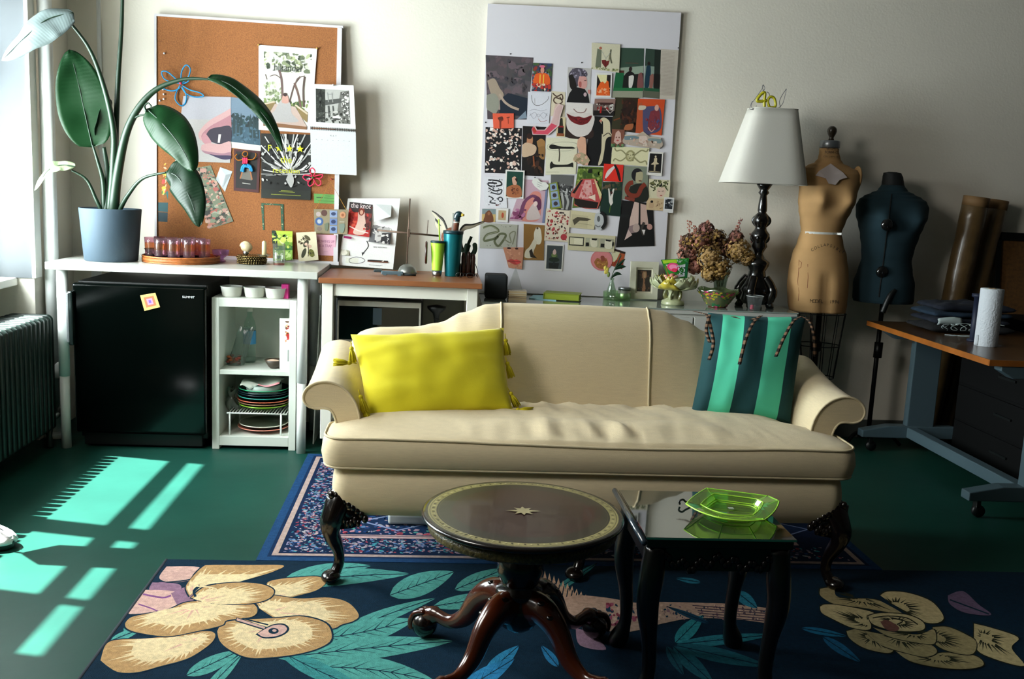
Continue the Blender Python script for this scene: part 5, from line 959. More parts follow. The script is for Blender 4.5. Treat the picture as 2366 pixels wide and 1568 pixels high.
# cream frame
t = thing('framed_picture', 'cream wooden frame with a small dark picture standing on the sideboard', 'frame', P(1480, 690, 5.41)); q = [(1457, 603), (1521, 605), (1517, 691), (1453, 689)]
FRM = mat('frame_cream', '#cfcdb8', .5)
def P3(x, y, u=0): return P(x, y, 5.42+.02*(1-(y-603)/87)-u)
a_, b_, c_, d_ = [P3(*k) for k in q]
def fmap(u, v, w_): p = (a_*(1-u)+b_*u)*(1-v)+(d_*(1-u)+c_*u)*v; return p+Vector((0, -w_, 0))
m = MB()
for (u0, u1, v0, v1) in ((0, 1, 0, .16), (0, 1, .84, 1), (0, .2, .16, .84), (.8, 1, .16, .84)): m.prism([(u0, v0), (u0, v1), (u1, v1), (u1, v0)], .018, fmap)
m.build('frame', FRM, t); m = MB()
m.add([fmap(u, v, .006) for u, v in ((.2, .16), (.2, .84), (.8, .84), (.8, .16))], [(0, 1, 2, 3)], 0, lin('#d6d4c0'))
art(m, [('r', .26, .22, .76, .80, '#2c2620'), ('s', [(.44, .26), (.58, .26), (.60, .4), (.54, .5), (.58, .76), (.5, .79), (.45, .76), (.48, .5), (.42, .4)], '#8a6448'), ('s', [(.47, .28), (.55, .28), (.56, .4), (.52, .46), (.48, .4)], '#a88a68'), ('n', .3, .24, .72, .78, 20, .03, 3, ['#3a3026', '#201c18', '#5a4030'])], lambda u, v, k: fmap(u, v, .006+.0002*k), 0, .75)
m.build('print', PRINT, t)
# lotus compote
p = Vector((1.31, 5.24, z)); LO = mat('lotus_glaze', '#b4ba92', .25, coat=.6, var=(22, .28)); LO2 = mat('lotus_yellow', '#b8a83a', .3, coat=.5, var=(30, .3)); t = thing('lotus_compote', 'glazed green and yellow lotus-shaped bowl on a leafy foot, holding sweets', 'bowl', p)
MB().lathe([(0, 0), (.062, 0), (.066, .006), (.062, .022), (.045, .03), (.03, .038), (.026, .06), (.034, .085), (.03, .1), (0, .1)], p, 26).build('foot', LO, t, True)
for k in range(5):
    a = k*1.256+.4; m = MB(); m.tube(spl([p+Vector((.03*math.cos(a), .03*math.sin(a), .025)), p+Vector((.046*math.cos(a), .046*math.sin(a), .055)), p+Vector((.034*math.cos(a+.3), .034*math.sin(a+.3), .09))]), [.014]*8+[.012]*9, 8, flat=.5); m.build('foot_leaf', LO if k % 2 else mat('lotus_dark', '#5a5a2c', .3, coat=.5), t, True)
for ring_, (nP, r0, h0, r1, h1, wd) in enumerate([(9, .03, .085, .136, .14, .060), (8, .025, .09, .112, .155, .052)]):
    for k in range(nP):
        a = 2*PI*k/nP+ring_*.35; ca, sa = math.cos(a), math.sin(a)
        def pf(u, v):
            s = (u-.5)*2; r_ = rl(r0, r1, math.sin(v*PI/2)**.9); hh = rl(h0, h1, v*v)+.010*math.sin(6*s+k)*v*v; w_ = wd*(math.sin(PI*(.15+.8*v))**.6); r_ -= .012*s*s
            return p+Vector((ca*r_-sa*s*w_, sa*r_+ca*s*w_, hh+.006*v*math.sin(k*3)))
        MB().grid(pf, 8, 8).build('petal', LO if (k+ring_) % 3 else LO2, t, True, solid=.004)
sw = []
rg = random.Random(5); lab = ['#d89a88', '#d8a890', '#c87a6a']
for i in range(12):
    a = rg.random()*6.28; r_ = rg.uniform(.01, .055); q = p+Vector((-.03+r_*math.cos(a)*.8, r_*math.sin(a)-.02, .152+.008*(i % 3)))
    tag(MB().ball(q, (.012, .010, .008), 10, 8).build('sweet', mat('sweet'+lab[i % 3][1:], lab[i % 3], .4, coat=.4), smooth=True), 'small pink wrapped sweet heaped in the left of the lotus bowl', 'sweet', 'sweets in the lotus bowl')
# sweets bag
t = thing('sweets_bag', 'crinkled green, red and white sweets bag standing in the lotus bowl', 'bag', P(1560, 640, 5.25)); qq = [P(1527, 600, 5.262), P(1592, 596, 5.262), P(1588, 642, 5.238), P(1545, 645, 5.238)]
def bmap(u, v, k): 
    q = (qq[0]*(1-u)+qq[1]*u)*(1-v)+(qq[3]*(1-u)+qq[2]*u)*v; b_ = math.sin(PI*min(1, max(0, u)))*math.sin(PI*min(1, max(0, v)))
    return q+Vector((0, -.010*b_-.0004*k-.0005, 0))
m = MB(); m.grid(lambda u, v: bmap(u, v, 0), 16, 12).grid(lambda u, v: bmap(u, v, 0)+Vector((0, .02*math.sin(PI*u)*math.sin(PI*v)+.001, 0)), 16, 12).build('foil', mat('foil_green', '#3a9a3c', .25, .3, var=(30, .2)), t, True)
m = MB(); art(m, [('r', .04, .03, .55, .2, '#a4cc28'), ('p', [(.06, .3), (.32, .96), (.04, .96)], '#d42a2a'), ('p', [(.1, .25), (.5, .3), (.62, .8), (.35, .95)], '#d8c0d0'), ('e', .36, .40, .24, .22, '#e0407a'), ('e', .36, .40, .16, .14, '#f08ab0'), ('e', .38, .55, .12, .1, '#d82a50'), ('p', [(.5, .35), (.86, .28), (.84, .9), (.45, .95)], '#cfd6dc'), ('n', .5, .3, .85, .9, 14, .07, 4, ['#e8ecf0', '#b8c4d0', '#2a5a4a']), ('p', [(.86, .2), (.97, .2), (.95, .97), (.85, .97)], '#0c6a3c'), ('n', .55, .04, .95, .2, 12, .06, 9, ['#2c8a48', '#a0c8a0', '#e89a9a', '#88b0a0'])], lambda u, v, k: bmap(u, v, k+1), 0, 1.2); m.build('bag_print', PRINT, t)
# dried hydrangeas in a glass vase
p = Vector((1.60, 5.34, z)); t = thing('flared_vase', 'tall clear fluted glass vase of dried flowers beside the lamp', 'vase', p)
MB().lathe([(0, 0), (.034, 0), (.036, .006), (.03, .05), (.038, .13), (.052, .20), (.050, .20), (.035, .13), (.027, .05), (.03, .012), (0, .01)], p, 20).build('vase', glass('grey_glass', '#dce4dc', 1.6, .06), t, True)
HY = thing('dried_hydrangeas', 'bunch of dried brown and dusky pink hydrangea heads in the glass vase', 'flowers', p+Vector((0, 0, .015)))
rg = random.Random(21); FC = [mat('dry_tan', '#a08050', .85), mat('dry_gold', '#8a6a30', .85), mat('dry_pink', '#a06a58', .85), mat('dry_brown', '#4a3020', .9), mat('dry_dusk', '#8a5a52', .85)]
heads = [(1640, 595, 5.26, .052, (0, 1, 0)), (1662, 620, 5.25, .045, (0, 1)), (1706, 580, 5.27, .050, (0, 1, 0)), (1620, 560, 5.32, .045, (1, 3, 2)), (1655, 555, 5.35, .045, (1, 0, 3)), (1588, 590, 5.32, .040, (2, 4, 3)), (1592, 560, 5.36, .034, (1, 3)), (1680, 575, 5.33, .034, (4, 2, 3)), (1605, 615, 5.3, .03, (2, 4)), (1700, 550, 5.35, .03, (2, 4, 3)), (1632, 530, 5.38, .03, (4, 3)), (1726, 595, 5.26, .03, (0, 1)), (1640, 630, 5.25, .035, (0, 1))]
for (x, y, Y, r_, cs) in heads:
    c_ = P(x, y, Y); m = MB(); 
    r_ *= 1.45
    for k in range(260):
        d = Vector((rg.gauss(0, 1), rg.gauss(0, 1), rg.gauss(0, 1))).normalized(); q = c_+d*r_*rg.uniform(.75, 1.05); a = d.orthogonal().normalized(); b = d.cross(a); s_ = rg.uniform(.007, .012); w_ = d*.003
        m.add([q+a*s_+w_, q+b*s_, q-a*s_+w_, q-b*s_], [(0, 1, 2, 3)], rg.choice(range(len(cs))))
    hd = m.build('flower_head', [FC[i] for i in cs], HY); mm = MB().tube(spl([p+Vector((rg.uniform(-.02, .02), rg.uniform(-.02, .02), .02)), p+Vector(((c_.x-p.x)*.3, 0, .2)), c_]), .0022, 5); mm.build('stem', mat('dry_stem', '#4a4428', .8), HY)
    MB().ball(c_, r_*.6, 12, 8).build('core', FC[cs[-1]], hd, True)
for (x0_, y0_, x1_, y1_) in [(1595, 555, 1592, 510), (1636, 540, 1638, 508), (1700, 560, 1712, 502), (1690, 565, 1706, 520), (1608, 550, 1605, 522), (1656, 545, 1658, 530), (1576, 575, 1572, 545), (1600, 540, 1618, 522), (1740, 560, 1738, 540)]:
    m = MB(); a_, b_ = P(x0_, y0_, 5.34), P(x1_, y1_, 5.36); m.tube([a_, b_], .0015, 5)
    for k in range(26): q = a_.lerp(b_, rg.random())+Vector((rg.uniform(-.012, .012), rg.uniform(-.01, .01), 0)); m.ball(q, rg.uniform(.003, .006), 5, 4)
    m.build('seed_spray', FC[2] if x0_ < 1700 else FC[4], HY)
p = P(1645, 545, 5.27); 
# patterned glass bowl
p = Vector((1.55, 5.20, z)); t = thing('patterned_bowl', 'flared glass bowl painted with yellow, green and pink flowers on the sideboard', 'bowl', p)
m = MB(); N = 40; pr = [(.045, 0), (.05, .006), (.075, .03), (.108, .085), (.118, .098), (.114, .1), (.07, .034), (.045, .012)]; vs = []
for j, (r_, zz) in enumerate(pr):
    for k in range(N): a = 2*PI*k/N; s_ = 1+(.06*math.sin(a*6) if r_ > .1 else 0); vs.append(p+Vector((r_*s_*math.cos(a), r_*s_*math.sin(a)*.9, zz+(.006*math.sin(a*6+1) if r_ > .1 else 0))))
m.add(vs, [(j*N+k, j*N+(k+1) % N, (j+1)*N+(k+1) % N, (j+1)*N+k) for j in range(7) for k in range(N)]+[tuple(range(N-1, -1, -1))]); m.build('bowl', glass('bowl_glass', '#c0d4a8', 1.6, .3), t, True)
rg = random.Random(8); m = MB(); cc = ['#b8a824', '#c8b830', '#1c6a3c', '#0f4a2c', '#c83a6a', '#8a7a20', '#2c7a48', '#d89a3a']
for k in range(240):
    a = rg.uniform(PI*.95, 2.05*PI); v = rg.random(); r_ = rl(.052, .114, v)+.001; zz = rl(.008, .092, v**.85); c_ = p+Vector((r_*math.cos(a), r_*math.sin(a)*.9, zz)); tn = Vector((-math.sin(a), math.cos(a), 0)); dn = Vector((math.cos(a)*.6, math.sin(a)*.6, 1)).normalized(); s_ = rg.uniform(.005, .011); out = Vector((math.cos(a), math.sin(a), -.6)).normalized()*(.001+.00002*k)
    m.add([c_+out+tn*s_*math.cos(q)+dn*s_*.7*math.sin(q) for q in [i*1.047 for i in range(6)]], [tuple(range(6))], 0, lin(cc[(3 if a > 5.2 else 0)+rg.randrange(3) if rg.random() < .7 else 4]))
m.build('painted_flowers', PRINT, t); MB().lathe([(0, 0), (.048, 0), (.05, .006), (.046, .008), (0, .008)], p, 30).build('amber_foot', glass('amber', '#a8684a', 1.5, .4), t, True)
p = Vector((1.735, 5.12, z)); t = thing('plastic_cup', 'small clear plastic cup at the right end of the sideboard', 'cup', p)
MB().lathe([(0, .001), (.032, .001), (.046, .076), (.0475, .078), (.045, .078), (.031, .004), (0, .003)], p, 32).build('cup', glass('cup_plastic', '#eef2f4', 1.6, .06), t, True)
MB().tube([p+Vector((.0468*math.cos(k*PI/16), .0468*math.sin(k*PI/16), .078)) for k in range(32)], .0014, 5, closed=True).build('rim', mat('cup_rim', '#c8cccc', .3), t, True)
tag(MB().lathe([(0, 0), (.010, 0), (.012, .008), (.008, .014), (.010, .022), (0, .026)], p+Vector((-.014, -.004, .004)), 12).build('pink_eraser', mat('hot_pink', '#e83a5c', .5), smooth=True), 'tiny hot pink figure-shaped eraser inside the plastic cup', 'eraser')
# ================================================================ LAMP
lp = Vector((1.785, 5.27, z)); LB = mat('lamp_black', '#080706', .25, coat=.4, bump=(30, .3, .003))
LA = thing('table_lamp', 'tall table lamp with a turned black base and white tapered shade', 'lamp', lp)
prof = [(y, hw) for y, hw in [(708, 24), (704, 30), (696, 26), (690, 22)]]
K = 5.27/FPX
zz = lambda y: P(1738, y, 5.27).z
MB().lathe([(0, zz(700)), (.075, zz(700)), (.085, zz(690)), (.078, zz(676)), (.088, zz(668)), (.07, zz(655)), (.052, zz(640)), (.045, zz(625)), (.062, zz(612)), (.064, zz(604)), (.04, zz(596)), (.03, zz(590)), (.022, zz(585)), (.03, zz(578)), (.044, zz(568)), (.036, zz(558)), (.05, zz(548)), (.052, zz(540)), (.034, zz(530)), (.03, zz(524)), (.042, zz(515)), (.045, zz(506)), (.036, zz(496)), (.022, zz(490)), (.026, zz(485)), (.024, zz(470)), (.018, zz(450)), (.030, zz(444)), (.022, zz(438)), (.036, zz(430)), (.044, zz(424)), (0, zz(420))], (lp.x, lp.y, 0), 36).build('column', LB, LA, True)
m = MB()
for k in range(4):
    a = PI/4+k*PI/2+.2; d = Vector((math.cos(a), math.sin(a), 0)); o_ = Vector((lp.x, lp.y, 0))
    pts = spl([o_+d*.05+Vector((0, 0, zz(640))), o_+d*.080+Vector((0, 0, zz(655))), o_+d*.096+Vector((0, 0, zz(672))), o_+d*.082+Vector((0, 0, zz(690))), o_+d*.084+Vector((0, 0, zz(703))), o_+d*.102+Vector((0, 0, z+.02))], 6)
    MB().tube(pts, [.024]*10+[.027]*10+[.02]*11, 10).build('foot', LB, LA, True)
    for yv in (606, 548, 508): MB().tube(spl([o_+d*.022+Vector((0, 0, zz(yv-12))), o_+d*.043+Vector((0, 0, zz(yv-4))), o_+d*.045+Vector((0, 0, zz(yv+4))), o_+d*.026+Vector((0, 0, zz(yv+13)))], 4), .009, 8).build('scroll', LB, LA, True)
zt, zb_ = P(1760, 252, 5.27).z, P(1755, 424, 5.27).z; SHD = mat('lamp_shade', '#d2d0c6', .85, bump=(300, .2), trans=0, sss=.2)
sh = MB(); N = 48; sq = 5; cxs = lp.x
def shr(k, t, off=0):
    a = 2*PI*k/N; x, y = math.cos(a), math.sin(a); q = (abs(x)**sq+abs(y)**sq)**(-1/sq); r_ = rl(.222, .125, t)+off; return Vector((cxs-.02+.022*t+r_*x*q, lp.y-.02+r_*y*q*.72, rl(zb_, zt, t)-.012*(1-t)*0))
vs = [shr(k, t_/10) for t_ in range(11) for k in range(N)]+[shr(k, t_/10, -.003) for t_ in range(10, -1, -1) for k in range(N)]
sh.add(vs, [(j*N+k, j*N+(k+1) % N, (j+1)*N+(k+1) % N, (j+1)*N+k) for j in range(21) for k in range(N)]); s_ = sh.build('lamp_shade', SHD, LA, True)
for t_ in (0, 1): MB().tube([shr(k, t_) for k in range(N)], .0022, 5, closed=True).build('trim', SHD, s_, True)
MB().tube([(lp.x, lp.y, zz(424)), (lp.x, lp.y-.01, zt-.02)], .006, 8).build('stem', BLK2, LA)
MB().ball((lp.x, lp.y-.01, zt-.13), (.03, .03, .045)).build('bulb', CER, LA, True)
m = MB()
for k in range(4): m.tube([(lp.x, lp.y-.01, zt-.02), shr(int(N*(k+.5)/4), 1)+Vector((0, 0, -.02))], .002, 5)
m.build('spider', STL, LA)
# candle numbers and wire wings resting on the shade top
OL = mat('olive_wax', '#b0a81c', .4, coat=.3)
def ctube(nm, pts, r_, par, m_, Y=5.2): return MB().tube(spl([P(x, y, Y) for x, y in pts], 6), r_, 8).build(nm, m_, par, True)
t = thing('number_candle', 'olive yellow number 4 candle standing on top of the lamp shade', 'candle', P(1766, 250, 5.18), 'number candles'); ctube('figure', [(1766, 252), (1766, 232), (1767, 214), (1757, 219), (1749, 232), (1758, 234), (1771, 232)], .0085, t, OL, 5.18)
t = thing('number_candle', 'olive yellow number 0 candle beside the 4 on the lamp shade', 'candle', P(1784, 250, 5.18), 'number candles'); ctube('figure', [(1778, 248), (1774, 234), (1779, 224), (1788, 226), (1792, 238), (1790, 247), (1778, 248)], .0075, t, OL, 5.18)
WR_ = mat('silver_wire', '#85868c', .35, .7); t = thing('wire_tiara', 'thin silver wire tiara with loops standing on the lamp shade', 'tiara', P(1765, 250, 5.19))
for L in ([(1732, 252), (1736, 238), (1742, 232), (1760, 206), (1764, 196), (1761, 200), (1764, 210)], [(1738, 234), (1736, 246), (1742, 251), (1748, 244)], [(1764, 196), (1767, 204), (1762, 212)], [(1772, 212), (1778, 220), (1774, 250)], [(1798, 250), (1808, 240), (1813, 224), (1817, 205)], [(1817, 205), (1806, 222), (1801, 236), (1804, 248)], [(1732, 252), (1760, 254), (1804, 250)]): ctube('wire', L, .0016, t, WR_, 5.19)
# ================================================================ PINBOARD
def P_(x, y, Y=5.46): return P(x, y, Y)
CORK = mat('cork', '#9a6236', .9, bump=(160, .7, .002), var=(170, .28))
CBt = thing('pinboard', 'large cork pinboard with a white frame leaning on the wall above the white table', 'pinboard', P(575, 600, 5.45))
cq = [P(362, 36, 5.478), P(791, 64, 5.478), P(781, 612, 5.36), P(363, 590, 5.36)]
def cmap(u, v, w_): return (cq[0]*(1-u)+cq[1]*u)*(1-v)+(cq[3]*(1-u)+cq[2]*u)*v+Vector((0, -w_, 0))
MB().prism([(0, 0), (0, 1), (1, 1), (1, 0)], .012, cmap).build('cork_sheet', CORK, CBt)
m = MB(); FRW = mat('board_frame', '#d3d0d2', .4)
for r_ in ((-.006, 1.006, -.006, .004), (-.006, 1.006, .985, 1.0), (-.008, .004, 0, 1), (.975, 1.0, 0, 1)): m.prism([(r_[0], r_[2]), (r_[0], r_[3]), (r_[1], r_[3]), (r_[1], r_[2])], .02, cmap)
m.build('frame', FRW, CBt)
# depth of the board under a seen point
def cy(x, y): return rl(5.478, 5.36, (y-50)/550)-.0128
def pin(name, quad, els, label, cat, lvl=0, **k):
    ys = [cy(*p) for p in quad]; Yt = (ys[0]+ys[1])/2; Yb_ = (ys[2]+ys[3])/2
    return card(name, quad, els, label, cat, Y=Yb_, lean=Yt-Yb_, lvl=lvl, **k)
GW = ['#3f4a38', '#6a7458', '#c8ccb4', '#8a9470', '#d8dccc', '#b0b88c', '#e0e2d6']
pin('magazine_cover', [(598, 104), (733, 113), (718, 307), (598, 300)], [('r', .09, .07, .92, .96, '#d8d8cc'), ('n', .09, .07, .92, .30, 150, .035, 1, GW), ('n', .09, .42, .45, .68, 60, .03, 2, ['#b8c09c', '#9aa47c', '#d0d4bc', '#7f8a68']), ('n', .09, .62, .92, .76, 60, .035, 3, ['#4f6a34', '#6a8448', '#8a9a60', '#3a5028']),
    ('l', [(.44, .62), (.42, .45), (.40, .36), (.36, .28)], .028, '#6a5450'), ('l', [(.56, .68), (.62, .5), (.66, .42), (.74, .34)], .02, '#5a4640'), ('l', [(.64, .42), (.72, .55), (.78, .70)], .026, '#6a5048'), ('l', [(.82, .34), (.81, .5), (.84, .70)], .026, '#54443c'), ('l', [(.4, .38), (.3, .34), (.2, .36)], .01, '#6a5a54'), ('l', [(.12, .34), (.15, .4)], .01, '#6a5a54'), ('l', [(.66, .42), (.7, .36), (.82, .33)], .012, '#6a5a54'),
    ('p', [(.09, .68), (.32, .66), (.2, .86), (.09, .93)], '#8a7448'), ('p', [(.70, .68), (.92, .76), (.92, .88), (.75, .80)], '#8a7448'), ('l', [(.1, .69), (.3, .655)], .02, '#cfbfa8', 1), ('l', [(.68, .68), (.92, .78)], .02, '#cfbfa8', 1), ('p', [(.3, .68), (.68, .70), (.92, .93), (.09, .93)], '#c4aca0'), ('s', [(.36, .68), (.44, .62), (.58, .66), (.62, .78), (.74, .88), (.18, .88), (.30, .76)], '#b4b0ae'), ('p', [(.09, .90), (.92, .93), (.92, .965), (.09, .95)], '#8a6040'),
    ('s', [(.44, .58), (.53, .575), (.55, .66), (.43, .66)], '#c89a8c'), ('e', .485, .565, .035, .022, '#3a2420'), ('t', 'hikandel', .505, .285, .085, '#3a4038', 'c', .86)], 'magazine cover of a bride seen from behind on a wooden bridge, pinned at the top', 'magazine', 2, base='#e0dede')
t = thing('wall_calendar', 'white spiral calendar with a black and white bridge photograph over a blank month', 'calendar', P(770, 300, 5.42)); Yc = 5.372
card('picture_page', [(720, 194), (817, 197), (822, 300), (717, 294)], [('p', [(.10, .1), (.885, .12), (.885, .88), (.125, .87)], '#b0b0aa'), ('p', [(.10, .1), (.32, .11), (.33, .87), (.125, .87)], '#1c2018'), ('p', [(.885, .12), (.68, .16), (.6, .6), (.7, .87), (.885, .88)], '#6c6c66'), ('p', [(.32, .36), (.7, .30), (.7, .40), (.32, .48)], '#4a4c48'), ('l', [(.38, .18), (.40, .4)], .02, '#8f908c', 1), ('l', [(.48, .18), (.5, .4)], .02, '#8f908c', 1), ('l', [(.38, .22), (.5, .22)], .015, '#8f908c', 1), ('l', [(.40, .48), (.42, .75)], .04, '#4a4c48', 1), ('l', [(.5, .48), (.52, .7)], .03, '#4a4c48', 1), ('n', .7, .15, .88, .7, 60, .035, 3, ['#2c2c28', '#d0cec8', '#4a4a46', '#e0ded8']), ('n', .12, .6, .88, .87, 60, .035, 7, ['#20241c', '#6a6a64', '#c8c6c0', '#3a3c34']), ('n', .12, .12, .32, .85, 40, .04, 5, ['#0c100c', '#2c3028', '#3f443c']), ('e', .58, .74, .09, .035, '#e4e4e0'), ('e', .58, .78, .09, .02, '#2c2c28')], None, '', Y=Yc, base='#dcdcda', parent=t)
card('month_page', [(717, 297), (822, 303), (824, 405), (719, 399)], [('t', 'M  A  Y', .5, .15, .035, '#3a3a3a')]+[('l', [(.12+.12*i, .235), (.145+.12*i, .236)], .012, '#a0a4a4', 1) for i in range(7)]+[('e', .12+.12*i, .34+.12*j, .006, .006, '#b8bcbc') for i in range(7) for j in range(5)], None, '', Y=Yc, base='#d2d6d6', parent=t)
m = MB()
for i in range(26): p = P(718+i*4.1, 295.5+i*.24, Yc-.003); m.tube([p+Vector((0, .004*math.cos(a), .008*math.sin(a))) for a in [k*PI/5 for k in range(10)]], .0012, 5, closed=True)
m.build('spiral_binding', mat('spiral', '#3a3436', .4, .4), t, True)
rg = random.Random(3); br = []
for i in range(46):
    a = rg.uniform(-.1, 3.25); c_ = (.58, .62); L = rg.uniform(.35, .8); mx = (c_[0]+math.cos(a)*L*.5+rg.uniform(-.06, .06), c_[1]-math.sin(a)*L*.5); e_ = (min(1, max(0, c_[0]+math.cos(a)*L)), min(.85, max(0, c_[1]-math.sin(a)*L))); s_ = (c_[0]+math.cos(a)*.08*rg.random(), c_[1]-math.sin(a)*.1)
    br.append(('l', [s_, mx, e_], rg.uniform(.008, .026), rg.choice(['#b4b4b0', '#d8d8d4', '#8a8a86', '#e8e8e4'])))
pin('poster', [(603, 308), (720, 311), (718, 462), (604, 457)], br+[('n', 0, .1, 1, .8, 90, .025, 4, ['#0e100e', '#1c1e1c', '#c4c4c0']), ('s', [(.5, .7), (.56, .6), (.62, .6), (.66, .72), (.6, .82)], '#b8b8b4'), ('r', 0, .86, 1, 1, '#1a2018'), ('t', 'F', .17, .27, .10, '#d8dc1c'), ('t', 'the', .5, .44, .10, '#d8dc1c'), ('t', 'recession', .5, .60, .085, '#d8dc1c', 'c', .95)]+
    [('p', [(cx_+(.075 if k % 2 == 0 else .032)*math.sin(k*PI/5), .225-(.058 if k % 2 == 0 else .025)*math.cos(k*PI/5)) for k in range(10)], '#e0e020') for cx_ in (.36, .57, .78)]+[('l', [(.4, .872), (.64, .875)], .006, '#a0a838', 1), ('l', [(.36, .89), (.68, .893)], .006, '#a0a838', 1), ('l', [(.2, .935), (.8, .94)], .007, '#a0a838', 1)], 'black and white poster of tangled roots with yellow lettering and stars', 'poster', 0, base='#151814')
pin('photograph', [(424, 222), (534, 224), (532, 376), (405, 372)], [('r', 0, 0, 1, .35, '#aba9af'), ('s', [(1.0, .17), (.8, .26), (.62, .34), (.5, .42), (.42, .5), (.38, .58), (.42, .66), (.5, .67), (.55, .62), (.7, .66), (1, .7)], '#c39a98'), ('s', [(1.0, .27), (.8, .36), (.62, .44), (.48, .54), (.44, .62), (.5, .64), (.62, .56), (.8, .5), (1, .48)], '#a8747c'), ('s', [(.52, .6), (.6, .5), (.78, .46), (1, .45), (1, .68), (.8, .72), (.62, .68)], '#2c2434'), ('s', [(.44, .62), (.5, .56), (.58, .62), (.64, .70), (.56, .73), (.48, .70)], '#b88288'), ('s', [(.46, .74), (.6, .71), (.8, .72), (1, .68), (1, .88), (.85, .90), (.6, .86), (.46, .82)], '#c29896'), ('s', [(.46, .82), (.6, .84), (.85, .86), (1, .84), (1, .9), (.8, .9), (.55, .87)], '#9a707c'), ('s', [(.58, .87), (.75, .89), (1, .89), (1, .94), (.85, .95)], '#332848'), ('p', [(.77, .57), (.82, .57), (.80, .70), (.76, .70)], '#d0cac4')],
    'large photograph of a hand pinching something white, left side of the pinboard', 'photograph', 1, base='#b0aca8')
pin('photograph', [(534, 224), (598, 233), (603, 350), (532, 341)], [('r', 0, 0, 1, .45, '#6f8496'), ('r', 0, .45, 1, .88, '#3a5868')]+[('n', 0, .3, 1, .55, 30, .06, 4, ['#1c3438', '#2c4a4c', '#16282a'])]+[('p', [(x, .28), (x+.05, .44), (x+.04, .75), (x-.04, .75), (x-.05, .44)], '#20383c') for x in (.12, .25, .36, .68, .8, .9)]+[('n', 0, .5, 1, .86, 50, .03, 6, ['#4a6a7c', '#2c4a58', '#3f6070'])], 'blue photograph of trees mirrored in a lake beside the hand picture', 'photograph', 0, base='#d4d2c8')
pin('picture', [(541, 344), (602, 349), (598, 445), (540, 440)], [('r', .08, .05, .9, .93, '#17130f'), ('p', [(.32, .45), (.62, .45), (.72, .72), (.25, .70)], '#6a665c'), ('l', [(.34, .8), (.66, .81)], .015, '#cfcac0', 1), ('l', [(.25, .7), (.4, .4)], .03, '#a8683a', 1), ('l', [(.6, .4), (.72, .7)], .03, '#a8683a', 1)], 'dark red-bordered picture of a chair below the lake photograph', 'picture', 1, base='#4a1c1c')
PC = {c_: mat('pipe_cleaner'+c_[1:], c_, .95) for c_ in ('#2f8fc4', '#e83a5c', '#a8641c')}
t = thing('pipe_cleaner_figure', 'tiny pipe-cleaner man with a pink top, blue trousers and orange arms', 'figure', P(570, 380, 5.37)); Yp = cy(570, 380)-.016
def pcl(nm, pts, r_, c_, par, Y): return MB().tube(spl([P(x, y, Y+.003*math.sin(i*2)) for i, (x, y) in enumerate(pts)], 4), r_, 7).build(nm, PC[c_], par, True)
pcl('head', [(565, 362), (560, 356), (565, 350), (572, 352), (571, 360), (565, 362)], .003, '#a8641c', t, Yp); pcl('arm', [(563, 368), (550, 370), (543, 362), (548, 356)], .0035, '#a8641c', t, Yp); pcl('arm', [(572, 368), (585, 368), (592, 358), (590, 354)], .0035, '#a8641c', t, Yp)
for dx in (0, 4, 8): pcl('top', [(562+dx, 364), (563+dx, 372), (562+dx, 378)], .006, '#e83a5c', t, Yp)
for L in ([(566, 380), (560, 386), (558, 396)], [(569, 381), (563, 388), (562, 397)], [(570, 380), (579, 384), (583, 396)], [(566, 384), (576, 386), (580, 395)]): pcl('trouser_leg', L, .007, '#2f8fc4', t, Yp)
t = thing('pipe_cleaner_flower', 'large blue pipe-cleaner flower with a pink bead at the upper left of the pinboard', 'flower', P(420, 200, 5.43)); Yp = cy(420, 200)-.018
for L in ([(418, 190), (420, 165), (430, 150), (440, 160), (434, 180), (420, 192)], [(416, 192), (400, 176), (385, 165), (374, 166), (378, 180), (392, 188), (416, 192)], [(416, 194), (400, 188), (386, 190), (378, 204), (400, 210), (416, 202)], [(417, 196), (408, 212), (405, 230), (418, 244), (428, 238), (430, 218), (420, 200)], [(422, 198), (440, 208), (462, 214), (470, 222), (450, 224), (430, 216), (420, 202)], [(418, 194), (432, 190), (440, 180)]): pcl('petal', L, .0035, '#2f8fc4', t, Yp)
MB().ball(P(417, 192, Yp-.006), .008, 10, 8).build('bead', mat('hot_pink', '#e83a5c', .5), t, True)
t = thing('pipe_cleaner_flower', 'hot pink pipe-cleaner flower at the lower right of the roots poster', 'flower', P(725, 410, 5.38)); Yp = cy(725, 410)-.014
for L in ([(722, 408), (706, 404), (700, 410), (712, 418), (722, 410)], [(722, 410), (712, 422), (716, 430), (726, 422), (724, 410)], [(724, 412), (734, 428), (742, 424), (738, 414), (724, 410)], [(722, 407), (716, 394), (722, 388), (728, 396), (724, 408)], [(724, 408), (738, 404), (746, 404), (740, 412), (724, 410)]):
    pcl('petal', L, .0035, '#e83a5c', t, Yp); 
MB().ball(P(723, 410, Yp-.005), .007, 10, 8).build('bead', mat('bead_green', '#3a6a2c', .4), t, True)
rg = random.Random(6)
FLW = ['#5a6a54', '#7f8a70', '#b88a7c', '#8a6a54', '#2c3028', '#9aa08a', '#a8584c', '#4a4a38']
def fabric(nm, quad, lab, n, sd, lvl=0): pin(nm, quad, [('n', .02, .01, .98, .99, n, .045, sd, FLW), ('n', .02, .01, .98, .99, n//3, .025, sd+1, ['#b8705c', '#20241c', '#c0a08c'])], lab, 'fabric', lvl, base='#70785f', thick=.0015)
fabric('fabric_swatch', [(449, 388), (487, 382), (539, 511), (477, 531)], 'small-flowered fabric swatch hanging at a slant on the pinboard', 230, 3)
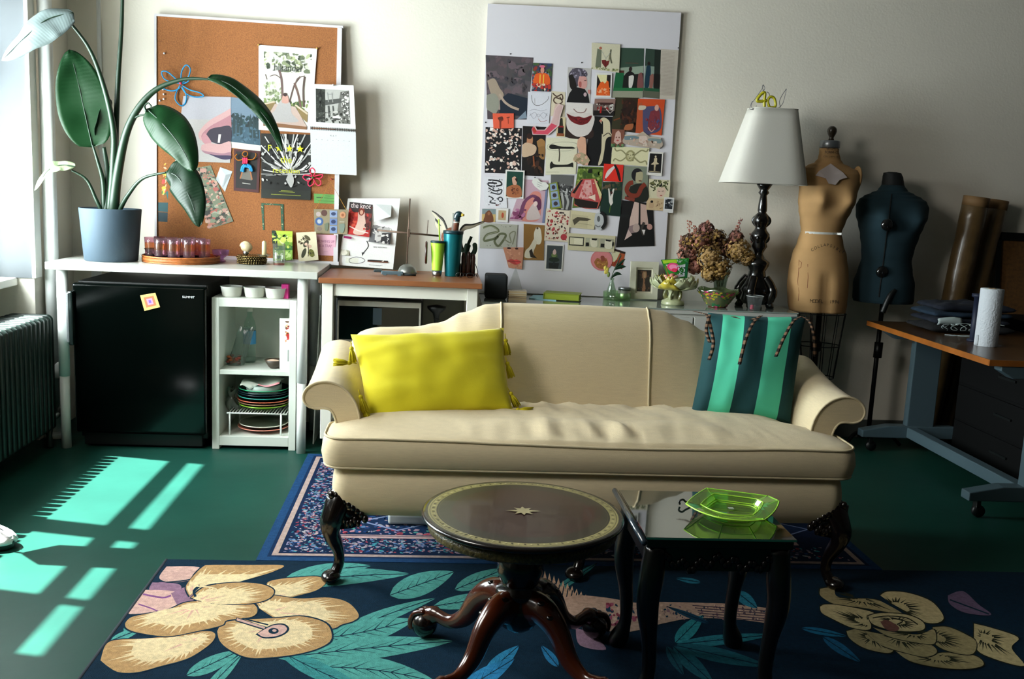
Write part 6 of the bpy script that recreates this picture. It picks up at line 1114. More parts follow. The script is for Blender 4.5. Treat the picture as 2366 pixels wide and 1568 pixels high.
pin('folded_note', [(509, 386), (537, 396), (520, 443), (499, 414)], [('p', [(.0, 0), (.6, .3), (.62, 1), (0, .6)], '#d6dadc'), ('p', [(.6, .3), (1, .1), (.75, .9)], '#9ea4a4')], 'folded white paper note pinned below the hand photograph', 'note', 1, base='#c0c6c8')
pin('paper_card', [(365, 348), (386, 350), (384, 450), (365, 452)], [('n', 0, 0, 1, 1, 90, .06, 12, ['#c83a2c', '#d8a82c', '#4a7ab0', '#e0b090', '#3f6a34', '#d86a5c', '#e8c83c'])], 'strip of brightly coloured flower print at the left edge of the pinboard', 'card', 0, base='#c87a2c', outline=[(0, 0), (0, 1), (.6, 1), (1, .8), (1.9, .55), (1.6, .3), (.9, .05)])
pin('paint_chart', [(365, 442), (389, 442), (387, 516), (365, 514)], [('r', 0, 0, 1, .33, '#12605e'), ('r', 0, .35, 1, .64, '#0e4a4e'), ('r', 0, .66, 1, .96, '#0c3038')], 'strip of three dark teal paint samples at the left edge of the pinboard', 'paint chart', 0, base='#c8ccc8')
for nm, qd in (('upper end of the green tape frame', [(604, 469), (654, 471), (654, 475), (604, 473)]), ('left upright of the green tape frame', [(603, 470), (609, 470), (611, 531), (607, 531)]), ('right upright of the green tape frame', [(648, 472), (655, 472), (656, 532), (650, 531)])):
    pin('patterned_tape', qd, [('n', 0, 0, 1, 1, 26, .3 if 'upper' in nm else .03, 4, ['#1c4a34', '#3a7a54', '#8a3a2c', '#c0b08a', '#14382c'])], 'strip of patterned green tape, '+nm, 'tape', 0, base='#23563c', group='green tape strips')
pin('green_note', [(725, 447), (784, 450), (784, 471), (726, 469)], [('l', [(.1, .4), (.35, .38)], .1, '#2a4a24', 1), ('l', [(.4, .4), (.9, .44)], .07, '#4a7a3c', 1), ('l', [(.15, .72), (.8, .76)], .07, '#4a7a3c', 1), ('l', [(.45, .18), (.65, .2)], .06, '#4a7a3c', 1)], 'small green paper note at the lower right of the pinboard', 'note', 0, base='#5f9a4c')
t = thing('patch_sheet', 'small clear sheet of embroidered patches hung by a yellow string', 'decoration', P(762, 510, 5.37)); Yp = 5.355
card('sheet', [(725, 483), (805, 484), (803, 541), (727, 539)], [('e', .13, .2, .07, .1, '#b8a8a4'), ('e', .3, .15, .09, .13, '#5a3a34'), ('e', .15, .5, .12, .17, '#3f5f94'), ('e', .15, .5, .06, .09, '#b0b8bc'), ('e', .15, .8, .08, .09, '#7f6f64'), ('r', .46, .05, .68, .33, '#8a9cbc'), ('r', .46, .37, .68, .64, '#6a80ac'), ('r', .46, .68, .68, .97, '#7f94b8'), ('e', .57, .18, .07, .07, '#2c3a5c'), ('e', .57, .5, .07, .08, '#26345a'), ('e', .57, .8, .07, .08, '#2c3a5c'), ('e', .84, .22, .09, .14, '#c08a64'), ('e', .84, .22, .04, .06, '#9a5c3a'), ('l', [(.75, .5), (.9, .5)], .04, '#b0a894', 1), ('s', [(.74, .6), (.9, .58), (.88, .9), (.78, .92)], '#7a8a7c'), ('s', [(.3, .6), (.42, .55), (.4, .85), (.32, .85)], '#6a7460')], None, '', Y=Yp, base='#8f8468', parent=t)
MB().tube([P(728, 484, Yp), P(764, 420, Yp), P(800, 484, Yp)], .0013, 5).build('string', mat('yellow_string', '#b8862c', .7), t)
pinm = {c_: mat('pin'+c_[1:], c_, .3, coat=.3) for c_ in ('#e0dede', '#b03020', '#c9a04a')}
def pinh(x, y, lab, c_='#e0dede', Y=None, g='loose white push pins'):
    p = P(x, y, (Y or cy(x, y))-.004); t = MB().lathe([(0, 0), (.0016, 0), (.0016, .006), (.005, .007), (.004, .014), (.0055, .016), (0, .017)], (0, 0, 0), 10, Matrix.Rotation(PI/2, 4, 'X')).build('push_pin', pinm[c_], smooth=True); t.location = p; tag(t, lab, 'pin', g)
pinh(380, 126, 'lone white push pin near the top left of the pinboard', g=None)
for x, y, w_ in ((377, 209, 'top'), (379, 220, 'second'), (379, 231, 'third'), (370, 235, 'lowest, leftmost')): pinh(x, y, 'white push pin in the small cluster left of the blue flower, '+w_)
pinh(766, 416, 'red push pin holding the yellow string', '#b03020', g=None); pinh(770, 199, 'white push pin at the top of the calendar', Y=5.369, g=None); pinh(598, 106, 'brass pin at the top left corner of the bride magazine', '#c9a04a', g=None); pinh(733, 114, 'brass pin at the top right corner of the bride magazine', '#c9a04a', g=None)
# ================================================================ WHITE COLLAGE BOARD
WBt = thing('collage_board', 'tall white foam board covered with paper cuttings, standing on the sideboard against the wall', 'board', P(1320, 690, 5.485))
wq = [P(1127, 9, 5.489), P(1573, 30, 5.489), P(1529, 690, 5.489), P(1101, 672, 5.489)]
MB().prism([(0, 0), (0, 1), (1, 1), (1, 0)], .010, lambda u, v, w_: (wq[0]*(1-u)+wq[1]*u)*(1-v)+(wq[3]*(1-u)+wq[2]*u)*v+Vector((0, -w_, 0))).build('foam_sheet', mat('foam_board', '#d0cdd2', .6), WBt)
YW = 5.4785
def cut(quad, els, label, base='#d8d4c8', lvl=0, cat='picture', outline=None, nm='paper_cutting'): card(nm, quad, els, label, cat, Y=YW, lvl=lvl, base=base, outline=outline)
cut([(1122, 127), (1232, 133), (1217, 276), (1126, 275)], [('r', 0, 0, 1, .5, '#4e464a'), ('r', .45, .1, 1, .65, '#464446'), ('p', [(.45, .35), (1, .38), (1, .62), (.42, .56)], '#554e52'), ('n', 0, 0, 1, .6, 80, .07, 3, ['#5c4c50', '#4a4446', '#3f3c42', '#62545a']), ('p', [(.3, .7), (.5, .58), (1, .66), (1, .95), (.3, .92)], '#15202e'), ('s', [(.02, .4), (.18, .36), (.3, .5), (.4, .62), (.25, .72), (.1, .6)], '#9a8a78'), ('l', [(.3, .6), (.42, .72), (.6, .8), (.78, .84)], .04, '#a89484'), ('l', [(.28, .66), (.3, .85)], .035, '#9a8a80'), ('s', [(0, .62), (.2, .6), (.3, .75), (.2, .92), (0, .85)], '#8a8a7c'), ('p', [(0, .85), (.25, .95), (.1, 1), (0, 1)], '#4a3f44'), ('p', [(.75, 1), (.95, .86), (1, .98)], '#7a8a98')], 'large dark stone-grey picture with a pale sprawled figure, top left of the board', '#4a4448', 0)
cut([(1231, 145), (1276, 147), (1272, 212), (1228, 210)], [('n', 0, 0, 1, 1, 50, .1, 3, ['#2c3f5c', '#4a4438', '#7f8a94', '#8a3028', '#3f5a34']), ('s', [(.15, .4), (.5, .34), (.85, .42), (.9, .75), (.1, .75)], '#d8581c'), ('r', .38, .4, .44, .72, '#e0b040'), ('r', .56, .4, .62, .72, '#e0b040'), ('e', .5, .2, .15, .17, '#20140f'), ('e', .51, .25, .1, .12, '#c88a78'), ('e', .5, .12, .14, .05, '#c8607c'), ('n', 0, .72, 1, 1, 20, .09, 5, ['#1c1418', '#b03028', '#c8805c', '#e0c8b0'])], 'small vivid red and orange portrait of a seated figure in an embroidered robe', '#3a3a4c', 1)
cut([(1220, 212), (1274, 214), (1268, 285), (1217, 285)], [('l', [(.15, .1), (.2, .3), (.35, .42), (.6, .4), (.85, .25), (.9, .12)], .015, '#5a5450'), ('l', [(.3, .2), (.32, .4)], .012, '#8a8480'), ('l', [(.1, .6), (.3, .55), (.6, .6), (.85, .55)], .01, '#8f8f96'), ('l', [(.1, .75), (.35, .65), (.5, .8), (.7, .65), (.9, .75)], .01, '#8f8f96'), ('l', [(.12, .68), (.3, .85), (.5, .7), (.75, .85), (.88, .66)], .01, '#a0a0a8'), ('l', [(.5, .85), (.65, .95), (.9, .9)], .012, '#a05a50')], 'white sheet with a fine ink line drawing', '#cfcfd6', 1, 'drawing')
cut([(1274, 210), (1306, 213), (1305, 270), (1272, 268)], [('l', [(.1, .08), (.4, .2), (.75, .1), (.8, .3), (.3, .25), (.2, .4), (.5, .5), (.8, .4), (.6, .2)], .05, '#4a3428'), ('s', [(.3, .5), (.7, .5), (.75, .8), (.5, 1), (.2, .9)], '#c8b0a0'), ('l', [(.7, .5), (.6, .75), (.5, .95)], .03, '#8a6a60')], 'narrow cream drawing of a knotted brown snake above a pale figure', '#cfc4aa', 0, 'drawing')
cut([(1312, 155), (1366, 158), (1363, 238), (1309, 236)], [('s', [(.1, .45), (.05, .2), (.3, .02), (.7, .04), (.85, .2), (.6, .35), (.4, .55)], '#4a4450'), ('n', .1, .03, .8, .3, 40, .05, 2, ['#7a7484', '#2c2830', '#a09aa8', '#5c5464']), ('s', [(.05, .25), (.2, .2), (.35, .4), (.4, .6), (.15, .6)], '#17120f'), ('s', [(.5, .25), (.78, .25), (.85, .45), (.78, .58), (.55, .58), (.45, .45)], '#c8948c'), ('s', [(.5, .4), (.6, .4), (.6, .55), (.5, .52)], '#a85a54'), ('p', [(.3, .55), (.75, .6), (.9, .75), (.98, 1), (0, 1), (.1, .75)], '#0c0c0e'), ('e', .78, .76, .07, .06, '#b8a0a4'), ('p', [(.88, .62), (1, .62), (1, .75), (.9, .72)], '#c08078'), ('l', [(.72, .36), (.8, .36)], .02, '#3a2024', 1)], 'profile photograph of a person with short silvery hair in a black coat', '#b4b0ac', 0, 'photograph')
cut([(1308, 236), (1370, 240), (1367, 319), (1306, 316)], [('r', 0, 0, 1, .45, '#d6cfc9'), ('s', [(0, .55), (.1, .8), (.45, .98), (.85, .9), (1, .7), (1, 1), (0, 1)], '#2c1c18'), ('s', [(0, .3), (1, .3), (1, .72), (.8, .9), (.45, .95), (.12, .8)], '#cfc6c0'), ('l', [(.28, .18), (.4, .26), (.55, .28), (.7, .24), (.76, .14)], .025, '#8a6a64'), ('s', [(.02, .32), (.3, .40), (.5, .39), (.7, .42), (.97, .34), (.85, .55), (.6, .63), (.35, .6), (.15, .5)], '#6a1418'), ('l', [(.08, .37), (.3, .46), (.5, .47), (.75, .47), (.92, .38)], .018, '#3a0a0c'), ('n', .25, .42, .8, .58, 20, .03, 5, ['#8a2024', '#7a181c', '#541014'])], 'close-up photograph of wide dark red smiling lips on a pale chin', '#d0c9c4', 1, 'photograph')
cut([(1367, 99), (1433, 103), (1430, 168), (1366, 160)], [('p', [(.2, .2), (.35, .25), (.34, .9), (.14, .9)], '#6a705c'), ('e', .31, .18, .05, .05, '#a8604c'), ('l', [(.68, .2), (.66, .45), (.72, .7)], .06, '#5c5c48'), ('l', [(.64, .4), (.62, .6)], .04, '#7a7458'), ('p', [(.36, .62), (.48, .6), (.52, .64), (.64, .6), (.6, .76), (.5, .88), (.38, .74)], '#6a1c1c'), ('l', [(.5, .6), (.5, .9)], .02, '#4a1814', 1), ('l', [(.36, .3), (.5, .55), (.66, .3)], .012, '#9aa0a8', 1), ('n', 0, .88, .95, .98, 20, .05, 4, ['#7f8a54', '#6a7440', '#9aa068'])], 'cream engraving of two figures watering a red heart-shaped plant', '#c9c3a8', 2, 'print')
cut([(1376, 168), (1414, 169), (1412, 226), (1373, 225)], [('r', .1, .08, .92, .92, '#1c120e'), ('p', [(.1, .08), (.7, .08), (.68, .35), (.5, .5), (.3, .35)], '#d8d2a0'), ('p', [(.3, .4), (.45, .35), (.6, .45), (.7, .3), (.8, .35), (.85, .6), (.92, .92), (.1, .92), (.12, .65)], '#d85a1c'), ('n', .15, .6, .9, .9, 20, .06, 7, ['#e8905c', '#e0a880', '#c84a14'])], 'small white-bordered poster of an orange dress shape on black', '#d8d6d2', 2, 'card')
cut([(1431, 110), (1488, 112), (1485, 226), (1414, 226), ], [('r', 0, 0, 1, .45, '#2f4638'), ('p', [(.1, .4), (1, .35), (1, .8), (.1, .8)], '#8a9a88'), ('r', .1, .45, .3, .82, '#4a241c'), ('r', 0, .5, .3, .86, '#0f5a34'), ('p', [(.3, .55), (1, .5), (1, .8), (.3, .8)], '#10140f'), ('e', .52, .42, .06, .05, '#2a1c18'), ('s', [(.35, .52), (.5, .46), (.68, .52), (.7, .6), (.35, .6)], '#15100f'), ('s', [(.48, .56), (.66, .56), (.62, .78), (.52, .8)], '#d0ccc4'), ('s', [(.82, .52), (.95, .5), (1, .78), (.8, .8)], '#7a4a48'), ('r', 0, .8, 1, .86, '#1f6a3c'), ('r', 0, .86, 1, 1, '#8f907c'), ('l', [(.3, .3), (.8, .3)], .01, '#6a4438', 1)], 'left half of a green theatre stage photograph with a seated white-aproned figure', '#5a6a58', 0, 'photograph', [(.2, 0), (0, .5), (0, 1), (1, 1), (1, 0)])
cut([(1492, 112), (1527, 115), (1523, 228), (1486, 225)], [('r', 0, 0, .65, .4, '#2c3f34'), ('r', .6, 0, 1, .8, '#14201a'), ('p', [(0, .35), (.62, .35), (.62, .8), (0, .8)], '#7f9084'), ('s', [(.1, .36), (.35, .34), (.4, .55), (.3, .78), (.05, .78)], '#0f3040'), ('e', .25, .3, .09, .04, '#20140f'), ('s', [(.35, .55), (.55, .5), (.6, .65), (.5, .84), (.36, .84)], '#8a5a50'), ('r', 0, .8, 1, .86, '#1c5034'), ('r', 0, .86, 1, 1, '#5a5c4c'), ('r', .6, .5, 1, .78, '#100c0a')], 'right half of the green stage photograph with a tall figure in blue', '#3a4a40', 0, 'photograph')
cut([(1527, 113), (1568, 116), (1560, 230), (1522, 228)], [('l', [(.05, .05+.028*i), (.8, .053+.028*i)], .008, '#a89c90', 1) for i in range(32)], 'narrow strip of printed text column at the right edge of the board', '#bfb6a8', 0, 'clipping')
cut([(1138, 262), (1187, 262), (1187, 296), (1140, 297)], [('s', [(.22, .3), (.45, .2), (.5, .45), (.4, .55), (.38, .95), (.3, .95), (.3, .55)], '#7a2c1c'), ('e', .36, .33, .13, .1, '#5a2418'), ('l', [(.65, .3), (.8, .25)], .06, '#6a2818'), ('l', [(.72, .3), (.73, .7)], .04, '#8a3420')], 'small coral orange card with two dark ornament motifs', '#d8583c', 2, 'card')
cut([(1122, 293), (1206, 296), (1203, 402), (1120, 399)], [('n', .01, .01, .99, .99, 120, .045, 21, ['#e0d4c8', '#d8b8a8', '#c8a090', '#ece6e0']), ('n', .01, .01, .99, .99, 60, .04, 22, ['#0c0c0e', '#14161c', '#1c141c'])], 'large print of small white blossoms on black', '#0e0e12', 0, 'print')
cut([(1208, 291), (1262, 293), (1256, 407), (1205, 405)], [('s', [(.2, .2), (.35, .15), (.45, .25), (.4, .4), (.2, .4)], '#b07a58'), ('e', .3, .2, .12, .06, '#2c140c'), ('s', [(0, .38), (.2, .33), (.6, .4), (.55, .55), (.2, .62), (0, .6)], '#c0a488'), ('s', [(.62, .3), (.8, .24), (.98, .3), (.95, .45), (.7, .42)], '#9a7040'), ('s', [(.7, .42), (.98, .4), (.98, .65), (.75, .6)], '#8a6438'), ('n', .1, .55, .95, .97, 24, .06, 8, ['#20120c', '#3a2014', '#4a2c18', '#120a08']), ('l', [(.5, .6), (.55, .8)], .03, '#8a4a28')], 'dark brown painting of two figures in candlelight', '#120c0a', 0, 'painting')
cut([(1287, 270), (1307, 271), (1305, 317), (1284, 316)], [('s', [(.3, .12), (.6, .05), (.7, .3), (.7, .45), (.3, .45)], '#2c2c20'), ('r', .18, .48, .82, .82, '#141410'), ('r', .2, .44, .8, .52, '#8a1c1c'), ('r', .1, .82, .9, .95, '#8a4a28')], 'tiny cream card with a dark bust on a plinth', '#cdbf98', 2, 'card')
cut([(1228, 240), (1302, 240), (1302, 312), (1228, 312)], [('p', [(.0, .8), (.06, .72), (.15, .85), (.42, .85), (.62, .62), (.8, .7), (.5, .98), (.05, .97)], '#c8485c'), ('p', [(.02, .84), (.08, .74), (.16, .88), (.1, .94)], '#b03428'), ('s', [(.62, .6), (.7, .4), (.74, .2), (.85, .05), (.95, .1), (.85, .4), (.82, .65), (.75, .68)], '#c8a8a4')], 'cut-out pink and red high boot pasted below the line drawing', '#d2b8b4', 3, 'cut-out', [(0, .82), (.06, .70), (.12, .72), (.17, .83), (.4, .83), (.6, .6), (.66, .4), (.72, .15), (.85, 0), (1, .06), (.9, .4), (.86, .7), (.52, 1), (.03, .99)])
cut([(1262, 318), (1335, 318), (1330, 402), (1260, 404)], [('s', [(.1, .22), (.2, .18), (.5, .24), (.85, .25), (.9, .3), (.5, .3), (.15, .3)], '#14140f'), ('l', [(.42, .3), (.44, .45), (.43, .65)], .03, '#2c2418'), ('s', [(.14, .7), (.2, .64), (.3, .72), (.7, .73), (.88, .68), (.9, .84), (.84, .8), (.3, .8), (.16, .84)], '#14140f'), ('l', [(.05, .2), (.4, .12), (.9, .14), (.98, .25), (.7, .36), (.1, .32), (.05, .2)], .008, '#8a8a78'), ('l', [(.02, .92), (.45, .93)], .008, '#8a8a78', 1)], 'cream print of black bone-like implements', '#d2ceb4', 1, 'print')
cut([(1374, 228), (1422, 229), (1418, 268), (1370, 267)], [('r', 0, 0, 1, .28, '#8a6a60'), ('r', .15, .22, .9, .35, '#3a1c18'), ('n', .1, .3, .95, .7, 24, .1, 4, ['#c8c4bc', '#8a2420', '#b8a89c', '#3a2420']), ('r', 0, .7, 1, 1, '#140f0e'), ('l', [(.6, .6), (.8, .85), (.95, .65)], .04, '#c8b8b0', 1), ('r', .3, .45, .38, .85, '#a01c18')], 'small photograph of a red and white salon interior', '#6a5a54', 2, 'photograph')
cut([(1370, 268), (1418, 270), (1410, 384), (1346, 382)], [('s', [(.38, .05), (.55, .02), (.82, .1), (.9, .3), (.98, .38), (.75, .45), (.72, .7), (.68, .92), (.55, .98), (.6, .7), (.55, .42), (.5, .2), (.4, .12)], '#c8bc9c'), ('s', [(.45, .1), (.52, .12), (.58, .35), (.5, .3)], '#0c0b0a'), ('l', [(.6, .4), (.8, .33), (.95, .38)], .015, '#1c1814'), ('l', [(.35, .08), (.45, .1)], .04, '#c07a68', 1)], 'black photograph of a pale bent-over figure', '#0a0a0c', 1, 'photograph')
cut([(1421, 225), (1475, 226), (1470, 307), (1412, 300)], [('r', 0, 0, .35, 1, '#33301c'), ('s', [(.4, .1), (.7, .05), (.95, .2), (.9, .6), (.6, .8), (.35, .6)], '#2a140c'), ('n', .3, .05, 1, .95, 50, .08, 3, ['#3a1c10', '#1c0f0a', '#4a2412', '#28180e']), ('s', [(.55, .8), (.85, .75), (.8, .92), (.5, .95)], '#a05c38'), ('l', [(.05, .7), (.3, .62)], .04, '#6a3a1c')], 'dark brown shadowy portrait with a lit neck', '#2a2010', 1, 'painting')
cut([(1474, 228), (1536, 230), (1528, 313), (1468, 307)], [('p', [(0, .15), (.15, .1), (.3, .5), (.25, 1), (0, .98)], '#b0502c'), ('s', [(.2, .25), (.5, .2), (.85, .25), (.95, .8), (.6, .98), (.3, .95)], '#4a4868'), ('s', [(.5, .35), (.8, .3), (.88, .6), (.8, .85), (.45, .8)], '#7a3038'), ('e', .72, .24, .08, .09, '#d0a090'), ('s', [(.05, .2), (.3, .2), (.28, .3), (.05, .32)], '#c8baa4'), ('l', [(.45, .8), (.6, .92), (.72, .8)], .03, '#c89080'), ('n', .3, .4, .9, .9, 30, .04, 6, ['#3f4470', '#8a3a44', '#5a5078', '#6a2c38'])], 'orange and blue painting of robed figures', '#c8481c', 2, 'painting')
cut([(1414, 298), (1443, 300), (1440, 340), (1411, 340)], [('p', [(.3, .2), (.5, .05), (.7, .2), (.8, .7), (.5, .85), (.2, .7)], '#c8a498'), ('e', .38, .45, .06, .04, '#7a4a40'), ('e', .6, .45, .06, .04, '#7a4a40'), ('e', .5, .62, .1, .05, '#b0504c'), ('n', 0, .8, 1, 1, 12, .1, 2, ['#4a6a44', '#6a8a5c', '#3a5438'])], 'small brown picture of a pink mask', '#7a4a3a', 2)
cut([(1443, 303), (1527, 312), (1524, 345), (1442, 336)], [('s', [(0, .35), (.3, .25), (.5, 0), (.7, .25), (1, .3), (.98, .9), (.02, .9)], '#b0a090'), ('s', [(0, .35), (.28, .25), (.4, .4), (.02, .6)], '#6a8088'), ('s', [(.7, .3), (1, .3), (.98, .6), (.65, .45)], '#7a8c8c'), ('s', [(.4, .25), (.6, .2), (.62, .7), (.42, .7)], '#d0bcb0'), ('n', .1, .4, .9, .9, 24, .12, 4, ['#c8a490', '#a88a78', '#d0c0b0'])], 'curved cutting of a pale painted crest', '#bcae98', 3, 'cut-out', [(0, .25), (0, .85), (.5, .8), (1, 1), (1, .2), (.68, .2), (.5, -.12), (.32, .2)])
cut([(1415, 338), (1500, 342), (1496, 385), (1411, 378)], [('e', .5, .48, .13, .32, '#9a9468'), ('e', .5, .48, .08, .22, '#c8c298'), ('l', [(.4, .45), (.25, .2), (.12, .25), (.06, .1)], .07, '#8f8a64'), ('l', [(.4, .55), (.25, .8), (.1, .7), (.06, .85)], .07, '#8f8a64'), ('l', [(.6, .45), (.78, .15), (.92, .2), (.97, .05)], .07, '#8f8a64'), ('l', [(.6, .55), (.78, .8), (.92, .7), (.97, .9)], .07, '#8f8a64'), ('n', .4, .25, .6, .75, 14, .06, 3, ['#7a7450', '#b8b288'])], 'cream cutting of scrolling carved ornament', '#d6d0a8', 2, 'print')
cut([(1498, 350), (1532, 352), (1528, 407), (1493, 404)], [('r', .1, .07, .92, .88, '#100e10'), ('e', .5, .2, .06, .05, '#cfc0a4'), ('s', [(.4, .28), (.6, .26), (.62, .42), (.75, .5), (.25, .54), (.4, .42)], '#c8b898'), ('l', [(.48, .5), (.5, .8)], .06, '#c8b898', 1), ('l', [(.55, .5), (.47, .8)], .04, '#b0a080', 1), ('r', .15, .82, .88, .85, '#a89a7c')], 'white-bordered card of a ballet dancer on black', '#dcd8d0', 3, 'card')
cut([(1332, 316), (1366, 318), (1362, 384), (1322, 380)], [('s', [(.15, .6), (.5, .55), (.95, .75), (.8, .98), (.3, .9), (0, .8)], '#a89878'), ('n', .1, .6, .9, .98, 16, .06, 3, ['#b8a888', '#8a7a58', '#d0a088'])], 'cut-out of an upside-down pink figure with scattered hair', '#cf9f84', 3, 'cut-out', [(.1, .1), (.1, .3), (.3, .55), (.05, .65), (0, .85), (.35, .92), (.7, 1), (1, .8), (.75, .6), (.7, .3), (.6, .02), (.3, -.02)])
cut([(1395, 378), (1440, 381), (1437, 420), (1393, 418)], [('s', [(.55, .05), (.62, .1), (.35, .55), (.1, .9), (.08, .8), (.2, .4)], '#d8ccc8'), ('s', [(.5, .05), (.6, .02), (.8, .4), (.92, .9), (.82, .92), (.65, .4)], '#140f0e'), ('l', [(.08, .82), (.14, .92)], .05, '#2c1414', 1)], 'red card with an open razor', '#d42a1c', 3, 'card')
cut([(1442, 383), (1498, 386), (1494, 464), (1437, 460)], [('e', .55, .25, .24, .2, '#17161a'), ('s', [(.5, .18), (.75, .15), (.78, .35), (.68, .48), (.5, .45)], '#a8a07f'), ('s', [(.3, .6), (.6, .5), (.95, .55), (1, 1), (.2, 1)], '#1c1f18'), ('l', [(.9, .5), (.75, .62), (.6, .85), (.3, .85), (.15, .7), (.25, .52), (.4, .48)], .13, '#7a3020'), ('l', [(.62, .42), (.74, .42)], .03, '#5a2a20', 1), ('l', [(.1, .95), (.5, 1)], .1, '#7a3428', 1)], 'portrait of a dark-haired sitter wrapped in a rust red coil', '#7a8270', 3, 'painting')
cut([(1499, 413), (1549, 416), (1545, 460), (1498, 458)], [('n', .02, .02, .9, .45, 40, .09, 3, ['#2c3420', '#5a6238', '#1c2018', '#6a6a40']), ('s', [(.4, .45), (.75, .4), (.8, .7), (.6, .95), (.4, .85)], '#d4b8a4'), ('l', [(.45, .6), (.55, .62)], .03, '#3a2c24', 1), ('l', [(.62, .6), (.72, .58)], .03, '#3a2c24', 1), ('l', [(.55, .82), (.66, .82)], .05, '#a04840', 1), ('l', [(.1, .4), (.3, .5), (.2, .6)], .05, '#3a4428'), ('l', [(.8, .4), (.9, .55)], .05, '#3a4428', 1)], 'cream drawing of a face with snaking green-black hair', '#d0c8a8', 2, 'drawing')
cut([(1494, 457), (1534, 459), (1531, 487), (1492, 484)], [('e', .3, .3, .08, .12, '#14100f'), ('s', [(.15, .4), (.4, .42), (.4, .8), (.15, .8)], '#b89a78'), ('n', .55, .2, .95, .85, 12, .08, 3, ['#5a3428', '#8a6a50', '#a88a68'])], 'small tan sketch card beside the instant photo', '#c4aa84', 3, 'drawing')
cut([(1534, 455), (1557, 457), (1554, 492), (1531, 490)], [('r', .12, .1, .88, .76, '#23282e'), ('n', .12, .1, .88, .7, 20, .09, 4, ['#9a9ea0', '#4a5058', '#c0c0c0', '#181c20'])], 'tiny instant photograph overlapping the right edge of the board', '#d8d6d4', 4, 'photograph')
cut([(1336, 384), (1393, 386), (1387, 475), (1322, 480)], [('r', 0, 0, 1, .5, '#5a7028'), ('n', 0, 0, 1, .6, 50, .07, 4, ['#4a6020', '#7a9038', '#3a5020', '#8a9a50']), ('r', .4, .1, .6, .3, '#3a5418'), ('r', .42, .06, .58, .16, '#12140c'), ('l', [(0, .03), (1, .05)], .02, '#1c240c', 1)], 'olive green cutting of a bottle against leaves', '#5a6c2c', 1, 'picture')
cut([(1322, 413), (1392, 410), (1388, 488), (1318, 480)], [('p', [(.36, .03), (.72, .05), (.95, .5), (.94, .72), (.1, .68)], '#b04444'), ('p', [(.42, .06), (.62, .06), (.7, .5), (.6, .66), (.25, .64), (.3, .45)], '#d09894'), ('p', [(.72, .05), (.76, .05), (1, .5), (.95, .66)], '#cfc08c'), ('p', [(.28, .05), (.36, .03), (.1, .5), (.02, .48)], '#14110f'), ('p', [(.1, .66), (.9, .74), (.85, .92), (.3, .95), (.12, .85)], '#1c120c'), ('n', .3, .1, .85, .66, 26, .05, 5, ['#d8a8a0', '#b85450', '#c87a74']), ('p', [(.55, .6), (.78, .5), (.8, .7)], '#e0c8b4')], 'cone-shaped pink and red cut-out like a draped lampshade', '#b8584c', 3, 'cut-out', [(.3, .02), (.0, .45), (-.02, .6), (.12, .66), (.1, .9), (.5, .97), (.88, .94), (1, .6), (.98, .48), (.76, .03)])
cut([(1393, 420), (1437, 420), (1433, 500), (1385, 495)], [('n', 0, 0, 1, .25, 16, .08, 3, ['#4a4a30', '#5c4c38', '#2c3a24']), ('p', [(.3, .2), (.36, .2), (.46, .45), (.54, .2), (.62, .2), (.56, .5), (.6, .62), (.5, .72), (.4, .6)], '#d8d2c8'), ('e', .48, .32, .06, .05, '#3a1c14'), ('l', [(.48, .72), (.46, .92)], .02, '#5a7a2c')], 'dark green picture of a small white figure with raised arms', '#122c24', 2, 'painting')
cut([(1437, 462), (1508, 470), (1512, 568), (1423, 571)], [('p', [(.4, 0), (.55, .02), (.56, .48), (.3, .62), (.3, .4)], '#c8aca0'), ('p', [(.6, .03), (.78, .05), (.85, .5), (.62, .5)], '#bfa094'), ('s', [(.3, .55), (.5, .5), (.6, .6), (.45, .72), (.25, .75)], '#8a7474'), ('e', .5, .58, .1, .1, '#b09a90'), ('p', [(.25, .72), (.5, .68), (.95, .6), (1, .98), (.1, .98)], '#0a0a0a'), ('p', [(.2, .85), (.28, .62), (.4, .74)], '#c8aca4'), ('l', [(.72, .45), (.66, .6), (.72, .75)], .05, '#3a3430'), ('p', [(.66, .62), (.76, .62), (.72, .74)], '#d8d0cc'), ('e', .88, .55, .08, .07, '#b88a80'), ('r', 0, .3, .28, .36, '#17191a')], 'large dark photograph of crossed legs in strappy black heels', '#100f10', 1, 'photograph')
cut([(1168, 392), (1212, 394), (1209, 459), (1165, 457)], [('r', .08, .05, .93, .94, '#0e3c30'), ('s', [(.1, .62), (.4, .52), (.6, .5), (.85, .62), (.85, .94), (.15, .94)], '#a0603c'), ('s', [(.35, .28), (.5, .22), (.6, .32), (.6, .5), (.42, .5)], '#c89a84'), ('s', [(.5, .3), (.62, .28), (.62, .42)], '#1c0f0c'), ('n', .3, .6, .75, .9, 14, .06, 4, ['#5a2c1c', '#7a4028', '#8a5030'])], 'white-bordered green photograph of a bare-shouldered person looking up', '#dad8d2', 3, 'photograph')
cut([(1118, 408), (1167, 410), (1172, 480), (1119, 480)], [('l', [(.2, .1), (.7, .12), (.8, .25), (.3, .3), (.2, .2), (.6, .2)], .05, '#1c1c20'), ('l', [(.2, .35), (.5, .45), (.8, .4), (.7, .55), (.3, .5)], .04, '#2c2c30'), ('l', [(.2, .62), (.4, .7), (.25, .82), (.5, .85)], .04, '#1c1c20'), ('e', .72, .72, .12, .09, '#2c2c30'), ('e', .72, .72, .07, .05, '#d0d0d4'), ('n', .1, .05, .9, .92, 40, .03, 5, ['#3a3a40', '#e0e0e4', '#6a6a70']), ('l', [(.5, .92), (.65, .9)], .03, '#5a1c1c', 1)], 'black and white woodcut sheet of intertwined creatures', '#d2d2d6', 1, 'print')
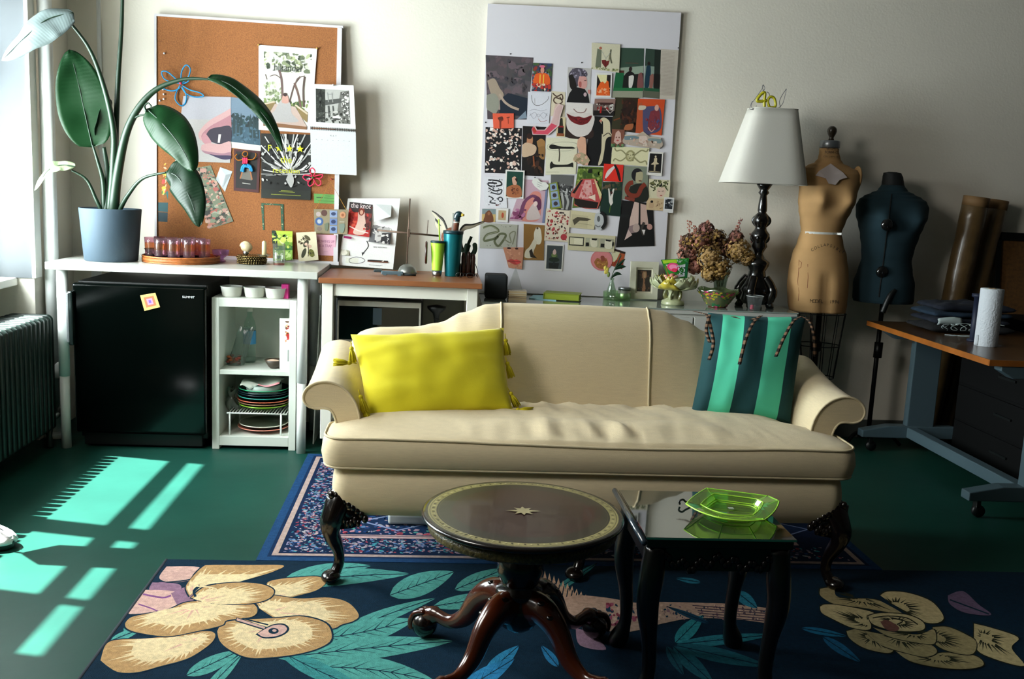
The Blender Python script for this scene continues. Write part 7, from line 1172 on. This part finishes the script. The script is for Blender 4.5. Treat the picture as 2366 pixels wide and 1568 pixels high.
cut([(1210, 414), (1267, 417), (1258, 515), (1176, 510)], [('p', [(.2, 0), (.8, 0), (.7, .9), (0, .9), (0, .6)], '#b898a4'), ('s', [(.3, .6), (.45, .3), (.75, .3), (.85, .6), (.8, .95), (.3, .95)], '#c88074'), ('l', [(.3, .95), (.28, .55), (.5, .38), (.72, .45)], .07, '#6a3a58'), ('s', [(.55, .5), (.65, .38), (.8, .45), (.85, .65), (.75, .7)], '#5a2c48'), ('s', [(.45, .75), (.6, .55), (.8, .75), (.85, .9), (.5, .95)], '#c0b0ac'), ('e', .65, .56, .07, .06, '#d8c0b8'), ('l', [(.02, .8), (.2, .85), (.3, .95)], .03, '#8a3f68'), ('r', .93, .1, 1, 1, '#6a7494'), ('n', 0, .7, .4, .95, 14, .06, 5, ['#8a4870', '#a86a8c', '#7a3a5c'])], 'pink illustration of a crouching figure with long plum hair', '#b89aa4', 0, 'print')
cut([(1230, 409), (1270, 421), (1262, 446), (1227, 432)], [('l', [(.3, .3), (.6, .35)], .04, '#8a8a8a', 1), ('l', [(.3, .5), (.65, .55)], .04, '#8a8a8a', 1), ('l', [(.35, .68), (.55, .7)], .04, '#8a8a8a', 1)], 'little white heart-shaped note with handwriting', '#d6d6ce', 3, 'note', [(.5, .2), (.3, 0), (.05, .1), (0, .5), (.2, .8), (.6, 1), (.95, .7), (1, .3), (.8, .1)])
cut([(1273, 403), (1325, 405), (1318, 486), (1270, 484)], [('r', 0, 0, 1, .3, '#5c5c5a'), ('n', .3, .25, 1, .6, 40, .06, 3, ['#8a8a88', '#2c2c2c', '#b0b0ae', '#4a4a4a']), ('l', [(.5, .5), (.6, .75), (.6, .98)], .08, '#b0b0ac'), ('l', [(.7, .55), (.85, .75), (.8, .98)], .07, '#a0a09c'), ('r', .35, .6, .5, 1, '#1c1c1c')], 'grey photograph of a seated figure in draped cloth', '#3c3c3c', 1, 'photograph')
cut([(1267, 424), (1287, 420), (1298, 480), (1272, 484)], [('r', .15, .04, .85, .3, '#7f94b0'), ('r', .15, .34, .85, .62, '#8a9cb4'), ('r', .15, .66, .85, .93, '#7a90b0'), ('e', .5, .17, .2, .08, '#3a3034'), ('e', .5, .48, .2, .08, '#3a3034'), ('e', .5, .8, .2, .08, '#3a3034')], 'olive-edged photo booth strip of three blue frames', '#7a8434', 3, 'photograph')
cut([(1114, 482), (1146, 483), (1144, 513), (1113, 512)], [('r', 0, 0, 1, .4, '#7a8a8a'), ('s', [(.25, .3), (.5, .1), (.7, .3), (.85, .7), (.8, 1), (.15, 1), (.2, .6)], '#6a4028'), ('e', .5, .35, .1, .14, '#8a5a3c')], 'small picture of a long-haired figure on a beach', '#c0a468', 1, 'picture')
cut([(1146, 480), (1175, 482), (1173, 514), (1145, 512)], [('r', .2, .15, .82, .85, '#b09a74'), ('e', .55, .5, .1, .2, '#a8482c')], 'tiny picture of a red bather on white paper', '#d4d2cc', 2, 'picture')
cut([(1110, 514), (1196, 519), (1192, 575), (1108, 573)], [('l', [(.08, .2), (.3, .1), (.5, .3), (.2, .45), (.12, .7), (.4, .6), (.55, .4), (.7, .45), (.6, .75), (.5, .9), (.4, .7), (.5, .5)], .09, '#5f6448'), ('l', [(.65, .6), (.85, .75), (.8, .4), (.95, .3), (.9, .8)], .045, '#7a7c64'), ('l', [(.1, .22), (.3, .13), (.48, .3), (.2, .47), (.14, .68)], .02, '#a0a488'), ('n', .1, .8, .9, .95, 12, .02, 3, ['#5a5c50']), ('n', .3, .05, .9, .14, 10, .02, 4, ['#5a5c50'])], 'pale grey-green print of two coiled snakes', '#aaaa9c', 1, 'print')
cut([(1210, 517), (1258, 520), (1256, 601), (1209, 600)], [('s', [(.6, .08), (.8, .1), (.88, .4), (.78, .55), (.55, .5), (.5, .25)], '#d2ccb8'), ('s', [(.5, .4), (.65, .5), (.5, .75), (.45, .93), (.08, .93), (.1, .75), (.3, .62)], '#cdc6b0'), ('p', [(.28, .75), (.4, .68), (.5, .85), (.68, .95), (.35, .92)], '#241c14'), ('e', .66, .1, .05, .03, '#4a3428')], 'ochre card of a crouching figure in white', '#8a6430', 1, 'print')
cut([(1262, 481), (1319, 487), (1312, 559), (1257, 555)], [('n', .06, .05, .94, .95, 90, .05, 9, ['#7a2424', '#a03838', '#2c1c1c', '#8a5a4c', '#c09a80', '#b04448']), ('e', .8, .85, .13, .1, '#a8343c')], 'cream print crowded with red and black flowers', '#d2c6b0', 2, 'print')
cut([(1162, 571), (1210, 571), (1206, 622), (1175, 618)], [('r', 0, 0, 1, 1, '#bf8468'), ('n', .05, .05, .95, .9, 26, .08, 3, ['#c88c70', '#b0745c', '#d0987c']), ('s', [(.0, .66), (.3, .56), (.5, .6), (.6, .56), (.9, .66), (.65, .8), (.4, .8)], '#b0403c'), ('s', [(.45, .62), (.6, .58), (.88, .66), (.65, .78)], '#d04848'), ('l', [(.05, .68), (.4, .67), (.85, .66)], .02, '#6a2020'), ('e', .28, .04, .1, .05, '#3a1c18'), ('e', .65, .06, .08, .04, '#3a1c18')], 'close-up cutting of glossy coral lips', '#bf8468', 2, 'photograph', [(0, 0), (0, .65), (.25, .72), (.36, 1), (1, 1), (1, 0)])
cut([(1261, 563), (1303, 565), (1299, 626), (1258, 624)], [('r', .08, .05, .94, .93, '#3a4244'), ('p', [(.2, .7), (.8, .7), (.75, .93), (.25, .93)], '#1c2020'), ('e', .5, .45, .2, .1, '#3f5434'), ('e', .5, .58, .3, .09, '#1c2a20'), ('e', .48, .4, .14, .09, '#6a7a48'), ('s', [(.4, .28), (.5, .18), (.6, .28), (.56, .38), (.44, .38)], '#c8a8a0'), ('r', .46, .62, .54, .8, '#20282a')], 'white-bordered dark card of a plant like a festive tree', '#d6d4ce', 1, 'card')
cut([(1316, 485), (1377, 492), (1372, 530), (1315, 525)], [('r', .08, .22, .72, .95, '#b8ae8c'), ('p', [(.12, .55), (.3, .35), (.6, .35), (.85, .4), (.7, .52), (.4, .55), (.2, .85)], '#4a4434'), ('l', [(.3, .7), (.9, .75)], .02, '#8a8468', 1)], 'tan engraving of an arm holding a pistol', '#c6bc98', 2, 'print')
cut([(1372, 489), (1402, 489), (1402, 532), (1372, 532)], [('e', .35, .38, .12, .16, '#5a5c5c'), ('l', [(.5, .02), (.8, .2), (.85, .6), (.6, .9)], .16, '#141414'), ('l', [(.1, .7), (.3, .8), (.5, .75)], .05, '#6a6a6a')], 'cut-out grey head wearing black headphones', '#b4b6b6', 3, 'cut-out', [(.1, .1), (0, .5), (.1, .85), (.45, 1), (.8, .85), (1, .5), (.85, .15), (.5, 0)])
cut([(1313, 538), (1422, 545), (1418, 583), (1311, 577)], [('r', .02, .2, .34, .72, '#2c2c24'), ('r', .04, .25, .32, .66, '#c6c0a0'), ('r', .13, .28, .31, .62, '#d6d0b4'), ('r', .37, .2, .66, .75, '#a8a68c'), ('r', .68, .2, .97, .78, '#9c9a84'), ('s', [(.46, .25), (.6, .25), (.62, .7), (.5, .7)], '#d2ccb4'), ('p', [(.5, .22), (.62, .22), (.6, .34), (.5, .32)], '#141410'), ('p', [(.7, .5), (.78, .5), (.78, .72), (.7, .72)], '#141410'), ('s', [(.78, .3), (.92, .3), (.94, .75), (.8, .75)], '#d2ccb4'), ('p', [(.8, .24), (.92, .26), (.9, .36), (.8, .34)], '#141410'), ('e', .96, .5, .02, .15, '#141410'), ('p', [(.38, .5), (.44, .48), (.45, .7), (.38, .72)], '#141410'), ('t', 'FILM', .5, .12, .06, '#7a7458')][:-1], 'long cream strip of three black and white cartoon panels', '#c2ba98', 2, 'comic strip')
cut([(1365, 576), (1416, 577), (1414, 626), (1364, 624)], [('e', .5, .5, .44, .44, '#cf7f80'), ('s', [(.15, .6), (.3, .4), (.5, .5), (.7, .4), (.8, .7), (.6, .92), (.3, .85)], '#9a6434'), ('n', .25, .35, .75, .85, 24, .05, 3, ['#b0803c', '#8a4c28', '#c09048', '#b86a60']), ('s', [(.45, .3), (.6, .3), (.65, .5), (.5, .55)], '#8a4434')], 'round pink sticker with golden flowers', '#c87678', 1, 'sticker', [(.5+.5*math.cos(-2*PI*k/24), .5+.5*math.sin(-2*PI*k/24)) for k in range(24)])
cut([(1416, 573), (1445, 582), (1437, 622), (1408, 612)], [('p', [(0, 0), (1, 0), (1, .12), (0, .12)], '#24130f'), ('p', [(.0, .12), (.6, .12), (.4, .7), (0, .8)], '#c8c4a0'), ('p', [(.4, .6), (1, .5), (1, 1), (.2, 1)], '#8a3420')], 'tilted rust-brown and cream cutting behind the leaves', '#a8502c', 0, 'cutting')
for x, y, lab in ((1179, 126, 'dark pin above the stone-grey picture'), (1344, 146, 'dark pin above the silver-haired portrait'), (1567, 112, 'dark pin at the right edge of the board'), (1122, 284, 'dark pin above the blossom print'), (1236, 411, 'dark pin through the heart-shaped note')):
    o = MB().ball((0, 0, 0), (.0035, .002, .0035), 10, 6).build('map_pin', BLK2, smooth=True); o.location = P(x, y, YW-.0095 if 'note' in lab else YW-.002); tag(o, lab, 'pin', 'dark pins on the collage board')
# ================================================================ DRESS FORMS
def form(par, rows, Y, name, m_, dep=.62, bust=None, groove=None):
    # rows: (photo row, centre column, half width px, depth ratio)
    N = 48; vs = []; R_ = []
    rows = [tuple(r) if len(r) > 3 else (*r, dep) for r in rows]
    fine = []
    for a, b in zip(rows, rows[1:]):
        for k in range(4): t = k/4; t2 = t*t*(3-2*t) if abs(a[2]-b[2]) < 30 else t; fine.append((rl(a[0], b[0], t), rl(a[1], b[1], t), rl(a[2], b[2], t2), rl(a[3], b[3], t)))
    fine.append(rows[-1]); m = MB()
    for (y, cx_, hw, dr) in fine:
        c_ = P(cx_, y, Y); w_ = hw*Y/FPX*1.01
        for k in range(N):
            a = 2*PI*k/N; ca, sa = math.cos(a), math.sin(a); sx_ = (abs(ca)**.85)*(1 if ca > 0 else -1); x, yy = w_*sx_, w_*dr*sa
            if bust and sa < 0:
                g = math.exp(-((y-bust[0])/26)**2)
                yy -= g*.045*(math.exp(-((ca-.48)/.28)**2)+math.exp(-((ca+.48)/.28)**2))
            if groove and sa < 0 and y > groove: yy += .018*math.exp(-(ca/.14)**2)*min(1, (y-groove)/30)
            vs.append((c_.x+x, Y+yy, c_.z))
    n = len(fine); m.add(vs, [(j*N+k, j*N+(k+1) % N, (j+1)*N+(k+1) % N, (j+1)*N+k) for j in range(n-1) for k in range(N)]+[tuple(range(N)), tuple(range((n-1)*N, n*N))])
    return m.build(name, m_, par, True)
DY = 5.29
D1 = thing('dress_form', 'cream linen dress form stamped COLLAPSIBLE on a wire cage stand behind the sofa', 'dress form', (P(1890, 800, DY).x, DY, 0))
FL = mat('form_linen', '#b08a5a', .85, bump=(350, .4, .001), var=(5, .14)); 
form(D1, [(352, 1916, 22, .95), (366, 1916, 25, .9), (376, 1915, 32, .75), (384, 1915, 50, .55), (392, 1917, 67, .5), (402, 1918, 72, .55), (425, 1917, 70, .62), (445, 1913, 67, .68), (465, 1910, 66, .72), (485, 1906, 61, .7), (510, 1901, 53, .7), (535, 1897, 47, .74), (560, 1895, 53, .76), (590, 1893, 63, .78), (625, 1891, 69, .8), (660, 1889, 71, .8), (700, 1888, 69, .78), (718, 1888, 66, .76)], DY, 'torso', FL, bust=(462,), groove=615)
c_ = P(1917, 352, DY); MB().lathe([(.053, 0), (.055, .002), (.055, .036), (.05, .041), (0, .043)], (c_.x-.003, DY, P(1917, 342, DY).z), 32, sy=.95).build('neck_cap', mat('galvanized', '#8a8f94', .35, .7), D1, True)
zc = P(1917, 342, DY).z+.042; MB().lathe([(.017, 0), (.012, .012), (.014, .02), (.022, .035), (.026, .048), (.025, .062), (.018, .073), (.008, .078), (0, .079)], (c_.x+.002, DY, zc), 24).build('wooden_finial', mat('dark_finial', '#2c2418', .35, coat=.3), D1, True)
MB().lathe([(.052, .0), (.053, .052)], (c_.x-.004, DY, P(1916, 362, DY).z-.008), 32, sy=.95).build('neck', FL, D1, True)
m = MB(); q = P(1984, 412, DY-.0); m.ball((q.x-.012, DY-.005, q.z), (.018, .055, .068), 20, 12).build('arm_plate', FL, D1, True)
# waist tape, lettering, lace scrap follow the cloth by ray casting
dg = bpy.context.evaluated_depsgraph_get()
def drape(pts, hitname, off=.002):
    out = []
    for x, y in pts:
        d = ray(x, y); o_ = Vector((0, 0, CAMZ)); p = o_; ok = None
        for _ in range(30):
            h = S.ray_cast(dg, p, d.normalized())
            if not h[0]: break
            if h[4].name.startswith(hitname): ok = h[1]; break
            p = h[1]+d.normalized()*.0005
        out.append((ok or P(x, y, DY-.1))+Vector((0, -off, 0)))
    return out
tp = drape([(1851+i*10.4, 534+i*.42) for i in range(10)], 'torso', .0015)
MB().grid(lambda u, v: tp[round(u*9)]+Vector((0, 0, -.012*v)), 9, 1).build('waist_tape', mat('white_tape', '#c9cac4', .7), D1, solid=.002)
m = MB(); lace = drape([(1883+(i % 6)*13, 400+(i//6)*9) for i in range(30)], 'torso', .003)
def lp_(i, j): return lace[i*6+j]
sh_ = [(1917, 378), (1945, 398), (1955, 410), (1938, 415), (1928, 427), (1912, 424), (1906, 412), (1882, 405), (1890, 395)]
q = drape(sh_, 'torso', .014); m.add(q, [tuple(range(len(q)))]).build('tulle_scrap', mat('tulle', '#b4a8a4', .9), D1, solid=.002)
def stamp(par, s, pts_fn, h, col='#1c1612', name='stamped_lettering', hit='torso'):
    n = len(s); mb = MB()
    for i, ch in enumerate(s):
        if ch == ' ': continue
        x, y, a = pts_fn(i/(n-1)); p = drape([(x, y)], hit, .016)[0]; vs, fs, w = textpolys(ch); sc = h/.72; ca, sa = math.cos(a), math.sin(a)
        mb.add([p+Vector(((vx-w/2)*sc*ca-(vy-.36)*sc*sa, -.001, (vx-w/2)*sc*sa+(vy-.36)*sc*ca)) for vx, vy in vs], fs, 0, lin(col))
    return mb.build(name, PRINT, par)
stamp(D1, 'COLLAPSIBLE', lambda t: (1874+72*t, 577-14*math.sin(PI*min(1, t*1.05+.02))+4*t, .75-1.5*t-.05), .0165)
stamp(D1, 'MODEL  1996', lambda t: (1872+62*t, 694+2*t, -.04), .020); stamp(D1, 'B', lambda t: (1907, 621, 0), .018) if False else None
mb = MB()
for (s, y, h, w_) in (('WOLF', 344, .014, 24), ('FORM CO.', 352, .014, 34), ('COLLAPSIBLE', 361, .009, 38)):
    for i, ch in enumerate(s):
        if ch == ' ': continue
        a = (i/(len(s)-1)-.5)*w_/24*1.0; vs, fs, w = textpolys(ch); sc = h/.72; X = c_.x-.004+.060*math.sin(a); Yy = DY-.0585*math.cos(a); z_ = P(1917, y, DY).z-.008
        mb.add([Vector((X+(vx-w/2)*sc*math.cos(a), Yy+(vx-w/2)*sc*math.sin(a)-.002, z_+vy*sc)) for vx, vy in vs], fs, 0, lin('#2c2018'))
mb.build('neck_lettering', PRINT, D1)
cr = MB(); RED = mat('crayon', '#7a3c2c', .8)
for L in ([(1846, 600), (1845, 625), (1843, 650), (1846, 675), (1844, 695)], [(1846, 602), (1852, 606), (1850, 618), (1845, 620)], [(1866, 610), (1867, 640), (1865, 665)]): cr.tube(drape(L, 'torso', .001), .0012, 5)
cr.build('pencil_marks', RED, D1)
# cage
CG_ = mat('cage_wire', '#0c0d0c', .4, .5); m = MB(); b0 = P(1890, 719, DY); b1 = P(1892, 877, DY)
def loop(z_, hw, dp, cx_): return [(cx_+hw*math.cos(k*PI/12), DY+dp*math.sin(k*PI/12), z_) for k in range(24)]
specs = [(P(1890, 722, DY).z, .155, .115, b0.x+.005), (P(1890, 796, DY).z, .13, .10, b0.x+.012), (P(1890, 870, DY).z, .105, .085, b0.x+.02)]
m2 = MB()
for z_, hw, dp, cx_ in specs: m2.tube(loop(z_, hw, dp, cx_), .0028, 6, closed=True)
for k in range(0, 24, 2): m2.tube([loop(*s_)[k] for s_ in specs], .0025, 6)
m2.build('wire_cage', CG_, D1, True)
px_ = b0.x+.01; MB().tube([(px_, DY, .05), (px_, DY, specs[0][0]+.05)], .016, 14).build('pole', CG_, D1, True); MB().lathe([(.02, .55), (.03, .56), (.03, .60), (.02, .61)], (px_, DY, 0), 16).build('collar', CG_, D1, True)
for k in range(4): a = PI/4+k*PI/2; MB().tube(spl([(px_, DY, .16), (px_+.10*math.cos(a), DY+.10*math.sin(a), .14), (px_+.2*math.cos(a), DY+.17*math.sin(a), .02)]), .012, 8).ball((px_+.2*math.cos(a), DY+.17*math.sin(a), .018), .018, 10, 8).build('foot', CG_, D1, True)
# teal form
EY = 5.335
D2 = thing('dress_form', 'dark teal adjustable dress form with a black neck on a slim pole', 'dress form', (P(2050, 800, EY).x, EY, 0)); TF = mat('form_teal', '#0b2a33', .9, bump=(300, .3, .001))
form(D2, [(428, 2063, 26, .9), (440, 2063, 34, .75), (447, 2063, 50, .6), (455, 2063, 68, .5), (464, 2063, 80, .5), (478, 2062, 86, .52), (500, 2060, 84, .58), (520, 2058, 76, .66), (545, 2055, 68, .7), (575, 2051, 61, .72), (600, 2048, 58, .72), (625, 2045, 63, .74), (655, 2042, 71, .76), (690, 2040, 71, .76), (697, 2040, 69, .75)], EY, 'shell', TF, bust=(505,))
form(D2, [(397, 2062, 10, .9), (400, 2062, 20, .9), (410, 2063, 23, .9), (425, 2063, 25, .9), (432, 2063, 28, .85)], EY, 'neck_cap', mat('neck_black', '#060b0c', .7, bump=(120, .4)), D2) if False else form(D2, [(397, 2062, 10, .9), (400, 2062, 20, .9), (410, 2063, 23, .9), (425, 2063, 25, .9), (434, 2063, 28, .85)], EY, 'neck_cap', mat('neck_black', '#060b0c', .7, bump=(120, .4)))
dg = bpy.context.evaluated_depsgraph_get()
sl_ = drape([(2060-.125*(i*14), 448+i*14) for i in range(18)], 'shell', .001)
MB().tube(sl_, .0032, 6).build('front_split', BLK2, D2)
for x, y in ((2049, 519), (2037, 628)):
    p = drape([(x, y)], 'shell', .0)[0]; k_ = MB().ball(p+Vector((0, -.004, 0)), (.034, .02, .034), 24, 14).build('adjusting_dial', mat('dial_black', '#101010', .15, coat=.6), D2, True)
p = P(2040, 700, EY); MB().tube([(p.x-.005, EY, .06), (p.x-.002, EY, p.z+.02)], .013, 14).build('pole', CG_, D2, True); 
MB().tube([(p.x-.004, EY-.01, .52), (p.x-.003, EY-.01, .61)], .024, 14).build('collar', CG_, D2, True)
MB().tube(spl([(p.x-.06, EY-.13, p.z-.04), (p.x-.03, EY-.13, p.z+.05), (p.x, EY-.12, p.z+.09)]), .016, 10).build('hip_lever', BLK2, D2, True)
for k in range(3): a = PI/2+k*2*PI/3; MB().tube(spl([(p.x-.005, EY, .10), (p.x+.12*math.cos(a), EY+.08*math.sin(a), .07), (p.x+.19*math.cos(a), EY+.13*math.sin(a), .014)]), .011, 8).build('foot', CG_, D2, True)
# ================================================================ DESK
DT_ = thing('work_desk', 'wood-topped work desk on grey metal T-legs with casters at the right', 'desk', (2.83, 4.65, 0)); OAK = mat('oak_top', '#4a3014', .3, var=(5, .3, (14, 1.2, 1)), coat=.2); OAKE = mat('oak_edge', '#9a5a20', .4, var=(12, .25)); GM = mat('grey_metal', '#4f636b', .4, .1)
MB().box(2.46, 3.22, 4.04, 5.285, .715, .74).build('desktop', [OAK], DT_, bevel=.002); MB().box(2.457, 2.462, 4.04, 5.285, .712, .739).build('edge_band', OAKE, DT_); MB().box(2.458, 3.22, 4.035, 4.04, .712, .739).build('edge_band', OAKE, DT_)
for y in (4.07, 5.19):
    m = MB(); m.prism([(2.52, .712), (2.52, .69), (2.58, .655), (3.10, .655), (3.16, .69), (3.16, .712)], .06, lambda u, v, w_, y=y: Vector((u, y-.03+w_, v))); m.build('top_bracket', GM, DT_, bevel=.004)
    MB().box(2.70, 2.86, y-.025, y+.025, .12, .66).build('upright', GM, DT_, bevel=.005)
    f_ = MB().prism([(2.44, .085), (2.44, .125), (2.60, .155), (2.98, .155), (3.14, .125), (3.14, .085)], .07, lambda u, v, w_, y=y: Vector((u, y-.035+w_, v))).build('foot_bar', GM, DT_, bevel=.005)
    for x in (2.50, 3.08):
        cst = MB().lathe([(0, -.012), (.028, -.012), (.03, 0), (.028, .012), (0, .012)], (x+.012, y, .03), 20, Matrix.Rotation(PI/2, 4, 'X')).build('caster', BLK2, DT_, True); MB().box(x-.008, x+.014, y-.018, y+.018, .045, .086).build('fork', BLK2, cst, bevel=.004)
MB().box(2.70, 2.76, 4.10, 5.165, .09, .15).build('floor_rail', GM, DT_, bevel=.005)
# jeans
JM = [mat('denim_dark', '#0a1424', .9, bump=(260, .5)), mat('denim_blue', '#12293c', .9, bump=(260, .5)), mat('denim_black', '#07090d', .9, bump=(260, .5))]
def jeans(label, x0, x1, y0, y1, z0, h, m_, sd):
    t = thing('folded_jeans', label, 'jeans', ((x0+x1)/2, (y0+y1)/2, z0), 'folded jeans')
    def fn(u, v, top):
        e = min(1, 6*min(u, 1-u, v, 1-v)+.0); k = math.sqrt(e); w_ = .016*noise.noise(Vector((u*4+sd, v*3, sd)))+.01*noise.noise(Vector((u*9, v*8+sd, sd)))
        x = rl(x0, x1, u)+.012*noise.noise(Vector((v*4, sd, 1))); y = rl(y0, y1, v)+.012*noise.noise(Vector((u*4, sd, 2)))
        return Vector((x, y, z0+h*.5+(h*.5*k+w_*e if top else -h*.5*k)))
    MB().grid(lambda u, v: fn(u, v, 1), 28, 20).grid(lambda u, v: fn(u, v, 0), 28, 20).build('cloth', m_, t, True); return t
jeans('black denim folded at the bottom of the pile on the desk', 2.60, 3.08, 4.84, 5.14, .740, .045, JM[2], 1); j2 = jeans('frayed denim with a white pocket edge in the pile middle', 2.63, 3.06, 4.86, 5.15, .780, .04, JM[0], 4); jeans('dark blue denim second from the top of the pile', 2.63, 3.08, 4.88, 5.16, .815, .04, JM[1], 7); jeans('darkest folded denim on top of the pile', 2.66, 3.10, 4.88, 5.15, .848, .045, JM[0], 9)
WT = mat('frayed_white', '#a9b8b8', .9)
MB().grid(lambda u, v: Vector((2.645+.13*u, 4.862-.012*math.sin(PI*v), .785+.030*v+.012*math.sin(2.5*u)*(v))), 10, 4).build('pocket_edge', WT, j2, True, solid=.004)
rg = random.Random(4)
for i in range(4):
    pts = [(2.68+.05*i+.02*math.sin(k*1.7+i), 4.845-.010*rg.random(), .775-.0*k+.016*math.sin(k*1.1+i)) for k in range(8)]; MB().tube(spl(pts, 4), .0018, 5).build('loose_thread', WT, j2, True)
MB().tube(spl([(2.74+.03*k, 4.850-.004*(k % 2), .79+.006*math.sin(k)) for k in range(10)], 3), .0028, 5).build('frayed_hem', WT, j2, True)
tag(MB().tube(spl([(2.66, 4.80, .742), (2.70, 4.77, .742), (2.76, 4.79, .742), (2.82, 4.765, .742), (2.80, 4.75, .742), (2.73, 4.76, .742), (2.70, 4.785, .742)], 6), .0016, 5).build('white_thread', WT, smooth=True), 'curl of white thread lying on the desk before the jeans', 'thread')
# paper towels
tw = Vector((2.685, 4.46, .74)); t = thing('paper_towel_roll', 'white quilted kitchen paper roll standing on the desk', 'paper roll', tw)
MB().lathe([(.019, 0), (.052, 0), (.053, .003), (.053, .277), (.052, .28), (.019, .28)], tw, 48).build('paper', mat('paper_towel', '#c9d0d6', .95, bump=(110, 1, .004)), t, True)
MB().lathe([(.018, .0), (.018, .282), (.0165, .282), (.0165, 0)], tw, 24).build('core', mat('card_core', '#8a7458', .9), t, True); MB().grid(lambda u, v: tw+Vector((-.050-.012*u, -.018+.01*u, .004+.05*v)), 4, 4).build('loose_sheet', mat('paper_towel', '#c9d0d6', .95), t, True, solid=.001)
t = thing('dark_spool', 'dark spool of thread half hidden behind the paper roll', 'spool', (2.70, 4.62, .74)); MB().lathe([(.03, 0), (.03, .01), (.018, .012), (.018, .22), (.03, .225), (.03, .24), (0, .24)], (2.70, 4.60, .74), 20).build('body', mat('spool_navy', '#0c1830', .6), t, True)
# rolls
for (xt, yt, xb, lab, r_, col, top) in ((2257, 456, 2205, 'left brown paper roll leaning on the wall behind the desk', .070, '#6a4a28', 5.36), (2306, 464, 2252, 'right, slightly shorter brown paper roll leaning on the wall', .058, '#6f4c28', 5.435)):
    a_ = P(xt, yt, top); bot = P(xb, 690, 5.38 if top < 5.4 else 5.432); d = (bot-a_); b_ = a_+d*((a_.z-.0+0)/(a_.z-bot.z)*.985); t = thing('paper_roll', lab, 'paper roll', (b_.x, b_.y, 0), 'wrapped rolls')
    pts = [a_.lerp(b_, k/12) for k in range(13)]; RM = mat('kraft_wrap', '#5f4a2c', .35, bump=(22, .5, .008), var=(9, .35), coat=.25)
    MB().tube(pts, [r_*(1+.03*math.sin(k*2.3)) for k in range(13)], 24).build('wrapped_roll', RM, t, True)
    MB().tube([a_+(a_-b_).normalized()*.004, a_+(b_-a_).normalized()*.05], r_*1.02, 24).build('end_wrap', mat('kraft_end', '#7a5c38', .7), t, True)
# cabinet and dark-framed board behind the desk
t = thing('dark_cabinet', 'black low cabinet in the dark corner behind the desk', 'cabinet', (3.75, 5.2, 0)); BC = mat('near_black', '#020303', .7, spec=.2)
MB().box(3.23, 4.4, 4.98, 5.32, .02, .80).build('carcass', BC, t, bevel=.005)
for i in range(2): d_ = MB().box(3.245+.575*i, 3.81+.575*i, 4.965, 4.98, .05, .78).build('door', BC, t, bevel=.003); MB().box(3.75+.10*i, 3.77+.10*i, 4.95, 4.965, .4, .5).build('handle', BLK2, d_)
q = [P(2300, 535, 5.42), P(2500, 545, 5.42), P(2480, 742, 5.36), P(2290, 735, 5.36)]; t = thing('framed_board', 'amber-brown board in a black frame leaning in the dark right corner', 'board', P(2360, 740, 5.37))
fm = lambda u, v, w_: (q[0]*(1-u)+q[1]*u)*(1-v)+(q[3]*(1-u)+q[2]*u)*v+Vector((0, -w_, 0))
MB().prism([(0, 0), (0, 1), (1, 1), (1, 0)], .012, fm).build('board_panel', mat('amber_cork', '#5a3a10', .9, var=(60, .3)), t); m = MB()
for a, b, c, d in ((0, 1, 0, .09), (0, 1, .94, 1), (0, .05, 0, 1), (.95, 1, 0, 1)): m.prism([(a, c), (a, d), (b, d), (b, c)], .025, fm)
m.build('frame', BC, t)

t = thing('desk_shade_block', 'black drawer unit standing in the dark beneath the desk', 'drawers', (3.06, 4.62, 0))  # dark block added to fill in the shade under the desk
MB().box(2.94, 3.18, 4.16, 5.10, .02, .64).build('carcass', BC, t, bevel=.004)
for i in range(3): d_ = MB().box(2.928, 2.94, 4.18, 5.08, .04+.2*i, .225+.2*i).build('drawer', BC, t, bevel=.003); MB().box(2.918, 2.928, 4.55, 4.70, .14+.2*i, .152+.2*i).build('handle', BLK2, d_)
